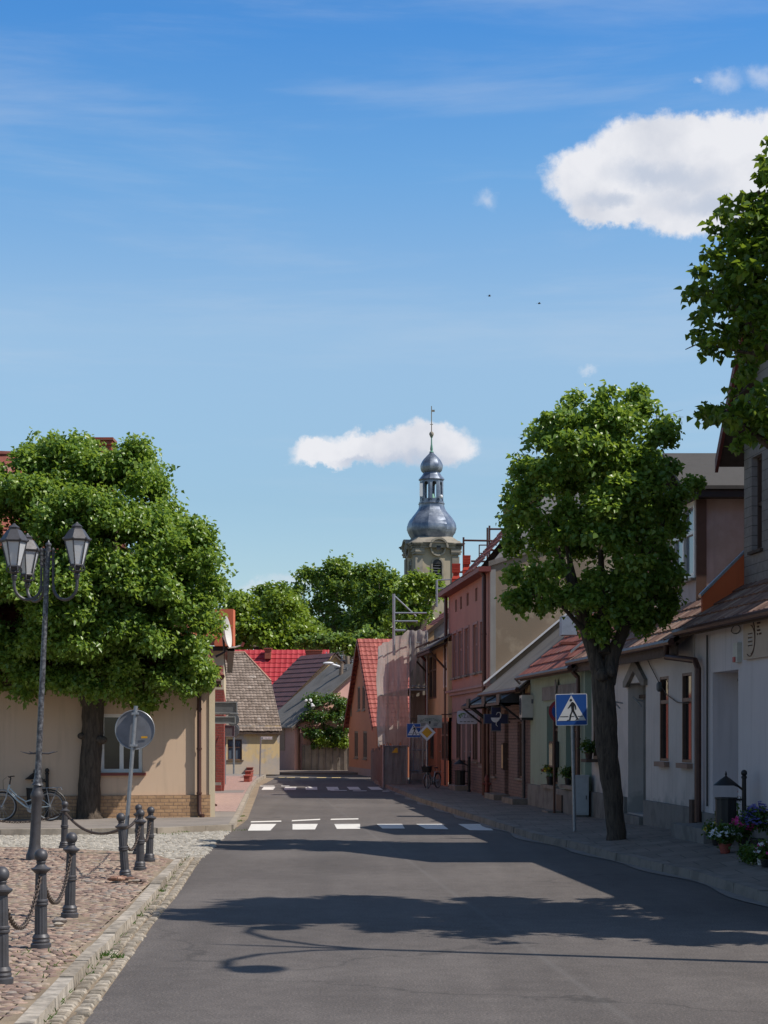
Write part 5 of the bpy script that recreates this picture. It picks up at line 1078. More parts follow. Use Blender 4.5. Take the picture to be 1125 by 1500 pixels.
# tall black flue and aerials beyond the trees
o = MB().lathe(W(413, 985, 130), [(.22, -6), (.22, 6.1), (.26, 6.12), (.26, 6.35), (.2, 6.36)], 12).build('flue', 'black', smooth=True, angle=40); tag(o, 'black steel flue pipe sticking up between far trees', 'flue')
def aerial(label, x, y, Y, k=1.0, h=1.5, name='tv_aerial'):
    t = thing(name, label, 'aerial', W(x, y+h/Y*FPX, Y)); b_ = W(x, y+h/Y*FPX, Y); T = W(x, y, Y)
    MB().tube([b_, T], .018*k, 6).build('mast', 'galv', t); mb = MB(); m_ = T-Vector((0, 0, .12*k))
    mb.tube([m_-Vector((.05, 0, 0)), m_+Vector((.75*k, .1, .0))], .008*k, 4)
    for q in range(9): c_ = m_+Vector((.08*q*k, .01*q, 0)); L = (.22-.012*q)*k; mb.tube([c_-Vector((.1*L, .4*L, L*.55)), c_+Vector((.1*L, .4*L, L*.55))], .005*k, 3)
    for dz in (.17, -.17): mb.tube([m_, m_+Vector((.35*k, 0, dz*k*.4)), m_+Vector((.7*k, 0, dz*k))], .006*k, 4)
    mb.build('antenna', 'galv', t); return t
aerial('spiky aerial above the brown metal roof', 478, 955, 95, 1.4, 2.6); 
# ================================================================ CHURCH TOWER
YK = 230.0; kx = lambda x: (x-562.5)/FPX*YK; kz = lambda y: EYE+(HZ-y)/FPX*YK; ks = FPX/YK
w = 64/ks; th = R(13.6); cxk = kx(633); tw_ = thing('church_tower', 'baroque church tower with double onion dome and open lantern', 'church tower', (cxk, YK+w/2, 0))
C0 = Vector((cxk, YK+w/2, 0)); gx_ = Vector((math.cos(th), -math.sin(th), 0)); gy_ = Vector((math.sin(th), math.cos(th), 0))
# right face runs from the near-left corner to the right; its normal faces the camera
class TF:
    def __init__(s, o, u, n): s.o, s.u, s.n = o, u, n
    def p(s, u, z, d=0): v = s.o+s.u*u+s.n*d; return Vector((v.x, v.y, z))
gx_ = Vector((math.cos(th), math.sin(th), 0)); gy_ = Vector((-math.sin(th), math.cos(th), 0))
faces = [TF(C0-gx_*w/2-gy_*w/2, gx_, -gy_), TF(C0-gx_*w/2+gy_*w/2, -gy_, -gx_), TF(C0+gx_*w/2-gy_*w/2, gy_, gx_), TF(C0+gx_*w/2+gy_*w/2, -gx_, gy_)]
zc_, zt_ = kz(803), kz(795); mb = MB()
wn = (w/2-.62, w/2+.62, kz(857), kz(826))
for f in faces: wall(mb, f, 0, w, 0, zt_, [wn], .5)
mb.face([f.p(0, zt_) for f in (faces[0], faces[2], faces[3])]+[faces[1].p(0, zt_)]); mb.build('wall', 'tower', tw_)
tr_ = MB()
for f in faces:
    for a in (0, w-.85): tr_.fbox(f, a+(-.12 if a == 0 else 0), a+.85+(0 if a == 0 else .12), 0, zc_-1.0, -.3, .13)
    for i, (d, y0, y1) in enumerate([(.30, 812, 809), (.42, 809, 806), (.3, 806, 803), (.38, 803, 799), (.58, 799, 797), (.72, 797, 795)]):
        if i < 3:
            for a in (0, w-.85): tr_.fbox(f, a-.2, a+1.05, kz(y0), kz(y1)-.01, -.3, d)
        else: tr_.fbox(f, -d, w+d, kz(y0), kz(y1)-.004*i, -.5, d)
    arc = [(math.cos(math.pi*k/12), math.sin(math.pi*k/12)) for k in range(13)]        # eyebrow over the round opening
    for (ra, rb, d) in ((1.05, 1.3, .92),):
        for k in range(12):
            c0, c1 = arc[k], arc[k+1]; zz = kz(802.5); P = [f.p(w/2+c0[0]*ra, zz+c0[1]*ra, 0), f.p(w/2+c1[0]*ra, zz+c1[1]*ra, 0), f.p(w/2+c1[0]*rb, zz+c1[1]*rb, 0), f.p(w/2+c0[0]*rb, zz+c0[1]*rb, 0)]; tr_.prism(P, f.n*d)
    tr_.prism([f.p(w/2+1.05*q[0], kz(802.5)+1.05*q[1]) for q in arc], f.n*.68)
    ring = [(math.cos(math.pi*k/12), math.sin(math.pi*k/12)) for k in range(25)]
    for k in range(24):
        c0, c1 = ring[k], ring[k+1]; zz = kz(803); P = [f.p(w/2+c0[0]*.85, zz+c0[1]*.85, 0), f.p(w/2+c1[0]*.85, zz+c1[1]*.85, 0), f.p(w/2+c1[0]*1.05, zz+c1[1]*1.05, 0), f.p(w/2+c0[0]*1.05, zz+c0[1]*1.05, 0)]; tr_.prism(P, f.n*.50)
    for k in range(12):
        c0, c1 = arc[k], arc[k+1]; zz = wn[3]; P = [f.p(w/2+c0[0]*.62, zz+c0[1]*.62, 0), f.p(w/2+c1[0]*.62, zz+c1[1]*.62, 0), f.p(w/2+c1[0]*.82, zz+c1[1]*.82, 0), f.p(w/2+c0[0]*.82, zz+c0[1]*.82, 0)]; tr_.prism(P, f.n*.1)
    tr_.fbox(f, wn[0]-.2, wn[0]-.01, wn[2], wn[3], 0.002, .1); tr_.fbox(f, wn[1]+.01, wn[1]+.2, wn[2], wn[3], 0.002, .1); tr_.fbox(f, 0, w, kz(861), kz(857)-.01, 0.003, .2)
tr_.build('stone_trim', 'tower_trim', tw_)
for f in faces[:2]:
    mb = MB(); mb.prism([f.p(w/2+.6*q[0], wn[3]+.6*q[1], .0) for q in arc], f.n*.03); mb.fbox(f, wn[0], wn[1], wn[2], wn[3], -.5, -.45); o = mb.build('window', 'black', tw_)
    mb = MB()
    for k in range(9): z = wn[2]+(wn[3]+.4-wn[2])*(k+.5)/9; mb.hexa([f.p(wn[0]+.05, z-.12, -.02), f.p(wn[1]-.05, z-.12, -.02), f.p(wn[1]-.05, z, -.3), f.p(wn[0]+.05, z, -.3), f.p(wn[0]+.05, z-.07, -.02), f.p(wn[1]-.05, z-.07, -.02), f.p(wn[1]-.05, z+.05, -.3), f.p(wn[0]+.05, z+.05, -.3)])
    mb.build('louvres', 'signback', o)
    mb = MB(); mb.fbox(f, w/2-.28, w/2+.28, kz(803)-.28, kz(803)+.28, .68, .70); mb.build('oculus', 'black', tw_)
# lead covered domes (octagon)
def octo(name, prof, mat_='lead', n=8, nsub=1, rot=R(22.5+13.6), smooth=False, dent=0):
    mb = MB(); m_ = len(prof); rs = random.Random(3); vs = []; N_ = n*3
    for r_, z in prof:
        for k in range(N_):
            a = rot+2*math.pi*k/N_; ph = (k % 3)/3; cosf = math.cos(math.pi/n)/math.cos((ph-.5)*2*math.pi/n); q = r_*(cosf*.6+.4*1.0)*(1+rs.uniform(-dent, dent)); vs.append((C0.x+q*math.cos(a), C0.y+q*math.sin(a), z))
    fs = [(i*N_+k, i*N_+(k+1) % N_, (i+1)*N_+(k+1) % N_, (i+1)*N_+k) for i in range(m_-1) for k in range(N_)]+[tuple(range(N_-1, -1, -1)), tuple(range((m_-1)*N_, m_*N_))]
    mb.idx(vs, fs); return mb.build(name, mat_, tw_, True, angle=24)
def pf(L): return [(r_/ks, kz(y)) for r_, y in L]
def smoothprof(L, n=4):
    out = []
    for i in range(len(L)-1):
        p0 = L[max(0, i-1)]; p1 = L[i]; p2 = L[i+1]; p3 = L[min(len(L)-1, i+2)]
        for k in range(n):
            t_ = k/n; f = lambda a, b_, c_, d: .5*((2*b_)+(-a+c_)*t_+(2*a-5*b_+4*c_-d)*t_*t_+(-a+3*b_-3*c_+d)*t_**3); out.append((f(p0[0], p1[0], p2[0], p3[0]), f(p0[1], p1[1], p2[1], p3[1])))
    return out+[L[-1]]
octo('tower_cap', pf([(53, 795.3), (50, 794.5), (43, 790), (36, 785.5), (30, 784)]), 'tower_trim', n=4, rot=R(45+13.6))
octo('lower_onion', pf(smoothprof([(29.5, 787), (32, 783), (36, 776), (37, 769), (34.5, 761), (29, 753), (23, 746), (19.5, 740), (19, 735)])), dent=.012)
octo('lantern_base', pf([(19.5, 735), (20, 734), (18.8, 733), (18.8, 731)]))
mb = MB(); zb2, zt2 = kz(731), kz(700); rl = 17.6/ks; n8 = 8
for k in range(8):
    a0, a1 = R(22.5+13.6)+k*math.pi/4, R(22.5+13.6)+(k+1)*math.pi/4; A = Vector((C0.x+rl*math.cos(a0), C0.y+rl*math.sin(a0), 0)); B = Vector((C0.x+rl*math.cos(a1), C0.y+rl*math.sin(a1), 0)); u = (B-A).normalized(); L = (B-A).length; nn = Vector((u.y, -u.x, 0))
    for (p, q) in ((0, .26*L), (.74*L, L)): mb.hexa([A+u*p+up*zb2, A+u*q+up*zb2, A+u*q-nn*.18+up*zb2, A+u*p-nn*.18+up*zb2, A+u*p+up*zt2, A+u*q+up*zt2, A+u*q-nn*.18+up*zt2, A+u*p-nn*.18+up*zt2])
    za = kz(705); rr = .24*L; segs = 6
    for s_ in range(segs):
        b0, b1 = math.pi*s_/segs, math.pi*(s_+1)/segs; x0_, x1_ = L/2+rr*math.cos(b0), L/2+rr*math.cos(b1); mb.prism([A+u*x0_+up*(za+rr*math.sin(b0)), A+u*x1_+up*(za+rr*math.sin(b1)), A+u*x1_+up*zt2, A+u*x0_+up*zt2], -nn*.16)
    mb.hexa([A+u*0+up*zb2, A+u*L+up*zb2, A+u*L-nn*.1+up*zb2, A-nn*.1+up*zb2, A+up*(zb2+.35), A+u*L+up*(zb2+.35), A+u*L-nn*.1+up*(zb2+.35), A-nn*.1+up*(zb2+.35)])
mb.build('lantern', 'lead', tw_)
mb = MB(); mb.lathe((C0.x+.1, C0.y, 0), [(.02, zb2+.3), (.5, zb2+.35), (.42, zb2+.6), (.25, zb2+1.1), (.02, zb2+1.25)], 14); mb.tube([(C0.x, C0.y, zb2), (C0.x, C0.y, zt2)], .1, 6); mb.build('bell', 'copper', tw_, True)
mb = MB(); mb.box((C0.x-1.6, C0.y-1.75, zb2+.5), (C0.x-1.2, C0.y-1.6, zb2+2.2)); mb.ball((C0.x+1.2, C0.y-1.5, zb2+.5), .25, 8, 6); mb.build('transmitter', 'signwhite', tw_)
octo('lantern_roof', pf([(17.5, 700), (19.5, 698.5), (19, 697), (15, 692.5), (12.8, 689), (12.5, 687)]))
octo('upper_onion', pf(smoothprof([(12.8, 688), (15.5, 685), (16.8, 680), (16.2, 675), (13, 669), (8, 663.5), (4, 659.5), (2.2, 657)])), dent=.008)
mb = MB(); mb.lathe(C0, [(r_/ks, kz(y)) for r_, y in [(3.2, 658), (3.4, 657), (1.6, 655.5), (2.2, 653), (1.1, 645), (.9, 636), (2.6, 634.5)]], 12); mb.build('spike', 'copper', tw_, True)
mb = MB(); mb.ball((C0.x, C0.y, kz(630.5)), 3.4/ks, 14, 10, (1, 1, 1.2)); mb.build('ball', 'tower_trim', tw_, True)
mb = MB(); mb.tube([(C0.x, C0.y, kz(628)), (C0.x, C0.y, kz(589))], .06, 6); mb.tube([(C0.x-.2, C0.y, kz(616)), (C0.x+.2, C0.y, kz(616))], .05, 5); mb.box((C0.x+.05, C0.y-.02, kz(597.5)), (C0.x+.42, C0.y+.02, kz(594.5))); mb.build('weather_vane', 'tower_trim', tw_)
# two birds
for lab, x, y in (('tiny dark bird gliding left of centre in the open sky', 717, 433.5), ('tiny dark bird gliding just below the cloud', 790, 444.5)):
    p = W(x, y, 70); t = thing('bird', lab, 'bird', p); mb = MB(); mb.ball(p, .028, 8, 6, (2.2, .8, .8)); mb.face([p+Vector((-.07, 0, .0)), p+Vector((-.11, .03, .005)), p+Vector((-.11, -.03, .005))]); mb.build('body', 'black', t, True)
    for s_ in (-1, 1): MB().idx([p+Vector((.02, 0, .01)), p+Vector((-.03, 0, .01)), p+Vector((-.03, .10*s_, .03)), p+Vector((-.01, .17*s_, .0)), p+Vector((.03, .10*s_, .035))], [(0, 1, 2, 3, 4)]).build('wing', 'black', t)
# ================================================================ EAST ROW, near to far
def row_house(label, a, Y1, Y2, ze_, mat_, holes, roofm, pitch=38, depth=8, name='row_house', ov=.25, hole_depth=.18, front_split=None, z0=0, tk=(.24, .34), roofY=None, cat='house', fascia='wood_dark', amp=.018):
    F = Front(a); Ym = (Y1+Y2)/2; t = thing(name, label, cat, F.p(Ym, 0)); D = depth; zr = ze_+(D/2)*math.tan(R(pitch))
    mb = MB(); wall(mb, F, Y1, Y2, z0, ze_, holes, hole_depth)
    for Y in (Y1, Y2): mb.face([F.p(Y, z0), F.p(Y, z0, -D), F.p(Y, ze_, -D), F.p(Y, zr, -D/2), F.p(Y, ze_)])
    mb.face([F.p(Y1, z0, -D), F.p(Y2, z0, -D), F.p(Y2, ze_, -D), F.p(Y1, ze_, -D)]); w = mb.build('wall', mat_, t)
    ry1, ry2 = roofY or (Y1, Y2); e = F.p(ry1, ze_+.02-ov*math.tan(R(pitch)), ov); rg = F.p(ry1, zr+.02, -D/2); al = F.p(ry2, 0)-F.p(ry1, 0)
    mb = MB(); v = rg-e
    if roofm.startswith('tile'): tiles(mb, e, al, v, al.length, v.length, tk[0], tk[1], amp=amp)
    else: mb.prism([e, e+al, rg+al, rg], (0, 0, .05))
    rf = mb.build('roof', roofm, t)
    MB().prism([F.p(ry1, ze_+.0, -D+0), F.p(ry2, ze_, -D), F.p(ry2, zr, -D/2), F.p(ry1, zr, -D/2)], (0, 0, .06)).build('rear_roof', roofm, t)
    mb = MB(); mb.prism([e-Vector((0, 0, .03)), e+al-Vector((0, 0, .03)), F.p(ry2, ze_-.02, 0), F.p(ry1, ze_-.02, 0)], (0, 0, -.07)); mb.build('eaves', fascia, t)
    g0 = e+Vector((-.06, 0, -.02)); mb = MB(); mb.tube([g0, g0+al], .055, 8); mb.build('gutter', 'brownpipe', t, True)
    return t, F, rf, e, al
def pipe(F, t, x, ytop, ybot, mat_='brownpipe', r_=.045, d=.08, head=True):
    Y, zt = F.yz(x, ytop); zb = F.yz(x, ybot)[1]; P = ([F.p(Y, zt+.12, .28), F.p(Y, zt-.1, d)] if head else [])+[F.p(Y, zt-.15, d), F.p(Y, zb, d)]
    mb = MB(); mb.tube(P, r_, 8)
    for z in (zb+.4, (zb+zt)/2): mb.lathe(F.p(Y, z, d), [(r_*1.25, -.02), (r_*1.25, .02)], 8)
    return mb.build('downpipe', mat_, t, True)
# ---- 1 flower shop
F = Front(7.35); Ya = F.Y(1018); Yb = 15.5
d1 = (F.Y(1081), F.Y(1045), zf(26)+.03, F.yz(1060, 982)[1]); 
H = [(F.Y(1081.5), F.Y(1044), .62, F.yz(1062, 983)[1]+.0), (20.6, 23.0, 1.05, 2.78), (17.2, 19.4, .5, 2.75)]
d1 = H[0]; zE = 3.55
shop, F, rfs, e, al = row_house('white flower shop with clay tiled roof at the right edge', 7.35, Yb, Ya, zE, 'shop_wall', H, 'tile_brown', 34, 7.5, 'flower_shop', hole_depth=.42, cat='shop')
o = MB().fbox(F, d1[0], d1[1], d1[2], d1[3], -.46, -.42).build('door', 'shop_wall', shop)
mb = MB(); mb.fbox(F, d1[0]+.03, d1[0]+.4, d1[3]-.16, d1[3]-.12, -.42, -.1); mb.tube([F.p(d1[0]+.1, d1[3]-.1, -.4), F.p(d1[0]+.35, d1[3]-.28, -.35)], .02, 6); mb.build('door_closer', 'black', o)
for h in H[1:]: window(F, h, shop, 'whiteframe', 'glass', .3, .06, 1, 0, 'kerb')
MB().fbox(F, Yb, Ya, 0, .60, .004, .05).build('plinth', 'plinth', shop)
MB().fbox(F, d1[0]-.2, d1[1]+.3, 0, .44, -.42, .55).build('step', 'plinth', shop)
mb = MB(); Y, z = F.yz(1095, 928); Y2, z2 = F.yz(1165, 928); zt, zb = F.yz(1100, 902)[1], F.yz(1100, 966)[1]; sg = MB().fbox(F, Y2, Y, zb, zt, .03, .06).build('shop_sign', paint('beige_sign_board', (.46, .36, .28), .6, 0, .15), shop)
def arcF(c_, ry, rz, a0, a1, n=14, d=.066): return [F.p(c_[0]+ry*math.cos(R(a0+(a1-a0)*k/n)), c_[1]+rz*math.sin(R(a0+(a1-a0)*k/n)), d) for k in range(n+1)]
cy, cz = Y-.33, (zb+zt)/2; mb = MB(); 
mb.tube(arcF((cy, cz), .24, .27, 300, 70), .007, 5); mb.tube(arcF((cy-.02, cz-.04), .21, .20, 100, 262), .007, 5); mb.tube(arcF((cy-.1, cz+.22), .09, .10, 180, 120), .007, 5)
for j in range(4):
    for i in range(4): q = F.p(cy-.10+i*.055, cz-.12+j*.055, .066); mb.ball(q, .009, 5, 4)
for j in range(5):
    for i in range(5):
        if i == 0 or abs(j-2) >= i-1 and abs(j-2) <= i: mb.ball(F.p(cy-.36-i*.05, cz+.02+j*.05, .066), .014, 5, 4)
mb.build('emblem', 'brownframe', sg)
mb = MB(); 
for j in range(3):
    for i in range(3): mb.ball(F.p(cy-.08+i*.06, cz-.10+j*.06, .07), .009, 5, 4)
mb.build('blossom_dots', 'signwhite', sg)
Y, z = F.yz(1084, 955); t = thing('alarm_siren', 'white alarm siren box with red flasher on the shop wall', 'alarm box', F.p(Y, z)); MB().fbox(F, Y-.10, Y+.10, z-.15, z+.13, .0, .07).build('housing', 'aircon', t); MB().fbox(F, Y-.02, Y+.085, z-.145, z-.07, .0701, .085).build('flasher', 'signred', t)
o = MB().tube(arcF((F.Y(1080), F.yz(1080, 922)[1]), .22, .06, 0, 360, 16, .02), .006, 5).build('loose_cable', 'black'); tag(o, 'thin cable loop hanging loose on the white shop wall', 'cable')
# firewall between shop and white house, painted orange on the camera side
Yw = Ya+.02; fwl = MB(); Fx = lambda x, y: W(x, y, Yw)
fwl.prism([Fx(1029, 873), Fx(1093, 808), Fx(1240, 690), Fx(1240, 860), Fx(1093, 860), Fx(1029, 905)], (0, .12, 0)); fo = fwl.build('firewall', plaster('orange_firewall', (.75, .17, .06), (.62, .14, .055), 1.2)); tag(fo, 'orange painted firewall rising between white house and flower shop', 'firewall')
mb = MB(); mb.prism([Fx(1026, 870), Fx(1093, 804), Fx(1240, 686), Fx(1240, 690), Fx(1093, 808.5), Fx(1027, 874)], (0, .2, 0)); q = mb.build('coping', 'galv', fo)
# siding clad upper storey with gable
F2 = Front(8.1); y1, y2 = 24.6, F2.Y(1090); ap = 26.5; ze2, za2 = 6.75, 8.0
up_ = thing('clad_upper_storey', 'grey siding clad upper storey with steep red gable above the flower shop', 'upper storey', F2.p(26, 4.2)); F = F2
wh = (F2.Y(1116), F2.Y(1101), F2.yz(1107, 806)[1], F2.yz(1107, 668)[1])
mb = MB(); wall(mb, F2, 23.9, y2, 3.6, 6.3, [wh], .15); mb.face([F2.p(23.9, 6.3), F2.p(y2, 6.3), F2.p(y2, ze2-.3), F2.p(ap, za2), F2.p(23.9, ze2-.3)])
for Y in (23.9, y2): mb.face([F2.p(Y, 3.6), F2.p(Y, 3.6, -4), F2.p(Y, 6.45, -4), F2.p(Y, 6.45)])
m, tt, b = new_mat('grey_board_siding'); c = coord(tt); s_ = tt.nodes.new('ShaderNodeSeparateXYZ'); tt.links.new(c, s_.inputs[0]); saw = M('FRACT', M('MULTIPLY', s_.outputs[2], 6.6, tree=tt), tree=tt)
nn = noise(c, 9, 5, .6, tt); kk = ramp(tt, nn.outputs[0], [(.3, (.25, .225, .22)), (.7, (.36, .33, .33))]); kk = mix(tt, ramp(tt, saw, [(.02, (1, 1, 1)), (.09, (0, 0, 0))]), kk, (.07, .06, .06)); tt.links.new(kk, b.inputs['Base Color']); b.inputs['Roughness'].default_value = .8; bump(tt, b, saw, .8, .03)
mb.build('siding', m, up_); window(F2, wh, up_, 'brownframe', 'glass', .14, .05, 0, .5, 'wood_dark', .05)
ov = .34
for s_, (Ye, ze_) in ((1, (y2+.35, ze2-.62)), (-1, (23.55, ze2-.62))):
    e = F2.p(Ye, ze_, ov); r_ = F2.p(ap, za2+.15, ov); bk = Vector((6, 0, 0)); mb = MB(); tiles(mb, e, bk, r_-e, 6, (r_-e).length, .24, .34); mb.build('roof', 'tile_red' if s_ == 1 else 'tile_orange', up_)  # near slope in orange tile: its sunlight is put into the colour
    mb = MB(); mb.prism([e-Vector((.02, 0, .0)), r_-Vector((.02, 0, 0)), r_-Vector((.02, 0, .2)), e-Vector((.02, 0, .2))], (.05, 0, 0)); mb.build('bargeboard', 'redpipe', up_)
    mb = MB(); mb.prism([e-Vector((-.05, 0, .06)), r_-Vector((-.05, 0, .06)), r_+bk-Vector((0, 0, .06)), e+bk-Vector((0, 0, .06))], (0, 0, -.05)); mb.build('soffit', 'wood_dark', up_)
# ---- 2 white house
F = FW; Y1, Y2 = F.Y(1017), F.Y(857)
def hol(F, xa, xb, yt, yb, xm=None):
    xm = xm or (xa+xb)/2; return (F.Y(xb), F.Y(xa), F.yz(xm, yb)[1], F.yz(xm, yt)[1])
hw1, hw2 = hol(F, 966.5, 979.5, 991, 1115), hol(F, 999, 1013.5, 985.5, 1117); hd = hol(F, 920, 946, 1000, 1192); hw3 = hol(F, 869, 884, 1035, 1112)
wh_, F, rfw, e, al = row_house('white rendered house with grey plinth, boarded door and two narrow windows', 7.35, Y1+.02, Y2, 3.46, 'white_wall', [hw1, hw2, hd, hw3], 'tile_brown', 36, 8, 'white_house', ov=.3, hole_depth=.30, tk=(.26, .36))
for h in (hw1, hw2): w = window(F, h, wh_, 'brownframe', 'glass', .05, .045, 0, .7); MB().fbox(F, h[0]-.05, h[1]+.05, h[2]-.09, h[2]-.01, -.05, .09).build('sill', 'sill_clay', w)
window(F, hw3, wh_, 'brownframe', 'glass', .05, .06, 1, .65)
mb = MB(); mb.fbox(F, hd[0], hd[1], hd[2]-.1, hd[3], -.34, -.28); dd = mb.build('boarded_door', 'plinth', wh_)
mb = MB(); mb.fbox(F, hd[0], hd[1], 2.45, 2.51, -.28, -.2); mb.build('door_rail', 'wood_dark', dd)
ps = F.yz(1018, 1184)[1]; pz = 1.8-(1175-1075)/2600*30
zp = 1.8-(1170-1075)*F.Y(935)/FPX
mb = MB()
for (a, c_) in ((Y1+.02, hd[0]-.05), (hd[1]+.05, Y2)): mb.fbox(F, a, c_, 0, zp, .003, .06)
mb.build('plinth', 'plinth', wh_)
mb = MB(); mb.fbox(F, hd[0]-.0, hd[1]+.0, 0, zf(31)+.10, -.28, .12); mb.build('step', 'plinth', wh_)
# pointed moulding over the door
ym, (ya, za), zt = (hd[0]+hd[1])/2, F.yz(919, 1003), F.yz(932, 969)[1]; mb = MB()
for s_ in (-1, 1):
    L_ = ya-ym; P = [F.p(ym+s_*L_*1.1, za-.05, 0), F.p(ym+s_*L_*1.1, za+.05, 0), F.p(ym, zt+.05, 0), F.p(ym, zt-.16, 0), F.p(ym+s_*L_*.85, za-.05, 0)]; mb.prism(P, (-.07, 0, 0))
mb.build('door_moulding', 'kerb_dark', wh_)
mb = MB()
for x, y in ((912, 1030), (944, 1027)): Y, z = F.yz(x, y); mb.tube([F.p(Y, z, 0), F.p(Y, z+.02, .12), F.p(Y, z+.08, .2), F.p(Y, z-.10, .05)], .014, 6)
mb.build('flag_holder', 'galv', wh_)
Y, z = F.yz(970, 1006); mb = MB(); mb.lathe(F.p(Y, z, .02), [(.001, 0), (.085, 0), (.085, .05), (.06, .07), (.001, .07)], 18, Vector((-1, 0, 0))); q = mb.build('wall_lamp', 'signback'); tag(q, 'small round wall lamp beside the nearer narrow window', 'wall lamp')
cab = [F.yz(945, 952), F.yz(955, 975), F.yz(968, 1000), F.yz(980, 1018), F.yz(995, 1029), F.yz(1012, 1030)]
o = MB().tube([F.p(Y, z, .03) for Y, z in cab], .008, 5).build('slack_cable', 'black'); tag(o, 'slack black cable drooping across the white house front', 'cable')
mb = MB(); mb.prism([e+Vector((.02, 0, -.03)), e+al+Vector((.02, 0, -.03)), e+al+Vector((.02, 0, -.22)), e+Vector((.02, 0, -.22))], (.04, 0, 0)); mb.build('fascia', 'wood_dark', wh_)
pp = MB(); Y0 = Y1-.05; Yq_, zq = F.yz(1020, 930); pp.tube([F.p(Y1+.3, 3.30, .36), F.p(Y1+.3, 3.02, .36), F.p(Y1-.50, 2.93, .12), F.p(Y1-.60, 2.8, .10), F.p(Y1-.60, .45, .10)], .05, 10); pp.build('downpipe', 'brownpipe', wh_, True)
pp = MB(); pp.fbox(F, Y1-.40, Y1-.22, .28, .78, .061, .14); pp.build('meter_cover', 'wood_dark', wh_)
pp = MB(); pp.tube([F.p(Y1-.85, 3.3, .03), F.p(Y1-.85, .7, .03)], .014, 6); pp.build('cable_conduit', 'black', wh_)
# flowers on the far window ledge, cat sized dark bag by the plinth left out
def flowerpot(label, base, r_, h, potm, blooms, nb, spread, hh, grp=None, leafn=1.0, name='flower_pot', cat='potted plant', seed=0):
    t = thing(name, label, cat, base, grp); rs = random.Random(seed+int(abs(base[0])*100)); b_ = Vector(base)
    MB().lathe(b_, [(r_*.72, 0), (r_*.95, h*.86), (r_*1.06, h*.87), (r_*1.06, h), (r_*.9, h), (r_*.88, h*.9)], 14).build('pot', potm, t, True, angle=40)
    leafcloud('leaves', t, [((b_.x+rs.uniform(-1, 1)*spread*.5, b_.y+rs.uniform(-1, 1)*spread*.5, b_.z+h+hh*rs.uniform(.3, .8)), spread*.55) for _ in range(5)], 320*leafn, .05, 'leaf_bush', seed=seed+50, shell=.1)
    for bm in blooms:
        mb = MB()
        for _ in range(int(nb*1.9)):
            a = rs.uniform(0, 6.283); q = spread*math.sqrt(rs.random()); c_ = b_+Vector((q*math.cos(a), q*math.sin(a), h+hh*(1.1-.5*(q/spread)**2)*rs.uniform(.7, 1.05))); s_ = rs.uniform(.018, .032)
            tl = Vector((rs.uniform(-.5, .5), rs.uniform(-.9, -.1), 1)).normalized(); u = tl.orthogonal().normalized(); w = tl.cross(u)
            for k in range(5):
                an = 2*math.pi*k/5; d = u*math.cos(an)+w*math.sin(an); d2 = u*math.cos(an+.6)+w*math.sin(an+.6); d3 = u*math.cos(an-.6)+w*math.sin(an-.6)
                mb.face([c_, c_+d2*s_*.8+tl*s_*.2, c_+d*s_*1.3+tl*s_*.3, c_+d3*s_*.8+tl*s_*.2])
        mb.build('blossom', bm, t)
    return t
Y, z = F.yz(876, 1112); MB().fbox(F, Y-.25, Y+.3, z-.06, z, 0.002, .28).build('ledge', 'wood_dark', wh_)
flowerpot('small green potted plant on the ledge behind the tree trunk', F.p(Y+.1, z+.002, .16), .08, .14, 'wood_dark', ['fl_white'], 4, .16, .16)
# upper block with grey felt roof and tall white window
F3 = Front(8.15); ya_ = F3.Y(1021); yb_ = ya_+2.9; zE3 = EYE+(HZ-720)*ya_/FPX
ub = thing('upper_block', 'grey mauve upper storey with felt roof and tall white window above the white house', 'upper storey', F3.p(ya_, 4))
hw = (F3.Y(1018), F3.Y(986), F3.yz(1000, 852)[1], F3.yz(1000, 742)[1])
mb = MB(); wall(mb, F3, ya_, yb_, 3.7, zE3, [hw], .12); mb.face([F3.p(ya_, 3.7), F3.p(ya_, 3.7, -4), F3.p(ya_, zE3, -4), F3.p(ya_, zE3)]); mb.face([F3.p(yb_, 3.7), F3.p(yb_, 3.7, -4), F3.p(yb_, zE3, -4), F3.p(yb_, zE3)]); mb.build('wall', plaster('mauve_grey_render', (.46, .39, .39), (.36, .29, .26), .9, amt=.9), ub)
window(F3, hw, ub, 'whiteframe', 'glass_blue', .04, .09, 1, .6, 'kerb')
mb = MB(); e0 = F3.p(ya_-.25, zE3, .3); mb.prism([F3.p(ya_-.35, zE3, .35), F3.p(ya_-.35, zE3, -4.6), F3.p(ya_+2.0, zE3+.92, -4.2), F3.p(ya_+2.0, zE3+.92, .1)], (0, 0, .06)); mb.prism([F3.p(ya_+2.0, zE3+.92, .1), F3.p(ya_+2.0, zE3+.92, -4.2), F3.p(yb_+.3, zE3, -4.6), F3.p(yb_+.3, zE3, .35)], (0, 0, .06)); mb.build('roof', 'felt', ub)
mb = MB(); mb.fbox(F3, ya_-.3, ya_-.02, zE3-.13, zE3-.005, -4.5, .3); mb.fbox(F3, ya_-.02, yb_+.2, zE3-.13, zE3-.005, .0, .3); mb.build('fascia', 'black', ub)
mb = MB(); mb.box((F3.p(ya_, 0).x-.02, ya_-.03, 3.7), (F3.p(ya_, 0).x+.16, ya_-.002, zE3-.14)); mb.build('corner_board', 'brownframe', ub)
aerial('roof aerial sticking out beside the middle tree crown', 962, 603, 33.5, .7, 1.6)
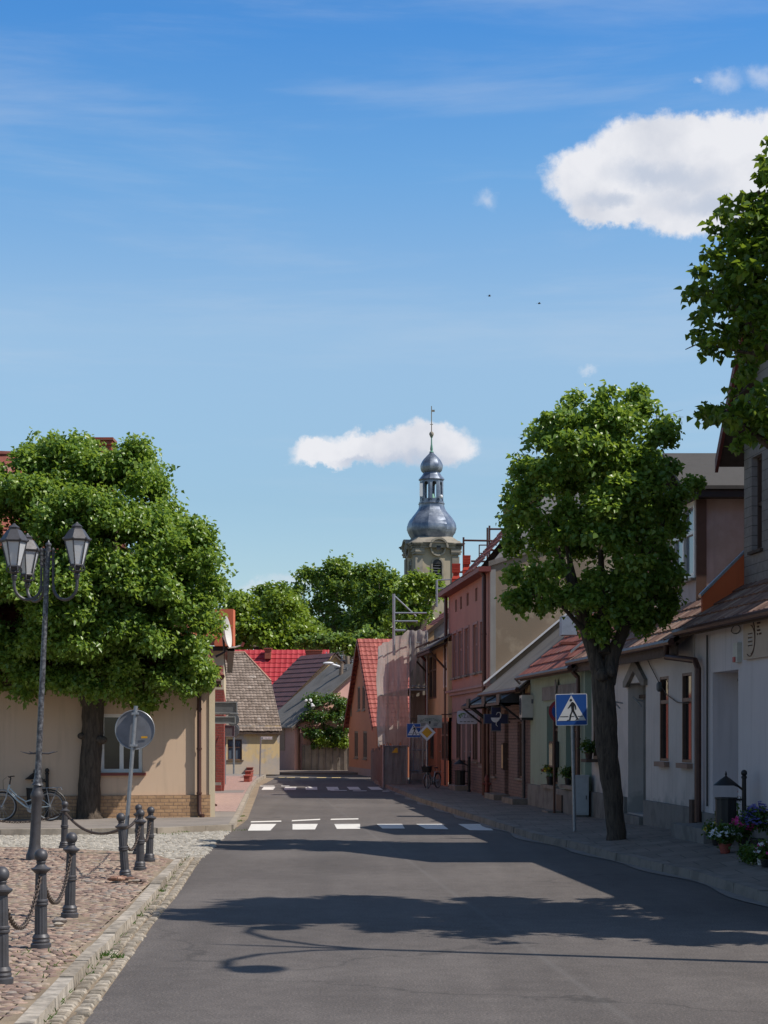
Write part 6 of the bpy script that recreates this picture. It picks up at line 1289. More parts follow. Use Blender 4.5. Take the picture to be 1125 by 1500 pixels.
# ---- 3 green shop
F = FG; g1, g2 = F.Y(857)-.0, F.Y(777); zEg = 3.33
hA, hBd, hC_ = hol(F, 783, 789.5, 1040, 1160), hol(F, 801, 817, 1034, 1150, 812), hol(F, 829, 847, 1034, 1150, 838)
gs, F, rfg, e, al = row_house('pale green shop with faded fascia and flower pots on its ledges', 7.22, g1, g2, zEg, 'green_wall', [hBd, hC_], 'tile_red', 40, 8, 'green_shop', hole_depth=.3, cat='shop')
for h in (hBd, hC_): window(F, h, gs, 'brownframe', 'glass', .22, .05, 0, .7)
MB().fbox(F, F.Y(850), F.Y(797), F.yz(820, 1023)[1]-.02, F.yz(820, 1004)[1], .003, .05).build('fascia_panel', 'plinth', gs)
q = MB(); Y, z = F.yz(818, 1000); q.lathe(F.p(Y, z-.1, .055), [(.001, 0), (.17, .0), (.17, .02), (.001, .02)], 20, Vector((-1, 0, 0))); q.build('round_motif', 'plinth', gs)
MB().fbox(F, g1, g2, 0, .62, .003, .07).build('plinth', 'plinth', gs)
mb = MB(); mb.fbox(F, hBd[0]-.1, hBd[1]+.1, hBd[2]-.08, hBd[2]-.005, -.1, .12); mb.fbox(F, hC_[0]-.1, hC_[1]+.1, hC_[2]-.08, hC_[2]-.005, -.1, .12); mb.build('ledge', 'kerb_dark', gs)
pipe(F, gs, 772, 1000, 1172, 'darkmetal'); pipe(F, gs, 852.5, 985, 1180, 'brownpipe')
flowerpot('pot of yellow and red flowers on the green shop ledge, farther one', F.p(F.Y(809), hBd[2], .04), .10, .18, 'black', ['fl_yellow', 'fl_red'], 26, .20, .20, 'flower pots on the green shop ledges', seed=1)
flowerpot('pot of yellow flowers nearer to the grey cabinet', F.p(F.Y(835), hC_[2], .04), .08, .14, 'black', ['fl_yellow'], 14, .15, .18, 'flower pots on the green shop ledges', seed=2)
Y, z = F.yz(818, 1105); sc_ = MB().fbox(F, Y-.1, Y+.35, z-.28, z+.28, .01, .14).build('showcase', 'black'); tag(sc_, 'small dark display case fixed to the green shop wall', 'display case')
MB().fbox(F, Y-.06, Y+.31, z-.24, z+.24, .141, .145).build('glass', 'glass', sc_)
mb = MB(); Y = F.Y(826); mb.fbox(F, Y-.25, Y+.35, .0, .50, .072, .10); o = mb.build('cellar_hatch', 'black', gs)
mb = MB(); mb.fbox(F, Y-.3, Y+.4, 0, .17, .11, .4); mb.build('step', 'kerb_dark', gs)
# chimney with blue grey cladding, on the green shop roof
Yk = 37.6; mb = MB(); mb.box((W(823, 945, Yk).x, Yk, 3.9), (W(845, 945, Yk).x, Yk+.5, W(0, 902, Yk).z)); k = mb.build('chimney', paint('blue_grey_cladding', (.30, .36, .44), .6, 0, .3), rfg)
mb = MB(); mb.box((W(822, 945, Yk).x, Yk-.02, 3.7), (W(846, 945, Yk).x, Yk+.52, W(0, 940, Yk).z)); mb.build('flashing', 'tile_red', k)
mb = MB(); a = F.p(g1+.1, zEg+.1, .25); b_ = F.p(g1+.1, zEg+.1+4.3*math.tan(R(40)), -4); mb.prism([a, b_, b_+Vector((0, .18, 0)), a+Vector((0, .18, 0))], (0, 0, .05)); mb.build('verge_flashing', 'galv', gs)
# air conditioner
Y = 41.6; a, c_ = W(764.5, 1051, Y), W(786, 1018, Y); ac = thing('air_conditioner', 'white air conditioner box bracketed high between pharmacy and green shop', 'air conditioner', (c_.x, Y, a.z))
mb = MB(); mb.box((a.x, Y, a.z), (c_.x, Y+.75, c_.z)); body = mb.build('casing', 'aircon', ac)
mb = MB(); cc_ = Vector((a.x+.0-.004, Y+.30, (a.z+c_.z)/2)); mb.lathe(cc_, [(.2, 0), (.2, .02), (.17, .02), (.17, 0)], 24, Vector((-1, 0, 0)))
for k in range(5): mb.box((a.x-.02, Y+.1, a.z+.12+k*.07), (a.x-.002, Y+.5, a.z+.13+k*.07))
mb.build('fan_grille', 'signback', body); mb = MB(); mb.box((a.x+.22, Y-.012, c_.z-.2), (a.x+.34, Y-.001, c_.z-.1)); mb.build('label_plate', 'signback', body)
mb = MB(); mb.box((a.x, Y+.05, a.z-.06), (c_.x+.1, Y+.65, a.z-.001)); mb.build('bracket', 'black', ac)
# no stopping sign behind the crossing sign
def disc(mb, c_, r_, y0=0, n=40): mb.lathe(c_+Vector((0, -y0, 0)), [(.001, 0), (r_, 0), (r_, .004), (.001, .004)], n, Vector((0, 1, 0)))
Y = 37.4; b_ = Vector((W(812, 1100, Y).x, Y, ez(3.5, Y))); ns = thing('no_stopping_sign', 'round red and blue sign on a thin brown post, half hidden behind the crossing sign', 'traffic sign', b_); c_ = W(820.5, 1042, Y)
MB().tube([b_, (b_.x, Y, c_.z+.1)], .028, 10).build('post', 'brownpipe', ns, True)
mb = MB(); disc(mb, c_, 17/FPX*Y, .035); pl = mb.build('red_disc', 'signred', ns); mb = MB(); disc(mb, c_, 12.4/FPX*Y, .041); mb.build('blue_disc', 'blue', pl)
mb = MB(); mb.hexa([tuple(c_+Vector((x, -y, z))) for x, z, y in ((-.13, .09, .05), (-.09, .13, .05), (-.09, .13, .045), (-.13, .09, .045), (.09, -.13, .05), (.13, -.09, .05), (.13, -.09, .045), (.09, -.13, .045))]); mb.build('red_bar', 'signred', pl)
# crossing sign
def walker(P, k):
    """pictogram pieces as outlines in the sign's own plane, 0..1 wide"""
    C = [(.49, .80, .036)]
    polys = [[(.515, .745), (.56, .735), (.61, .69), (.645, .62), (.655, .50), (.625, .50), (.605, .60), (.585, .635), (.585, .52), (.59, .46), (.64, .36), (.705, .22), (.73, .205), (.72, .19), (.63, .165), (.615, .175), (.66, .205), (.60, .33), (.535, .44), (.505, .36), (.475, .22), (.465, .165), (.36, .165), (.355, .178), (.425, .195), (.445, .33), (.50, .45), (.505, .52), (.49, .62), (.44, .56), (.395, .535), (.385, .555), (.42, .60), (.465, .67)]]
    return C, polys
def crossing_sign(t, c_, s_, tilt=0, name='sign_plate'):
    X = lambda u, v, d=0: c_+Vector(((u-.5)*s_*math.cos(R(tilt))-(v-.5)*s_*math.sin(R(tilt)), -d, (u-.5)*s_*math.sin(R(tilt))+(v-.5)*s_*math.cos(R(tilt))))
    def plate(P, d0, d1): return MB().prism([X(u, v, d0) for u, v in P], (0, d0-d1, 0))
    def rr(e, r_): return [(e+r_-r_*math.cos(a), e+r_-r_*math.sin(a)) if q == 0 else (1-e-r_+r_*math.sin(a), e+r_-r_*math.cos(a)) if q == 1 else (1-e-r_+r_*math.cos(a), 1-e-r_+r_*math.sin(a)) if q == 2 else (e+r_-r_*math.sin(a), 1-e-r_+r_*math.cos(a)) for q in range(4) for a in (0, R(30), R(60), R(90))]
    pl = plate(rr(0, .04), 0, .01).build(name, 'signwhite', t); plate(rr(.022, .03), .0105, .012).build('blue_field', 'blue', pl)
    plate([(.05, .155), (.95, .155), (.5, .955)], .0125, .014).build('white_triangle', 'signwhite', pl)
    C, polys = walker(None, 1); mb = MB()
    for P in polys: mb.prism([X(u, v, .0145) for u, v in P], (0, -.0015, 0))
    mb.lathe(X(C[0][0], C[0][1], .0145), [(.001, 0), (.04*s_, 0), (.04*s_, -.0015), (.001, -.0015)], 16, Vector((0, 1, 0)))
    for u0, u1 in ((.14, .40), (.495, .585), (.70, .86)): mb.prism([X(u0, .275, .0145), X(u1, .275, .0145), X(u1, .297, .0145), X(u0, .297, .0145)], (0, -.001, 0))
    mb.build('walker', 'signblack', pl); return pl
Yx = 30.1; b_ = G(842, 1221, .14); b_ = Vector((W(842, 0, Yx).x, Yx, ez(3.2, Yx))); cs = thing('crossing_sign', 'large blue pedestrian crossing sign on a grey post by the middle tree', 'traffic sign', b_)
MB().tube([b_-Vector((0, 0, .1)), W(837.5, 1015, Yx)], .030, 12).build('post', 'galv', cs, True)
crossing_sign(cs, W(836.7, 1039.6, Yx)+Vector((0, -.035, 0)), 46.5/FPX*Yx, 1.2)
# grey cabinet
Yq = 35.3; a, c_ = W(842.5, 1197, Yq), W(862.5, 1138, Yq); zz = ez(a.x, Yq)-.02; cb = thing('utility_cabinet', 'tall light grey utility cabinet behind the crossing sign post', 'cabinet', (a.x, Yq, zz))
mb = MB(); mb.box((a.x, Yq, zz+.06), (c_.x, Yq+.32, c_.z)); mb.box((a.x-.012, Yq-.012, c_.z+.001), (c_.x+.012, Yq+.33, c_.z+.03)); mb.build('case', 'cabinet', cb)
mb = MB(); mb.box((a.x+.02, Yq-.008, zz+.10), (c_.x-.02, Yq-.0005, c_.z-.03)); dr = mb.build('door', 'cabinet', cb); mb = MB(); mb.box((c_.x-.06, Yq-.02, (zz+c_.z)/2-.04), (c_.x-.045, Yq-.009, (zz+c_.z)/2+.04)); mb.build('handle', 'black', dr); mb = MB(); mb.box((a.x+.02, Yq+.03, zz-.03), (c_.x-.02, Yq+.3, zz+.059)); mb.build('foot', 'plinth', cb)
# ---- 4 pharmacy
F = FG; p1, p2 = F.Y(777)+.02, F.Y(718.5); zEp = 3.06
pd = hol(F, 739, 745, 1040, 1170, 741); pw1, pw2 = hol(F, 747.5, 752.5, 1057, 1143), hol(F, 722, 727, 1057, 1137); pw3 = hol(F, 758, 768, 1057, 1140)
ph, F, rfp, e, al = row_house('pharmacy clad in brown brick with dark sheet roof', 7.22, p1, p2, zEp, 'brickbrown', [pd, pw2, pw3], 'eternit', 40, 8, 'pharmacy', hole_depth=.14, cat='pharmacy')
for h in (pw2, pw3): window(F, h, ph, 'brownframe', 'brickbrown', .10, .05, 0, 0, 'kerb_dark', .06)
door(F, pd, ph, 'wood_dark', .12)
MB().fbox(F, p1, p2, zEp-.28, zEp-.10, .003, .05).build('frieze', 'wood_raw', ph)
vf = MB(); a = F.p(p2-.12, zEp+.08, .2); b_ = F.p(p2-.12, zEp+.08+4.2*math.tan(R(40)), -4); vf.prism([a, b_, b_+Vector((0, .25, 0)), a+Vector((0, .25, 0))], (0, 0, .06)); vf.build('verge_flashing', 'signwhite', ph)
mb = MB(); q = F.p(44.5, zEp+1.5*math.tan(R(40))+.1, -1.5); mb.hexa([q+Vector((dx, dy, dz)) for dz in (0, .12) for dx, dy in ((-.25, -.3), (.25, -.3), (.25, .3), (-.25, .3))]); mb.build('roof_hatch', 'brownframe', rfp)
for nm, (x, mt) in enumerate([(719.5, 'redpipe'), (772, 'darkmetal')][:1]): pipe(F, ph, x, 1030, 1172, 'brownpipe', .05, .09)
for i, (xa, xb, lab) in enumerate([(704, 716, 'small sloping door canopy nearest the pale oval salon sign'), (719, 741, 'sloping corrugated canopy with pale streaks over the pharmacy door'), (744, 765, 'dark canopy next to the air conditioner')]):
    Yf, Yn = F.Y(xa+4), F.Y(xb+4); z0 = 2.50; t = thing('canopy', lab, 'canopy', F.p(Yn, z0), 'corrugated canopies along the pharmacy front'); 
    mb = MB(); n = 16; pr = .62
    for k in range(n):
        ya, yb = Yn+(Yf-Yn)*k/n, Yn+(Yf-Yn)*(k+1)/n; h = .03*(k % 2); h2 = .03*((k+1) % 2)
        mb.face([F.p(ya, z0+.06+h, pr), F.p(yb, z0+.06+h2, pr), F.p(yb, z0+.40+h2, .02), F.p(ya, z0+.40+h, .02)])
    mb.build('corrugated_sheet', paint('canopy_sheet', (.05, .056, .06), .6, .1, .4, 4, col2=(.14, .15, .155)), t)
    mb = MB(); mb.fbox(F, Yn, Yf, z0+.0, z0+.06, pr-.03, pr+.01); mb.fbox(F, Yn, Yn+.03, z0, z0+.05, 0, pr); mb.fbox(F, Yf-.03, Yf, z0, z0+.05, 0, pr)
    mb.prism([F.p(Yn, z0+.0, pr-.02), F.p(Yn, z0+.12, pr-.02), F.p(Yn, z0+.44, .02), F.p(Yn, z0+.0, .02)], (0, .04, 0)); mb.fbox(F, Yn, Yn+.5, z0+.06, z0+.26, pr-.05, pr-.0)
    for Y in (Yn+.02, Yf-.02): mb.tube([F.p(Y, z0+.02, pr-.03), F.p(Y, z0-.42, .03)], .028, 6)
    mb.build('bracket', 'black', t)
# plates hung out over the pavement
def proj(label, cat, x0, y0, x1, y1, Y, name, mat_='signwhite', r_=.05):
    a, c_ = W(x0, y1, Y), W(x1, y0, Y); t = thing(name, label, cat, (c_.x, Y, a.z)); P = []
    for (cx_, cz_, a0) in ((a.x+r_, a.z+r_, 180), (c_.x-r_, a.z+r_, 270), (c_.x-r_, c_.z-r_, 0), (a.x+r_, c_.z-r_, 90)):
        for k in range(4): an = R(a0+30*k); P.append((cx_+r_*math.cos(an), Y, cz_+r_*math.sin(an)))
    pl = MB().prism(P, (0, .05, 0)).build('plate', mat_, t); return t, pl, a, c_
def put_text(txt, c_, size, mat_, parent, name, shear=0, d=.003, wid=None, bend=None):
    vs, fs = text_mesh(txt, size, shear); w = max(v.x for v in vs)-min(v.x for v in vs); k = (wid/w) if wid else 1; out = []
    for v in vs:
        x, z = v.x*k, v.y
        if bend: an = x/bend; x, z = (bend+z)*math.sin(an), (bend+z)*math.cos(an)-bend
        out.append((c_[0]+x, c_[1]-d-v.z, c_[2]+z))
    return MB().idx(out, fs).build(name, mat_, parent)
t, pl, a, c_ = proj('rounded white salon plate with green leaves and thin script', 'shop sign', 669.5, 1041, 699.5, 1060.5, 50.2, 'hanging_plate', paint('lilac_white_plate', (.52, .53, .62), .5, 0, .1), .06); q = (a+c_)/2
MB().tube([(c_.x-.02, 50.22, q.z+.1), (c_.x+.12, 50.22, q.z+.1)], .012, 6).build('bracket', 'black', t)
put_text('Lilia', (q.x+.03, 50.2, q.z+.035), .19, paint('grey_blue_ink', (.12, .13, .2), .6), pl, 'lettering', .35)
for k in range(4): MB().box((q.x-.21+k*.105, 50.196, q.z-.135), (q.x-.135+k*.105, 50.199, q.z-.112)).build('small_print', 'signback', pl)
mb = MB()
for k, (dx, dz, s_) in enumerate([(-.22, .05, .035), (-.17, .09, .03), (-.12, .105, .025), (-.20, .0, .025), (-.15, .04, .022), (-.08, .10, .02)]): mb.lathe(Vector((q.x+dx, 50.198, q.z+dz)), [(.001, 0), (s_, 0), (s_, -.003), (.001, -.003)], 7, Vector((0, 1, 0)))
mb.build('leaf_emblem', paint('leaf_green_ink', (.10, .22, .05), .6), pl)
Yp = 44.0; s = Yp/FPX; C_ = W(726.5, 1053, Yp); t = thing('pharmacy_cross', 'dark blue cross sign showing a bowl and a snake', 'pharmacy sign', C_+Vector((.2, 0, 0)))
def crs(k, d0, d1, mat_, parent, nm):
    A_, B_ = .31*k, .12*k; P = [(-A_, -B_), (-B_, -B_), (-B_, -A_), (B_, -A_), (B_, -B_), (A_, -B_), (A_, B_), (B_, B_), (B_, A_), (-B_, A_), (-B_, B_), (-A_, B_)]; return MB().prism([(C_.x+x, Yp-d0, C_.z+z) for x, z in P], (0, d0-d1, 0)).build(nm, mat_, parent)
bd = crs(1.0, 0, .08, 'signback', t, 'cross_box'); crs(.91, .081, .084, paint('deep_blue_panel', (.012, .014, .07), .4, 0, 0), bd, 'blue_panel')
mb = MB(); P = [(-.11+.0, .03), (.11, .03)]+[(.11*math.cos(R(a)), .03+.12*math.sin(R(a))) for a in range(-15, -180, -20)]; mb.prism([(C_.x-.02+x, Yp-.0845, C_.z+z) for x, z in P], (0, -.003, 0))
mb.tube([(C_.x+x, Yp-.087, C_.z+z) for x, z in ((.0, .10), (.03, .155), (.09, .16), (.12, .10), (.10, .03), (.05, -.03), (.0, -.09), (.0, -.15), (.04, -.19))], [.006, .01, .012, .014, .014, .013, .012, .010, .004], 6); mb.build('bowl_and_snake', 'signwhite', bd)
MB().tube([(C_.x+.2, Yp-.03, C_.z), (C_.x+.5, Yp-.03, C_.z)], .015, 6).build('bracket', 'black', t)
# notice box, pale lit tube, hydrant, steps
Y, z = F.yz(742.5, 1108); nb = MB().fbox(F, Y-.15, Y+.15, z-.35, z+.35, .003, .12).build('notice_box', 'wood_dark'); tag(nb, 'narrow wooden notice box beside the pharmacy door', 'notice box'); MB().fbox(F, Y-.12, Y+.12, z-.3, z+.3, .121, .124).build('paper', 'wood_raw', nb)
b_ = G(713, 1168, .12); hy = thing('hydrant', 'old red hydrant standing in front of the pharmacy corner', 'hydrant', b_); MB().lathe(b_, [(.08, 0), (.08, .04), (.045, .06), (.045, .42), (.06, .44), (.06, .50), (.04, .56), (.02, .60)], 12).build('body', 'redpipe', hy, True)
mb = MB(); mb.tube([b_+Vector((-.12, 0, .36)), b_+Vector((.12, 0, .36))], .03, 8); mb.build('outlet', 'redpipe', hy, True)
for i, (x0, x1, y) in enumerate([(760, 776.5, 1181), (733, 747.5, 1174.5), (677, 687.5, 1162)]):
    Y = F.Y((x0+x1)/2); o = MB().fbox(F, F.Y(x1), F.Y(x0), .05, .26, .02, .42).build('doorstep', 'kerb_dark'); tag(o, ['doorstep nearest the green shop', 'doorstep below the brown pharmacy door', 'doorstep beside the litter bin at the pink house'][i], 'step', 'stone doorsteps on the east pavement')
litter_bin('black litter bin under the pale salon plate', 687, 51.5, .12, .80)
# ---- 5 pink house
F = FG; k1, k2 = F.Y(718), F.Y(657.2); zEk = 6.38
up_w = []
for x, (yt, yb) in zip((666.9, 674.8, 684.4, 696.9, 707.7), ((928, 993), (923, 991.7), (919.6, 990.5), (913.6, 987), (908.8, 984.5))): Y = F.Y(x); up_w.append((Y-.42, Y+.42, 3.56, 4.95))
att = [(F.Y(x)-.22, F.Y(x)+.22, 5.62, 6.0) for x in (668, 675.3, 685, 697.6, 708.5)]
lo_w = [(F.Y(x)-.5, F.Y(x)+.5, 1.0, 2.30) for x in (671.8, 696)]+[(F.Y(706)-.35, F.Y(706)+.35, .9, 2.3), (F.Y(679)-.4, F.Y(679)+.4, .25, 2.35), (F.Y(687)-.45, F.Y(687)+.45, .25, 2.35)]
zco = 3.06
pk = thing('pink_house', 'tall pink rendered town house with lower cornice and bare tan side wall', 'house', F.p((k1+k2)/2, 0)); D = 9
mb = MB(); wall(mb, F, k1, k2, zco, zEk, up_w+att, .13)
mb.face([F.p(k2, zco), F.p(k2, zco, -D), F.p(k2, zEk, -D), F.p(k2, 8.6, -D/2), F.p(k2, zEk)]); mb.face([F.p(k1, zco, -D), F.p(k2, zco, -D), F.p(k2, zEk, -D), F.p(k1, zEk, -D)]); mb.build('wall', 'pink_wall', pk)
mb = MB(); wall(mb, F, k1, k2, 1.0, zco, [h for h in lo_w if h[2] >= 1]+[(h[0], h[1], 1.0, h[3]) for h in lo_w if h[2] < 1], .13); mb.face([F.p(k2, 0), F.p(k2, 0, -D), F.p(k2, zco, -D), F.p(k2, zco)]); mb.build('lower_wall', 'pink_low', pk)
mb = MB(); wall(mb, F, k1, k2, 0, 1.0, [(h[0], h[1], h[2], 1.0) for h in lo_w if h[2] < 1], .13); mb.build('base_wall', 'brickbrown', pk)
MB().face([F.p(k1-.02, 0), F.p(k1-.02, 0, -D), F.p(k1-.02, zEk+1.0, -D), F.p(k1-.02, zEk+.05+D*.0+1.45, -D/2), F.p(k1-.02, zEk)]).build('side_wall', 'tan_wall', pk)
mb = MB(); a = F.p(k1-.08, zEk-.02, .05); b_ = F.p(k1-.08, zEk+1.46, -D/2); c_ = F.p(k1-.08, zEk+1.0, -D); mb.prism([a, b_, b_+Vector((0, 0, .14)), a+Vector((0, 0, .14))], (0, .3, 0)); mb.prism([b_, c_, c_+Vector((0, 0, .14)), b_+Vector((0, 0, .14))], (0, .3, 0)); mb.build('coping', 'kerb_dark', pk)
mb = MB(); a = F.p(k1-.01, 0); mb.box((a.x, k1-.045, .3), (a.x+.15, k1-.022, zEk-.1)); mb.build('corner_strip', plaster('patched_render', (.34, .32, .29)), pk)
for h in up_w:
    w = window(F, h, pk, 'pinktrim' if 'pinktrim' in MT else 'pink_low', 'shutter', .10, .05, 1, .6)
    mb = MB(); mb.fbox(F, h[0]-.07, h[0]-.002, h[2], h[3]+.07, .002, .03); mb.fbox(F, h[1]+.002, h[1]+.07, h[2], h[3]+.07, .002, .03); mb.fbox(F, h[0], h[1], h[3]+.002, h[3]+.07, .002, .03); mb.build('surround', 'pink_low', w); MB().fbox(F, h[0]-.1, h[1]+.1, h[2]-.06, h[2]-.002, -.02, .10).build('sill', 'kerb_dark', w)
for h in att: MB().fbox(F, h[0], h[1], h[2], h[3], -.12, -.08).build('attic_vent', 'black', pk)
for h in lo_w[:3]: window(F, h, pk, 'brownframe', 'glass', .04, .06, 1, 0, 'kerb_dark', .05)
for h in lo_w[3:]: door(F, h, pk, 'wood_dark', .12)
mb = MB(); mb.fbox(F, k1-.05, k2+.05, zco-.06, zco+.04, -.02, .09); mb.fbox(F, k1-.07, k2+.07, zco+.041, zco+.11, -.02, .15); mb.build('cornice', 'pink_low', pk)
e = F.p(k1-.1, zEk, .32); al = F.p(k2+.15, 0)-F.p(k1-.1, 0); ks_ = k1+3.3; mb = MB()
A0, A1, A2, A3 = F.p(k1+.02, zEk-.05, .32), F.p(ks_, zEk-.05, .32), F.p(k1+.02, zEk+3.35, -2.6), F.p(ks_, zEk+3.35, -2.6)
quad_tiles(mb, A0, A1, A2, A3, .22, .32); rk = mb.build('roof', 'tile_red', pk)
MB().prism([A2, A3, F.p(ks_, zEk, -5.6), F.p(k1+.02, zEk, -5.6)], (0, 0, .05)).build('rear_roof', 'tile_red', pk)
for Y, m_ in ((k1+.06, 'patched_wall'), (ks_-.05, 'tan_wall')): MB().prism([F.p(Y, zEk-.1, .1), F.p(Y, zEk+3.28, -2.6), F.p(Y, zEk-.1, -5.5)], (0, .04, 0)).build('roof_gable', plaster(m_, (.40, .38, .36)), pk)
MB().prism([F.p(ks_, zEk-.02, .3), F.p(k2, zEk-.02, .3), F.p(k2, zEk+.5, -D), F.p(ks_, zEk+.5, -D)], (0, 0, .06)).build('low_roof', 'felt', pk)
mb = MB(); mb.prism([e-Vector((.01, 0, .02)), e+al-Vector((.01, 0, .02)), e+al-Vector((.01, 0, .16)), e-Vector((.01, 0, .16))], (.34, 0, 0)); mb.build('eaves', 'redpipe', pk)
pipe(F, pk, 715.5, 838, 1020, 'brownpipe', .06, .12); pipe(F, pk, 658.5, 872, 1150, 'brownpipe', .06, .12); pipe(F, pk, 715.5, 1022, 1170, 'brownpipe', .06, .12, False)
chimney(rk, 738.5, 752, 740, 800, 50.5)
def redflue(parent, x0, x1, yt, yb, Y):
    cx_ = (x0+x1)/2; s = Y/FPX; c_ = W(cx_, yb, Y); h = (yb-yt)*s; w = (x1-x0)*s/2; mb = MB()
    def sq(r_, z0, z1, r2=None): r2 = r2 or r_; mb.hexa([(c_.x+dx*r_, Y+dy*r_, c_.z+z0) for dx, dy in ((-1, -1), (1, -1), (1, 1), (-1, 1))]+[(c_.x+dx*r2, Y+dy*r2, c_.z+z1) for dx, dy in ((-1, -1), (1, -1), (1, 1), (-1, 1))])
    sq(w, 0, h*.50); sq(w*1.04, h*.5, h*.52); sq(w, h*.52, h*.62, w*.7); sq(w*.7, h*.62, h*.72)
    for k in range(5): sq(w*.92, h*(.72+.05*k), h*(.72+.05*k+.038))
    sq(w*.95, h*.96, h); return mb.build('chimney', plaster('red_chimney', (.50, .055, .03), (.40, .04, .025), 2), parent)
redflue(rk, 661.8, 674.5, 826, 872, 56.6); redflue(rk, 677.5, 689.5, 814, 858, 55.0)
# scaffold on the roof behind
def scaf(label, Y, bars, r_=.03, mat_='galv'):
    t = thing('scaffold', label, 'scaffold', W(bars[0][0], bars[0][1], Y)); 
    for b_ in bars: mb = MB(); mb.tube([W(b_[0], b_[1], Y+(b_[4] if len(b_) > 4 else 0)), W(b_[2], b_[3], Y+(b_[4] if len(b_) > 4 else 0))], r_*(b_[5] if len(b_) > 5 else 1), 8); mb.build('pole', mat_, t, True)
    return t
scaf('scaffold railing on the roof ridge behind the pink house', 57.5, [(679, 787, 679, 860), (714, 773, 714, 840), (717, 770, 717, 838, .5), (679, 791.5, 738, 792.5), (717, 775, 736, 775), (702, 798, 702, 825, 1, .6), (702, 798.5, 728, 798.5, 1, .6), (703, 810.5, 716, 810.5, 1, .6), (690, 822, 712, 822.5), (717, 806, 735, 806), (672, 838, 700, 838)], .032, 'brownpipe')
# ---- 6 yellow and orange house
F6 = Front(7.1); q1, q2 = F6.Y(656.5)+.0, F6.Y(627); zE6 = 4.75
hu = [(F6.Y(x)-.45, F6.Y(x)+.45, 3.0, 4.5) for x in (631.5, 637)]+[(F6.Y(652)-.4, F6.Y(652)+.4, 3.3, 4.6)]; hl = [(F6.Y(x)-.45, F6.Y(x)+.45, .95, 2.2) for x in (633, 649.5, 653.8)]+[(F6.Y(643)-.5, F6.Y(643)+.5, .2, 2.3)]
yh = thing('yellow_house', 'two storey house, yellow above and orange below, with an open timber eave', 'house', F6.p((q1+q2)/2, 0)); F = F6
mb = MB(); wall(mb, F, q1, q2, 2.32, zE6, hu, .14); mb.face([F.p(q1, 2.32), F.p(q1, 2.32, -8), F.p(q1, zE6, -8), F.p(q1, zE6)]); mb.face([F.p(q2, 2.32), F.p(q2, 2.32, -8), F.p(q2, zE6, -8), F.p(q2, zE6+3, -4), F.p(q2, zE6)]); mb.build('wall', 'yellow_wall', yh)
mb = MB(); wall(mb, F, q1, q2, 0, 2.32, hl, .14); mb.face([F.p(q2, 0), F.p(q2, 0, -8), F.p(q2, 2.32, -8), F.p(q2, 2.32)]); mb.build('lower_wall', 'orange_wall', yh)
for h in hu+hl[:3]: window(F, h, yh, 'brownframe' if h in hu[:2]+hl else 'whiteframe', 'glass', .04, .06, 1, .65)
door(F, hl[3], yh, 'wood_dark', .12)
e = F.p(q1+.02, zE6-.25, .6); al = F.p(q2, 0)-F.p(q1+.02, 0); mb = MB(); mb.prism([e, e+al, F.p(q2, zE6+2.4, -3.6), F.p(q1+.02, zE6+2.4, -3.6)], (0, 0, .05)); mb.build('roof', 'eternit', yh)
mb = MB(); 
for k in range(9): Y = q1+.15+(q2-q1-.3)*k/8; mb.tube([F.p(Y, zE6-.30, .58), F.p(Y, zE6-.02, .0)], .04, 6)
mb.fbox(F, q1+.03, q2, zE6-.36, zE6-.28, .52, .6)
for k in range(5): z = .12*k; mb.tube([F.p(q1+.1, zE6-.12+z*1.0+.1, .6-k*.32+.0), F.p(q2-.1, zE6-.12+z*1.0+.1, .6-k*.32)], .03, 6)
mb.build('rafters', 'wood_dark', yh)
for Y in (q1+.4, q2-.3): MB().tube([F.p(Y, zE6-.35, .5), F.p(Y, zE6-.9, .0)], .035, 6).build('brace', 'wood_dark', yh)
pipe(F, yh, 628.2, 965, 1150, 'redpipe', .05, .08)
mb = MB(); mb.fbox(F, F.Y(645), F.Y(640), .05, .3, .02, .5); mb.build('step', 'plinth', yh)
t, pl, a, c_ = proj('weathered white board with arched green lettering over the priority sign', 'shop sign', 611.5, 1047.5, 647.5, 1066.5, 55.6, 'hairdresser_board', paint('aged_white_board', (.46, .48, .42), .6, 0, .35, 5), .01); q = (a+c_)/2
put_text('FRYZJERSTWO', (q.x, 55.6, q.z+.07), .115, paint('faded_green_ink', (.04, .13, .10), .6), pl, 'lettering', 0, .003, .62, .62)
mb = MB(); mb.ball((q.x, 55.597, q.z-.015), .032, 10, 6, (1, .1, 1.1)); mb.prism([(q.x-.012, 55.598, q.z-.04), (q.x+.03, 55.598, q.z-.03), (q.x+.012, 55.598, q.z-.085), (q.x-.02, 55.598, q.z-.08)], (0, -.003, 0)); mb.build('head_emblem', 'signblack', pl)
for s_ in (-1, 1):
    mb = MB()
    for k in range(3): mb.box((q.x+s_*.2-.08, 55.596, q.z-.06-k*.035), (q.x+s_*.2+.07-.02*k, 55.599, q.z-.045-k*.035))
    mb.build('small_print', 'signback', pl)
MB().tube([(c_.x-.02, 55.63, c_.z+.02), (c_.x+.30, 55.63, c_.z+.02)], .015, 6).build('bracket', 'black', t)
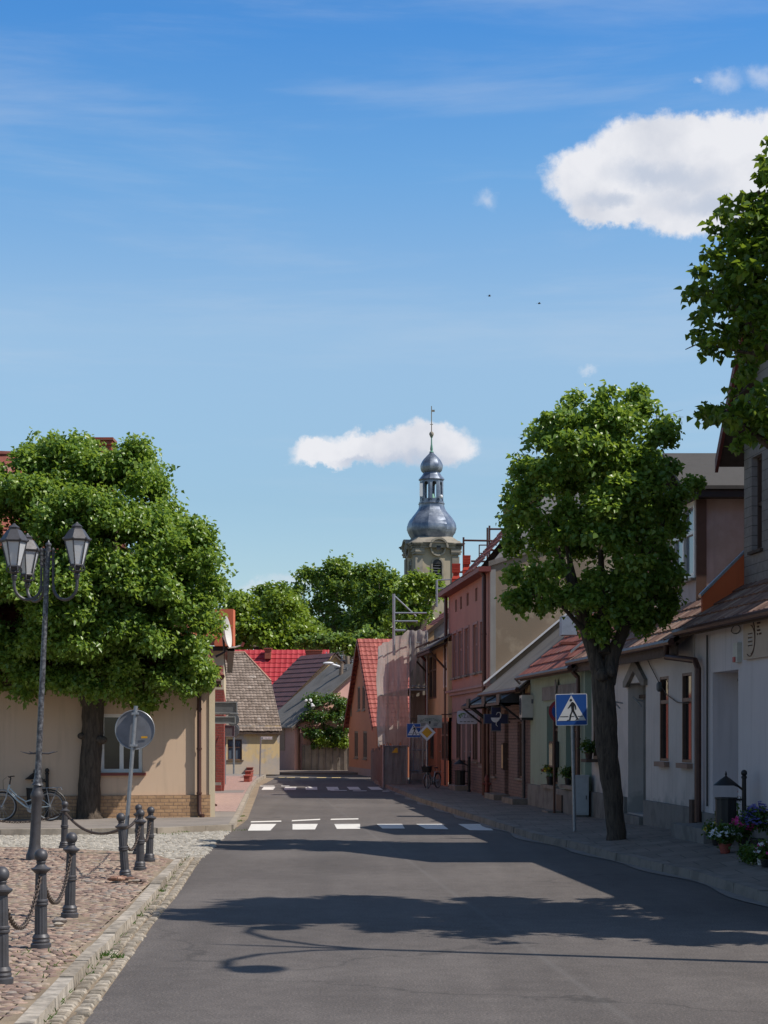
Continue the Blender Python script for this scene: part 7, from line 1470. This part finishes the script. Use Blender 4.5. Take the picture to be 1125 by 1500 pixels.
# priority and crossing signs on one post
Yg = 54.2; b_ = Vector((W(625.3, 0, Yg).x, Yg, .12)); pg = thing('traffic_sign_post', 'grey post carrying a yellow priority diamond and a small blue crossing sign', 'traffic sign', b_)
MB().tube([b_, (b_.x, Yg, W(0, 1060, Yg).z)], .030, 10).build('post', 'galv', pg, True)
C_ = W(625.5, 1073, Yg)+Vector((0, -.04, 0)); r_ = 12.6/FPX*Yg
dm = lambda k, d0, d1: MB().prism([(C_.x+x*r_*k, C_.y-d0, C_.z+z*r_*k) for x, z in ((-1, 0), (0, -1), (1, 0), (0, 1))], (0, d0-d1, 0))
pl = dm(1, 0, .012).build('priority_diamond', 'signwhite', pg); dm(.63, .0125, .015).build('yellow_field', 'signyellow', pl)
c2 = W(606, 1070, Yg+.5)+Vector((0, 0, 0)); cp = crossing_sign(pg, c2, 20.5/FPX*Yg, 0, 'crossing_plate'); MB().tube([c2+Vector((0, .02, .1)), Vector((b_.x, Yg, c2.z+.1))], .015, 6).build('bracket_arm', 'galv', pg)
# ---- 7 unfinished house with roof battens
F7 = Front(7.15); u1, u2 = F7.Y(629), F7.Y(601); uh = thing('unfinished_house', 'half built house of clay blocks with a red battened roof above the netting', 'house', F7.p((u1+u2)/2, 0)); F = F7
zE7 = 5.3; zR7 = 8.5; mb = MB(); wall(mb, F, u1, u2, 0, zE7, [(u1+1+2.2*k, u1+2.1+2.2*k, z, z+1.5) for k in range(3) for z in (.9, 3.2)], .2); mb.face([F.p(u2, 0), F.p(u2, 0, -8), F.p(u2, zE7, -8), F.p(u2, zR7, -4), F.p(u2, zE7)]); mb.face([F.p(u1, 0, -8), F.p(u2, 0, -8), F.p(u2, zE7, -8), F.p(u1, zE7, -8)]); mb.build('wall', 'concrete', uh)
G7 = lambda d, z: F.p(u1, z, -d); sl7 = (zR7-zE7)/4
mb = MB(); mb.face([G7(0, 0), G7(8, 0), G7(8, zE7), G7(4, zR7), G7(0, zE7)]); mb.build('gable_wall', plaster('raw_concrete_gable', (.46, .43, .40), (.30, .28, .26), 2.5, amt=1, fine=20, bs=.8), uh)
mb = MB()
for r_i in range(9):
    z = 4.55+.25*r_i; d0 = .45+.2*(r_i//2)+(.2 if r_i > 2 else 0); d0 = max(d0, (z+.25-zE7)/sl7+.35); d1_ = 4.0
    mb.hexa([F.p(u1, z, -d0)+Vector((0, -.012, 0)), F.p(u1, z, -d1_)+Vector((0, -.012, 0)), F.p(u1, z, -d1_), F.p(u1, z, -d0), F.p(u1, z+.245, -d0)+Vector((0, -.012, 0)), F.p(u1, z+.245, -d1_)+Vector((0, -.012, 0)), F.p(u1, z+.245, -d1_), F.p(u1, z+.245, -d0)])
mb.build('clay_blocks', 'block', uh)
mb = MB(); mb.hexa([F.p(u1, 4.25, .0)+Vector((0, -.03, 0)), F.p(u1, 4.25, -4)+Vector((0, -.03, 0)), F.p(u1, 4.25, -4), F.p(u1, 4.25, 0), F.p(u1, 4.5, 0)+Vector((0, -.03, 0)), F.p(u1, 4.5, -4)+Vector((0, -.03, 0)), F.p(u1, 4.5, -4), F.p(u1, 4.5, 0)]); mb.build('ring_beam', 'plinth', uh)
mb = MB(); mb.fbox(F, u1-.12, u1-.04, 3.4, 5.6, -.15, .12); mb.build('plank', 'wood_raw', uh)
e = F.p(u1-.2, zE7-.15, .35); rg = F.p(u1-.2, zR7+.1, -4); al = F.p(u2, 0)-F.p(u1, 0); mb = MB(); mb.prism([e, e+al, rg+al, rg], (0, 0, .04)); rf7 = mb.build('roof', plaster('red_roof_membrane', (.30, .07, .055), (.24, .06, .05), 1), uh)
mb = MB(); v = rg-e; n = 15
for k in range(n+1): q = e+v*(k/n)+Vector((0, 0, .06)); mb.tube([q, q+al], .03, 4)
mb.build('battens', 'wood_raw' if False else paint('pinkish_batten', (.42, .22, .19), .8), rf7)
mb = MB(); mb.prism([e-Vector((0, .03, -.06)), rg-Vector((0, .03, -.06)), rg-Vector((0, .03, .10)), e-Vector((0, .03, .10))], (0, .06, 0)); mb.build('verge_board', 'wood_dark', uh)
scaf('scaffold frame rising above the netting, one white diagonal brace', 63, [(577, 870, 577, 960, 0, 1.6), (577, 872, 610, 903, .1, .8), (577, 898, 625, 898), (577, 910, 612, 910), (577, 923.5, 594, 923.5, 0, 1.3), (640, 850, 640, 889, 0, 1.2), (640, 850, 665, 848.5, 0, .7), (640, 862, 665, 861.5, 0, .7)], .032)
# ---- scaffold wrapped in netting
YS = 60.3; sx0, sx1 = W(599, 0, YS).x, W(627, 0, YS).x; sx0b = -.26; YS2 = 71.8; zS = EYE+(HZ-922)/FPX*YS
ns_ = thing('wrapped_scaffold', 'scaffold wrapped in torn brown netting with dark drips along the road', 'scaffold', (sx0, YS, .12))
m, tt, b = new_mat('scaffold_net'); c = coord(tt); n1 = noise(c, 1.3, 6, .6, tt); mpn = tt.nodes.new('ShaderNodeMapping'); mpn.inputs['Scale'].default_value = (2, 1.2, .35); tt.links.new(c, mpn.inputs[0]); n2 = noise(mpn.outputs[0], 1.8, 6, .65, tt, dist=.5)
kk = ramp(tt, n1.outputs[0], [(.35, (.38, .32, .29)), (.65, (.55, .49, .445))]); kk = mix(tt, ramp(tt, n2.outputs[0], [(.56, (0, 0, 0)), (.66, (.8, .8, .8))]), kk, (.20, .12, .115)); tt.links.new(kk, b.inputs['Base Color']); b.inputs['Roughness'].default_value = .9
wv = noise(c, 9, 3, .5, tt); bump(tt, b, wv.outputs[0], .5, .03)
trn = tt.nodes.new('ShaderNodeBsdfTransparent'); tl_ = tt.nodes.new('ShaderNodeBsdfTranslucent'); tt.links.new(mix(tt, .6, kk, (.62, .54, .48)), tl_.inputs[0]); mx = tt.nodes.new('ShaderNodeMixShader'); mx.inputs[0].default_value = .42; mx2 = tt.nodes.new('ShaderNodeMixShader'); mx2.inputs[0].default_value = .10
tt.links.new(b.outputs[0], mx.inputs[1]); tt.links.new(tl_.outputs[0], mx.inputs[2]); tt.links.new(mx.outputs[0], mx2.inputs[1]); tt.links.new(trn.outputs[0], mx2.inputs[2]); tt.links.new(mx2.outputs[0], [n for n in tt.nodes if n.type == 'OUTPUT_MATERIAL'][0].inputs[0]); MT['net'] = m
def sheet(mb, A, B, zb0, zt0, nu, nv, amp, seed=0, sag=.06, bottom=None, topf=None):
    A, B = Vector(A), Vector(B); d = (B-A); nn = Vector((d.y, -d.x, 0)).normalized(); g = []; rs = random.Random(seed); ph = [rs.uniform(0, 6) for _ in range(6)]
    for i in range(nu+1):
        f = i/nu; row = []; zt = zt0-sag*abs(math.sin(f*math.pi*3+.4))*.7+.018*math.sin(f*13)+(topf(f) if topf else 0); zb = bottom(f) if bottom else zb0
        for j in range(nv+1):
            h = j/nv; p = A+d*f; p.z = zb+(zt-zb)*h; off = amp*(math.sin(f*17+ph[0]+h*3)*.5+math.sin(f*31+ph[1]-h*5)*.3+math.sin(h*14+ph[2]+f*4)*.35); row.append(p+nn*off)
        g.append(row)
    for i in range(nu):
        for j in range(nv): mb.face([g[i][j], g[i+1][j], g[i+1][j+1], g[i][j+1]])
mb = MB(); sheet(mb, (sx0b, YS2, 0), (sx0, YS, 0), 0, zS, 60, 40, .07, 1, bottom=lambda f: 1.35+.12*math.sin(f*19)+.1*math.sin(f*41)); mb.build('netting', 'net', ns_, True, angle=80)
mb = MB(); sheet(mb, (sx0-.07, YS, 0), (sx1-.02, YS+.02, 0), 0, zS, 16, 26, .035, 2, bottom=lambda f: EYE+(HZ-(998-62*f))/FPX*YS); mb.build('netting', 'net', ns_, True, angle=80)
mb = MB(); sheet(mb, (sx0+.03, YS+.05, 0), (sx1-.05, YS+.05, 0), .45, 1.72, 14, 12, .04, 5, .05); mb.build('netting', 'net', ns_, True, angle=80)
mb = MB()
Pb = [Vector((sx0, YS, 0)), Vector((sx1-.03, YS, 0)), Vector((sx0+(sx0b-sx0)/3, YS+(YS2-YS)/3, 0)), Vector((sx0+(sx0b-sx0)*2/3, YS+(YS2-YS)*2/3, 0)), Vector((sx0b, YS2, 0))]
for i, p in enumerate(Pb): q = p+Vector((.04 if i != 1 else 0, .03, .1)); MB().tube([q, q+Vector((0, 0, zS-.2))], .030, 8).build('standard', 'galv', ns_, True)
mb = MB()
for z in (.55, 1.25, 1.9, 3.3, 3.42, 4.9): mb.tube([(sx0, YS+.04, z), (sx1-.03, YS+.04, z)], .024 if z != 3.3 else .035, 6)
for z in (1.9, 3.35, 4.9): mb.tube([(sx0+.06, YS+.1, z), (sx0b+.06, YS2, z)], .024, 6)
mb.tube([(sx0+.15, YS+.04, .55), (sx0+.15, YS+.04, 1.9)], .02, 6); mb.tube([(sx1-.18, YS+.04, .55), (sx1-.18, YS+.04, 1.9)], .02, 6)
mb.build('ledger', 'galv', ns_, True)
mb = MB(); mb.prism([(sx0+.05, YS+.1, 3.32), (sx1-.05, YS+.1, 3.32), (sx1-.4, YS2, 3.32), (sx0b+.05, YS2, 3.32)], (0, 0, .05)); mb.build('deck', 'wood_grey', ns_)
# hoarding
b_ = G(561.5, 1154, .0); e_ = G(597, 1152, .0); e_ = Vector((W(597, 0, b_.y+.3).x, b_.y+.3, 0)); f_ = G(544, 1141, 0); ho = thing('site_hoarding', 'low hoarding of grey mesh and dark boards round the scaffold foot', 'hoarding', b_); zh = EYE+(HZ-1093)/FPX*b_.y
mb = MB(); sheet(mb, (b_.x, b_.y, 0), (e_.x, e_.y, 0), .04, zh, 14, 12, .02, 8, .01); mb.build('mesh_cover', plaster('grey_hoarding_sheet', (.34, .30, .275), (.26, .225, .205), 1.4, amt=.9), ho, True)
mb = MB(); mb.tube([(b_.x, b_.y-.02, 0), (b_.x, b_.y-.02, zh+.05)], .03, 8); mb.tube([(e_.x-.02, e_.y-.02, 0), (e_.x-.02, e_.y-.02, zh+.03)], .025, 8); mb.tube([(b_.x, b_.y-.02, zh), (e_.x, e_.y-.02, zh)], .018, 8); mb.build('frame', 'galv', ho, True)
mb = MB(); n = 22; dv = (f_-b_)/n; rs = random.Random(3); nv = Vector((-dv.y, dv.x, 0)).normalized()*.025
for k in range(n):
    p, q = b_+dv*(k+.05), b_+dv*(k+.93); z = zh+rs.uniform(-.12, .06)-.25*(k/n); mb.hexa([p, q, q+nv, p+nv]+[v+Vector((0, 0, z))+dv*rs.uniform(-.1, .1) for v in (p, q, q+nv, p+nv)])
mb.build('boards', paint('hoarding_board', (.15, .095, .08), .85, 0, .6, 3, col2=(.24, .17, .15)), ho)
mb = MB(); q = W(578, 1100, b_.y+.1); q.y -= .12; mb.prism([q+Vector(v) for v in ((-.10, 0, -.06), (.11, 0, -.06), (.10, 0, .10), (.03, 0, .10))], (0, -.01, 0)); mb.build('warning_plate', 'signyellow', ho)
# ---- 8 orange gabled house at the bend
A = G(511, 1132.0, .0); B = Vector((-.30, 73.2, 0)); A.z = 0; B.z = 0; og = thing('orange_house', 'orange house with steep gable towards the street and red metal tile roof', 'house', A)
dv = B-A; Lg = dv.length; u = dv.normalized(); n_ = Vector((u.y, -u.x, 0)); n_ = n_ if n_.x < 0 else -n_
class GF:
    def p(s, a, z, d=0): v = A+u*a+n_*d; return Vector((v.x, v.y, z))
F = GF(); zeo = 2.3; ap = EYE+(HZ-938)/FPX*(A.y-4.2)
def gpos(x):       # where the sight line at pixel x meets the gable plane
    k = (x-562.5)/FPX; return (k*A.y-A.x)/(u.x-k*u.y)
WN = []
for x, w_ in ((521.8, .40), (534.8, .40)): WN.append((gpos(x)-.62, gpos(x)+.62, .72, 1.92))
for x in (525.7, 532.8): WN.append((gpos(x)-.42, gpos(x)+.42, 2.83, 3.9))
mb = MB(); wall(mb, F, 0, Lg, 0, zeo, [h for h in WN if h[3] < zeo], .10)
zl = [zeo, 2.83, 3.9]; hw = lambda z: (ap-z)/(ap-zeo)*Lg/2
ua, ub_, uc, ud = WN[2][0], WN[2][1], WN[3][0], WN[3][1]; c0 = Lg/2
mb.face([F.p(c0-hw(zeo), zeo), F.p(c0+hw(zeo), zeo), F.p(c0+hw(2.83), 2.83), F.p(c0-hw(2.83), 2.83)])
for (p, q, r0, r1) in ((lambda z: c0-hw(z), lambda z: ua, 0, 0), (lambda z: ub_, lambda z: uc, 0, 0), (lambda z: ud, lambda z: c0+hw(z), 0, 0)): mb.face([F.p(p(2.83), 2.83), F.p(q(2.83), 2.83), F.p(q(3.9), 3.9), F.p(p(3.9), 3.9)])
mb.face([F.p(c0-hw(3.9), 3.9), F.p(c0+hw(3.9), 3.9), F.p(c0, ap)])
mb.face([F.p(Lg, 0), F.p(Lg, 0, -9), F.p(Lg, zeo, -9), F.p(Lg, zeo)]); mb.face([F.p(0, 0), F.p(0, 0, -9), F.p(0, zeo, -9), F.p(0, zeo)]); mb.face([F.p(0, 0, -9), F.p(Lg, 0, -9), F.p(Lg, zeo, -9), F.p(c0, ap, -9), F.p(0, zeo, -9)]); mb.build('wall', 'orange_wall2' if 'orange_wall2' in MT else 'orange_wall', og)
for h in WN: window(F, h, og, 'shutter', 'shutter', .06, .08, 1, 0, 'shutter', .05)
for x in (514.5, 543): h = (gpos(x)-.25, gpos(x)+.25, 2.6, 3.3); MB().fbox(F, *h, .003, .02).build('small_window', 'shutter', og)
MB().fbox(F, 0, Lg, 0, .30, .003, .04).build('plinth', 'pink_low', og)
for (a0, a1) in ((Lg, c0), (0, c0)):
    e = F.p(a0+(.25 if a0 else -.25), zeo-.3*(ap-zeo)/(Lg/2), .2); r_ = F.p(a1, ap+.03, .2); mb = MB(); tiles(mb, e, -n_, r_-e, 9.4, (r_-e).length, .20, .30, .028, .03, None, 4, 0); mb.build('roof', by_rnd('red_clay_look_metal', [(0, (.30, .075, .06)), (1, (.38, .11, .085))], .6, 4, .1, .3), og)
    mb = MB(); mb.prism([e, r_, r_-Vector((0, 0, .16)), e-Vector((0, 0, .16))], n_*.04); mb.build('verge_board', 'redpipe', og)
# overhead cables
o = MB().tube([W(500, 1040, 86)]+[W(500+160*k/12, 1046+8*math.sin(math.pi*k/12)-1*k/12, 86-30*k/12) for k in range(1, 13)]+[W(700, 1038, 50)], .012, 5).build('overhead_cable', 'black'); tag(o, 'thin overhead cable crossing in front of the netting', 'cable')
# flowers by the shop door
litter_bin('black litter bin standing in the flower display by the shop door', 1090, 24.5, .33, .76)
def gp(x, y, Yy): X = (x-562.5)/FPX*Yy; return Vector((X, Yy, ez(X, Yy)))
def Yfor(x, y):
    Yy = 25.0
    for _ in range(12): X = (x-562.5)/FPX*Yy; Yy = (EYE-ez(X, Yy))*FPX/(y-HZ)
    return Yy
disp = 'pots and trays of flowers in the shop display'
def pot(label, x, y, *a, **k): Yy = Yfor(x, y); return flowerpot(label, gp(x, y, Yy), *a, grp=disp, **k)
pot('red clay pot of small white and yellow flowers, farthest left in the display', 1062, 1250, .085, .13, 'pot_red', ['fl_white'], 60, .21, .20, seed=3)
pot('dark pot trailing small white daisies at the foot of the bin', 1050, 1238, .08, .10, 'black', ['fl_white', 'fl_yellow'], 45, .17, .20, seed=4)
pot('pot of magenta petunias in the middle of the display', 1090, 1245, .09, .12, 'black', ['fl_pink'], 60, .22, .30, seed=5)
pot('tall pot of violet blue flowers', 1110, 1246, .10, .16, 'black', ['fl_blue'], 90, .24, .42, seed=6)
pot('leafy plant behind the magenta petunias', 1100, 1228, .12, .22, 'black', ['fl_red'], 12, .30, .55, seed=7)
pot('tall broad leaved plant at the right edge of the display', 1122, 1222, .13, .28, 'black', ['fl_white'], 4, .34, .78, seed=8)
pot('dark leafy plant by the step of the flower shop', 1072, 1226, .1, .15, 'black', ['fl_red'], 6, .2, .3, seed=10)
pot('white and pink flowers spilling low at the right edge', 1124, 1270, .09, .10, 'black', ['fl_white', 'fl_pink'], 26, .16, .18, seed=9)
for i, x in enumerate((1095, 1102, 1107.5)): pot(['first small white pot in the front row, standing a little apart', 'second small white pot in the front row', 'third small white pot in the front row, touching the wider one'][i], x, 1263+i*1.5, .032, .075, 'pot_white', ['fl_pink'], 3, .05, .06, seed=20+i)
pot('widest white pot in the front row with pink blossom', 1114, 1267, .045, .085, 'pot_white', ['fl_pink', 'fl_white'], 8, .07, .09, seed=26)
# street light outside the frame, whose shadow lies on the road
Yl = 13.5; Xl = 4.85; b_ = Vector((Xl, Yl, ez(Xl, Yl))); sl_ = thing('street_light', 'tall double armed street light whose shadow falls across the road', 'street light', b_)
MB().lathe(b_, [(.11, 0), (.11, .9), (.07, 1.0), (.045, 6.35), (.03, 7.35), (.005, 7.75)], 14).build('pole', 'darkmetal', sl_, True)
for s_ in (-1, 1):
    mb = MB(); pts = [b_+Vector((.0, s_*(.0), 6.0)), b_+Vector((-.05, s_*.18, 6.5)), b_+Vector((-.08, s_*.55, 7.0)), b_+Vector((-.1, s_*1.0, 7.25)), b_+Vector((-.12, s_*1.45, 7.2))]
    mb.tube(smoothpts(pts) if 'smoothpts' in globals() else pts, .04, 8); mb.build('arm', 'darkmetal', sl_, True)
    q = pts[-1]; mb = MB(); mb.lathe(q+Vector((0, 0, -.35)), [(.001, 0), (.20, .02), (.235, .05), (.15, .12), (.06, .26), (.04, .38)], 20); mb.build('lamp_head', 'darkmetal', sl_, True)
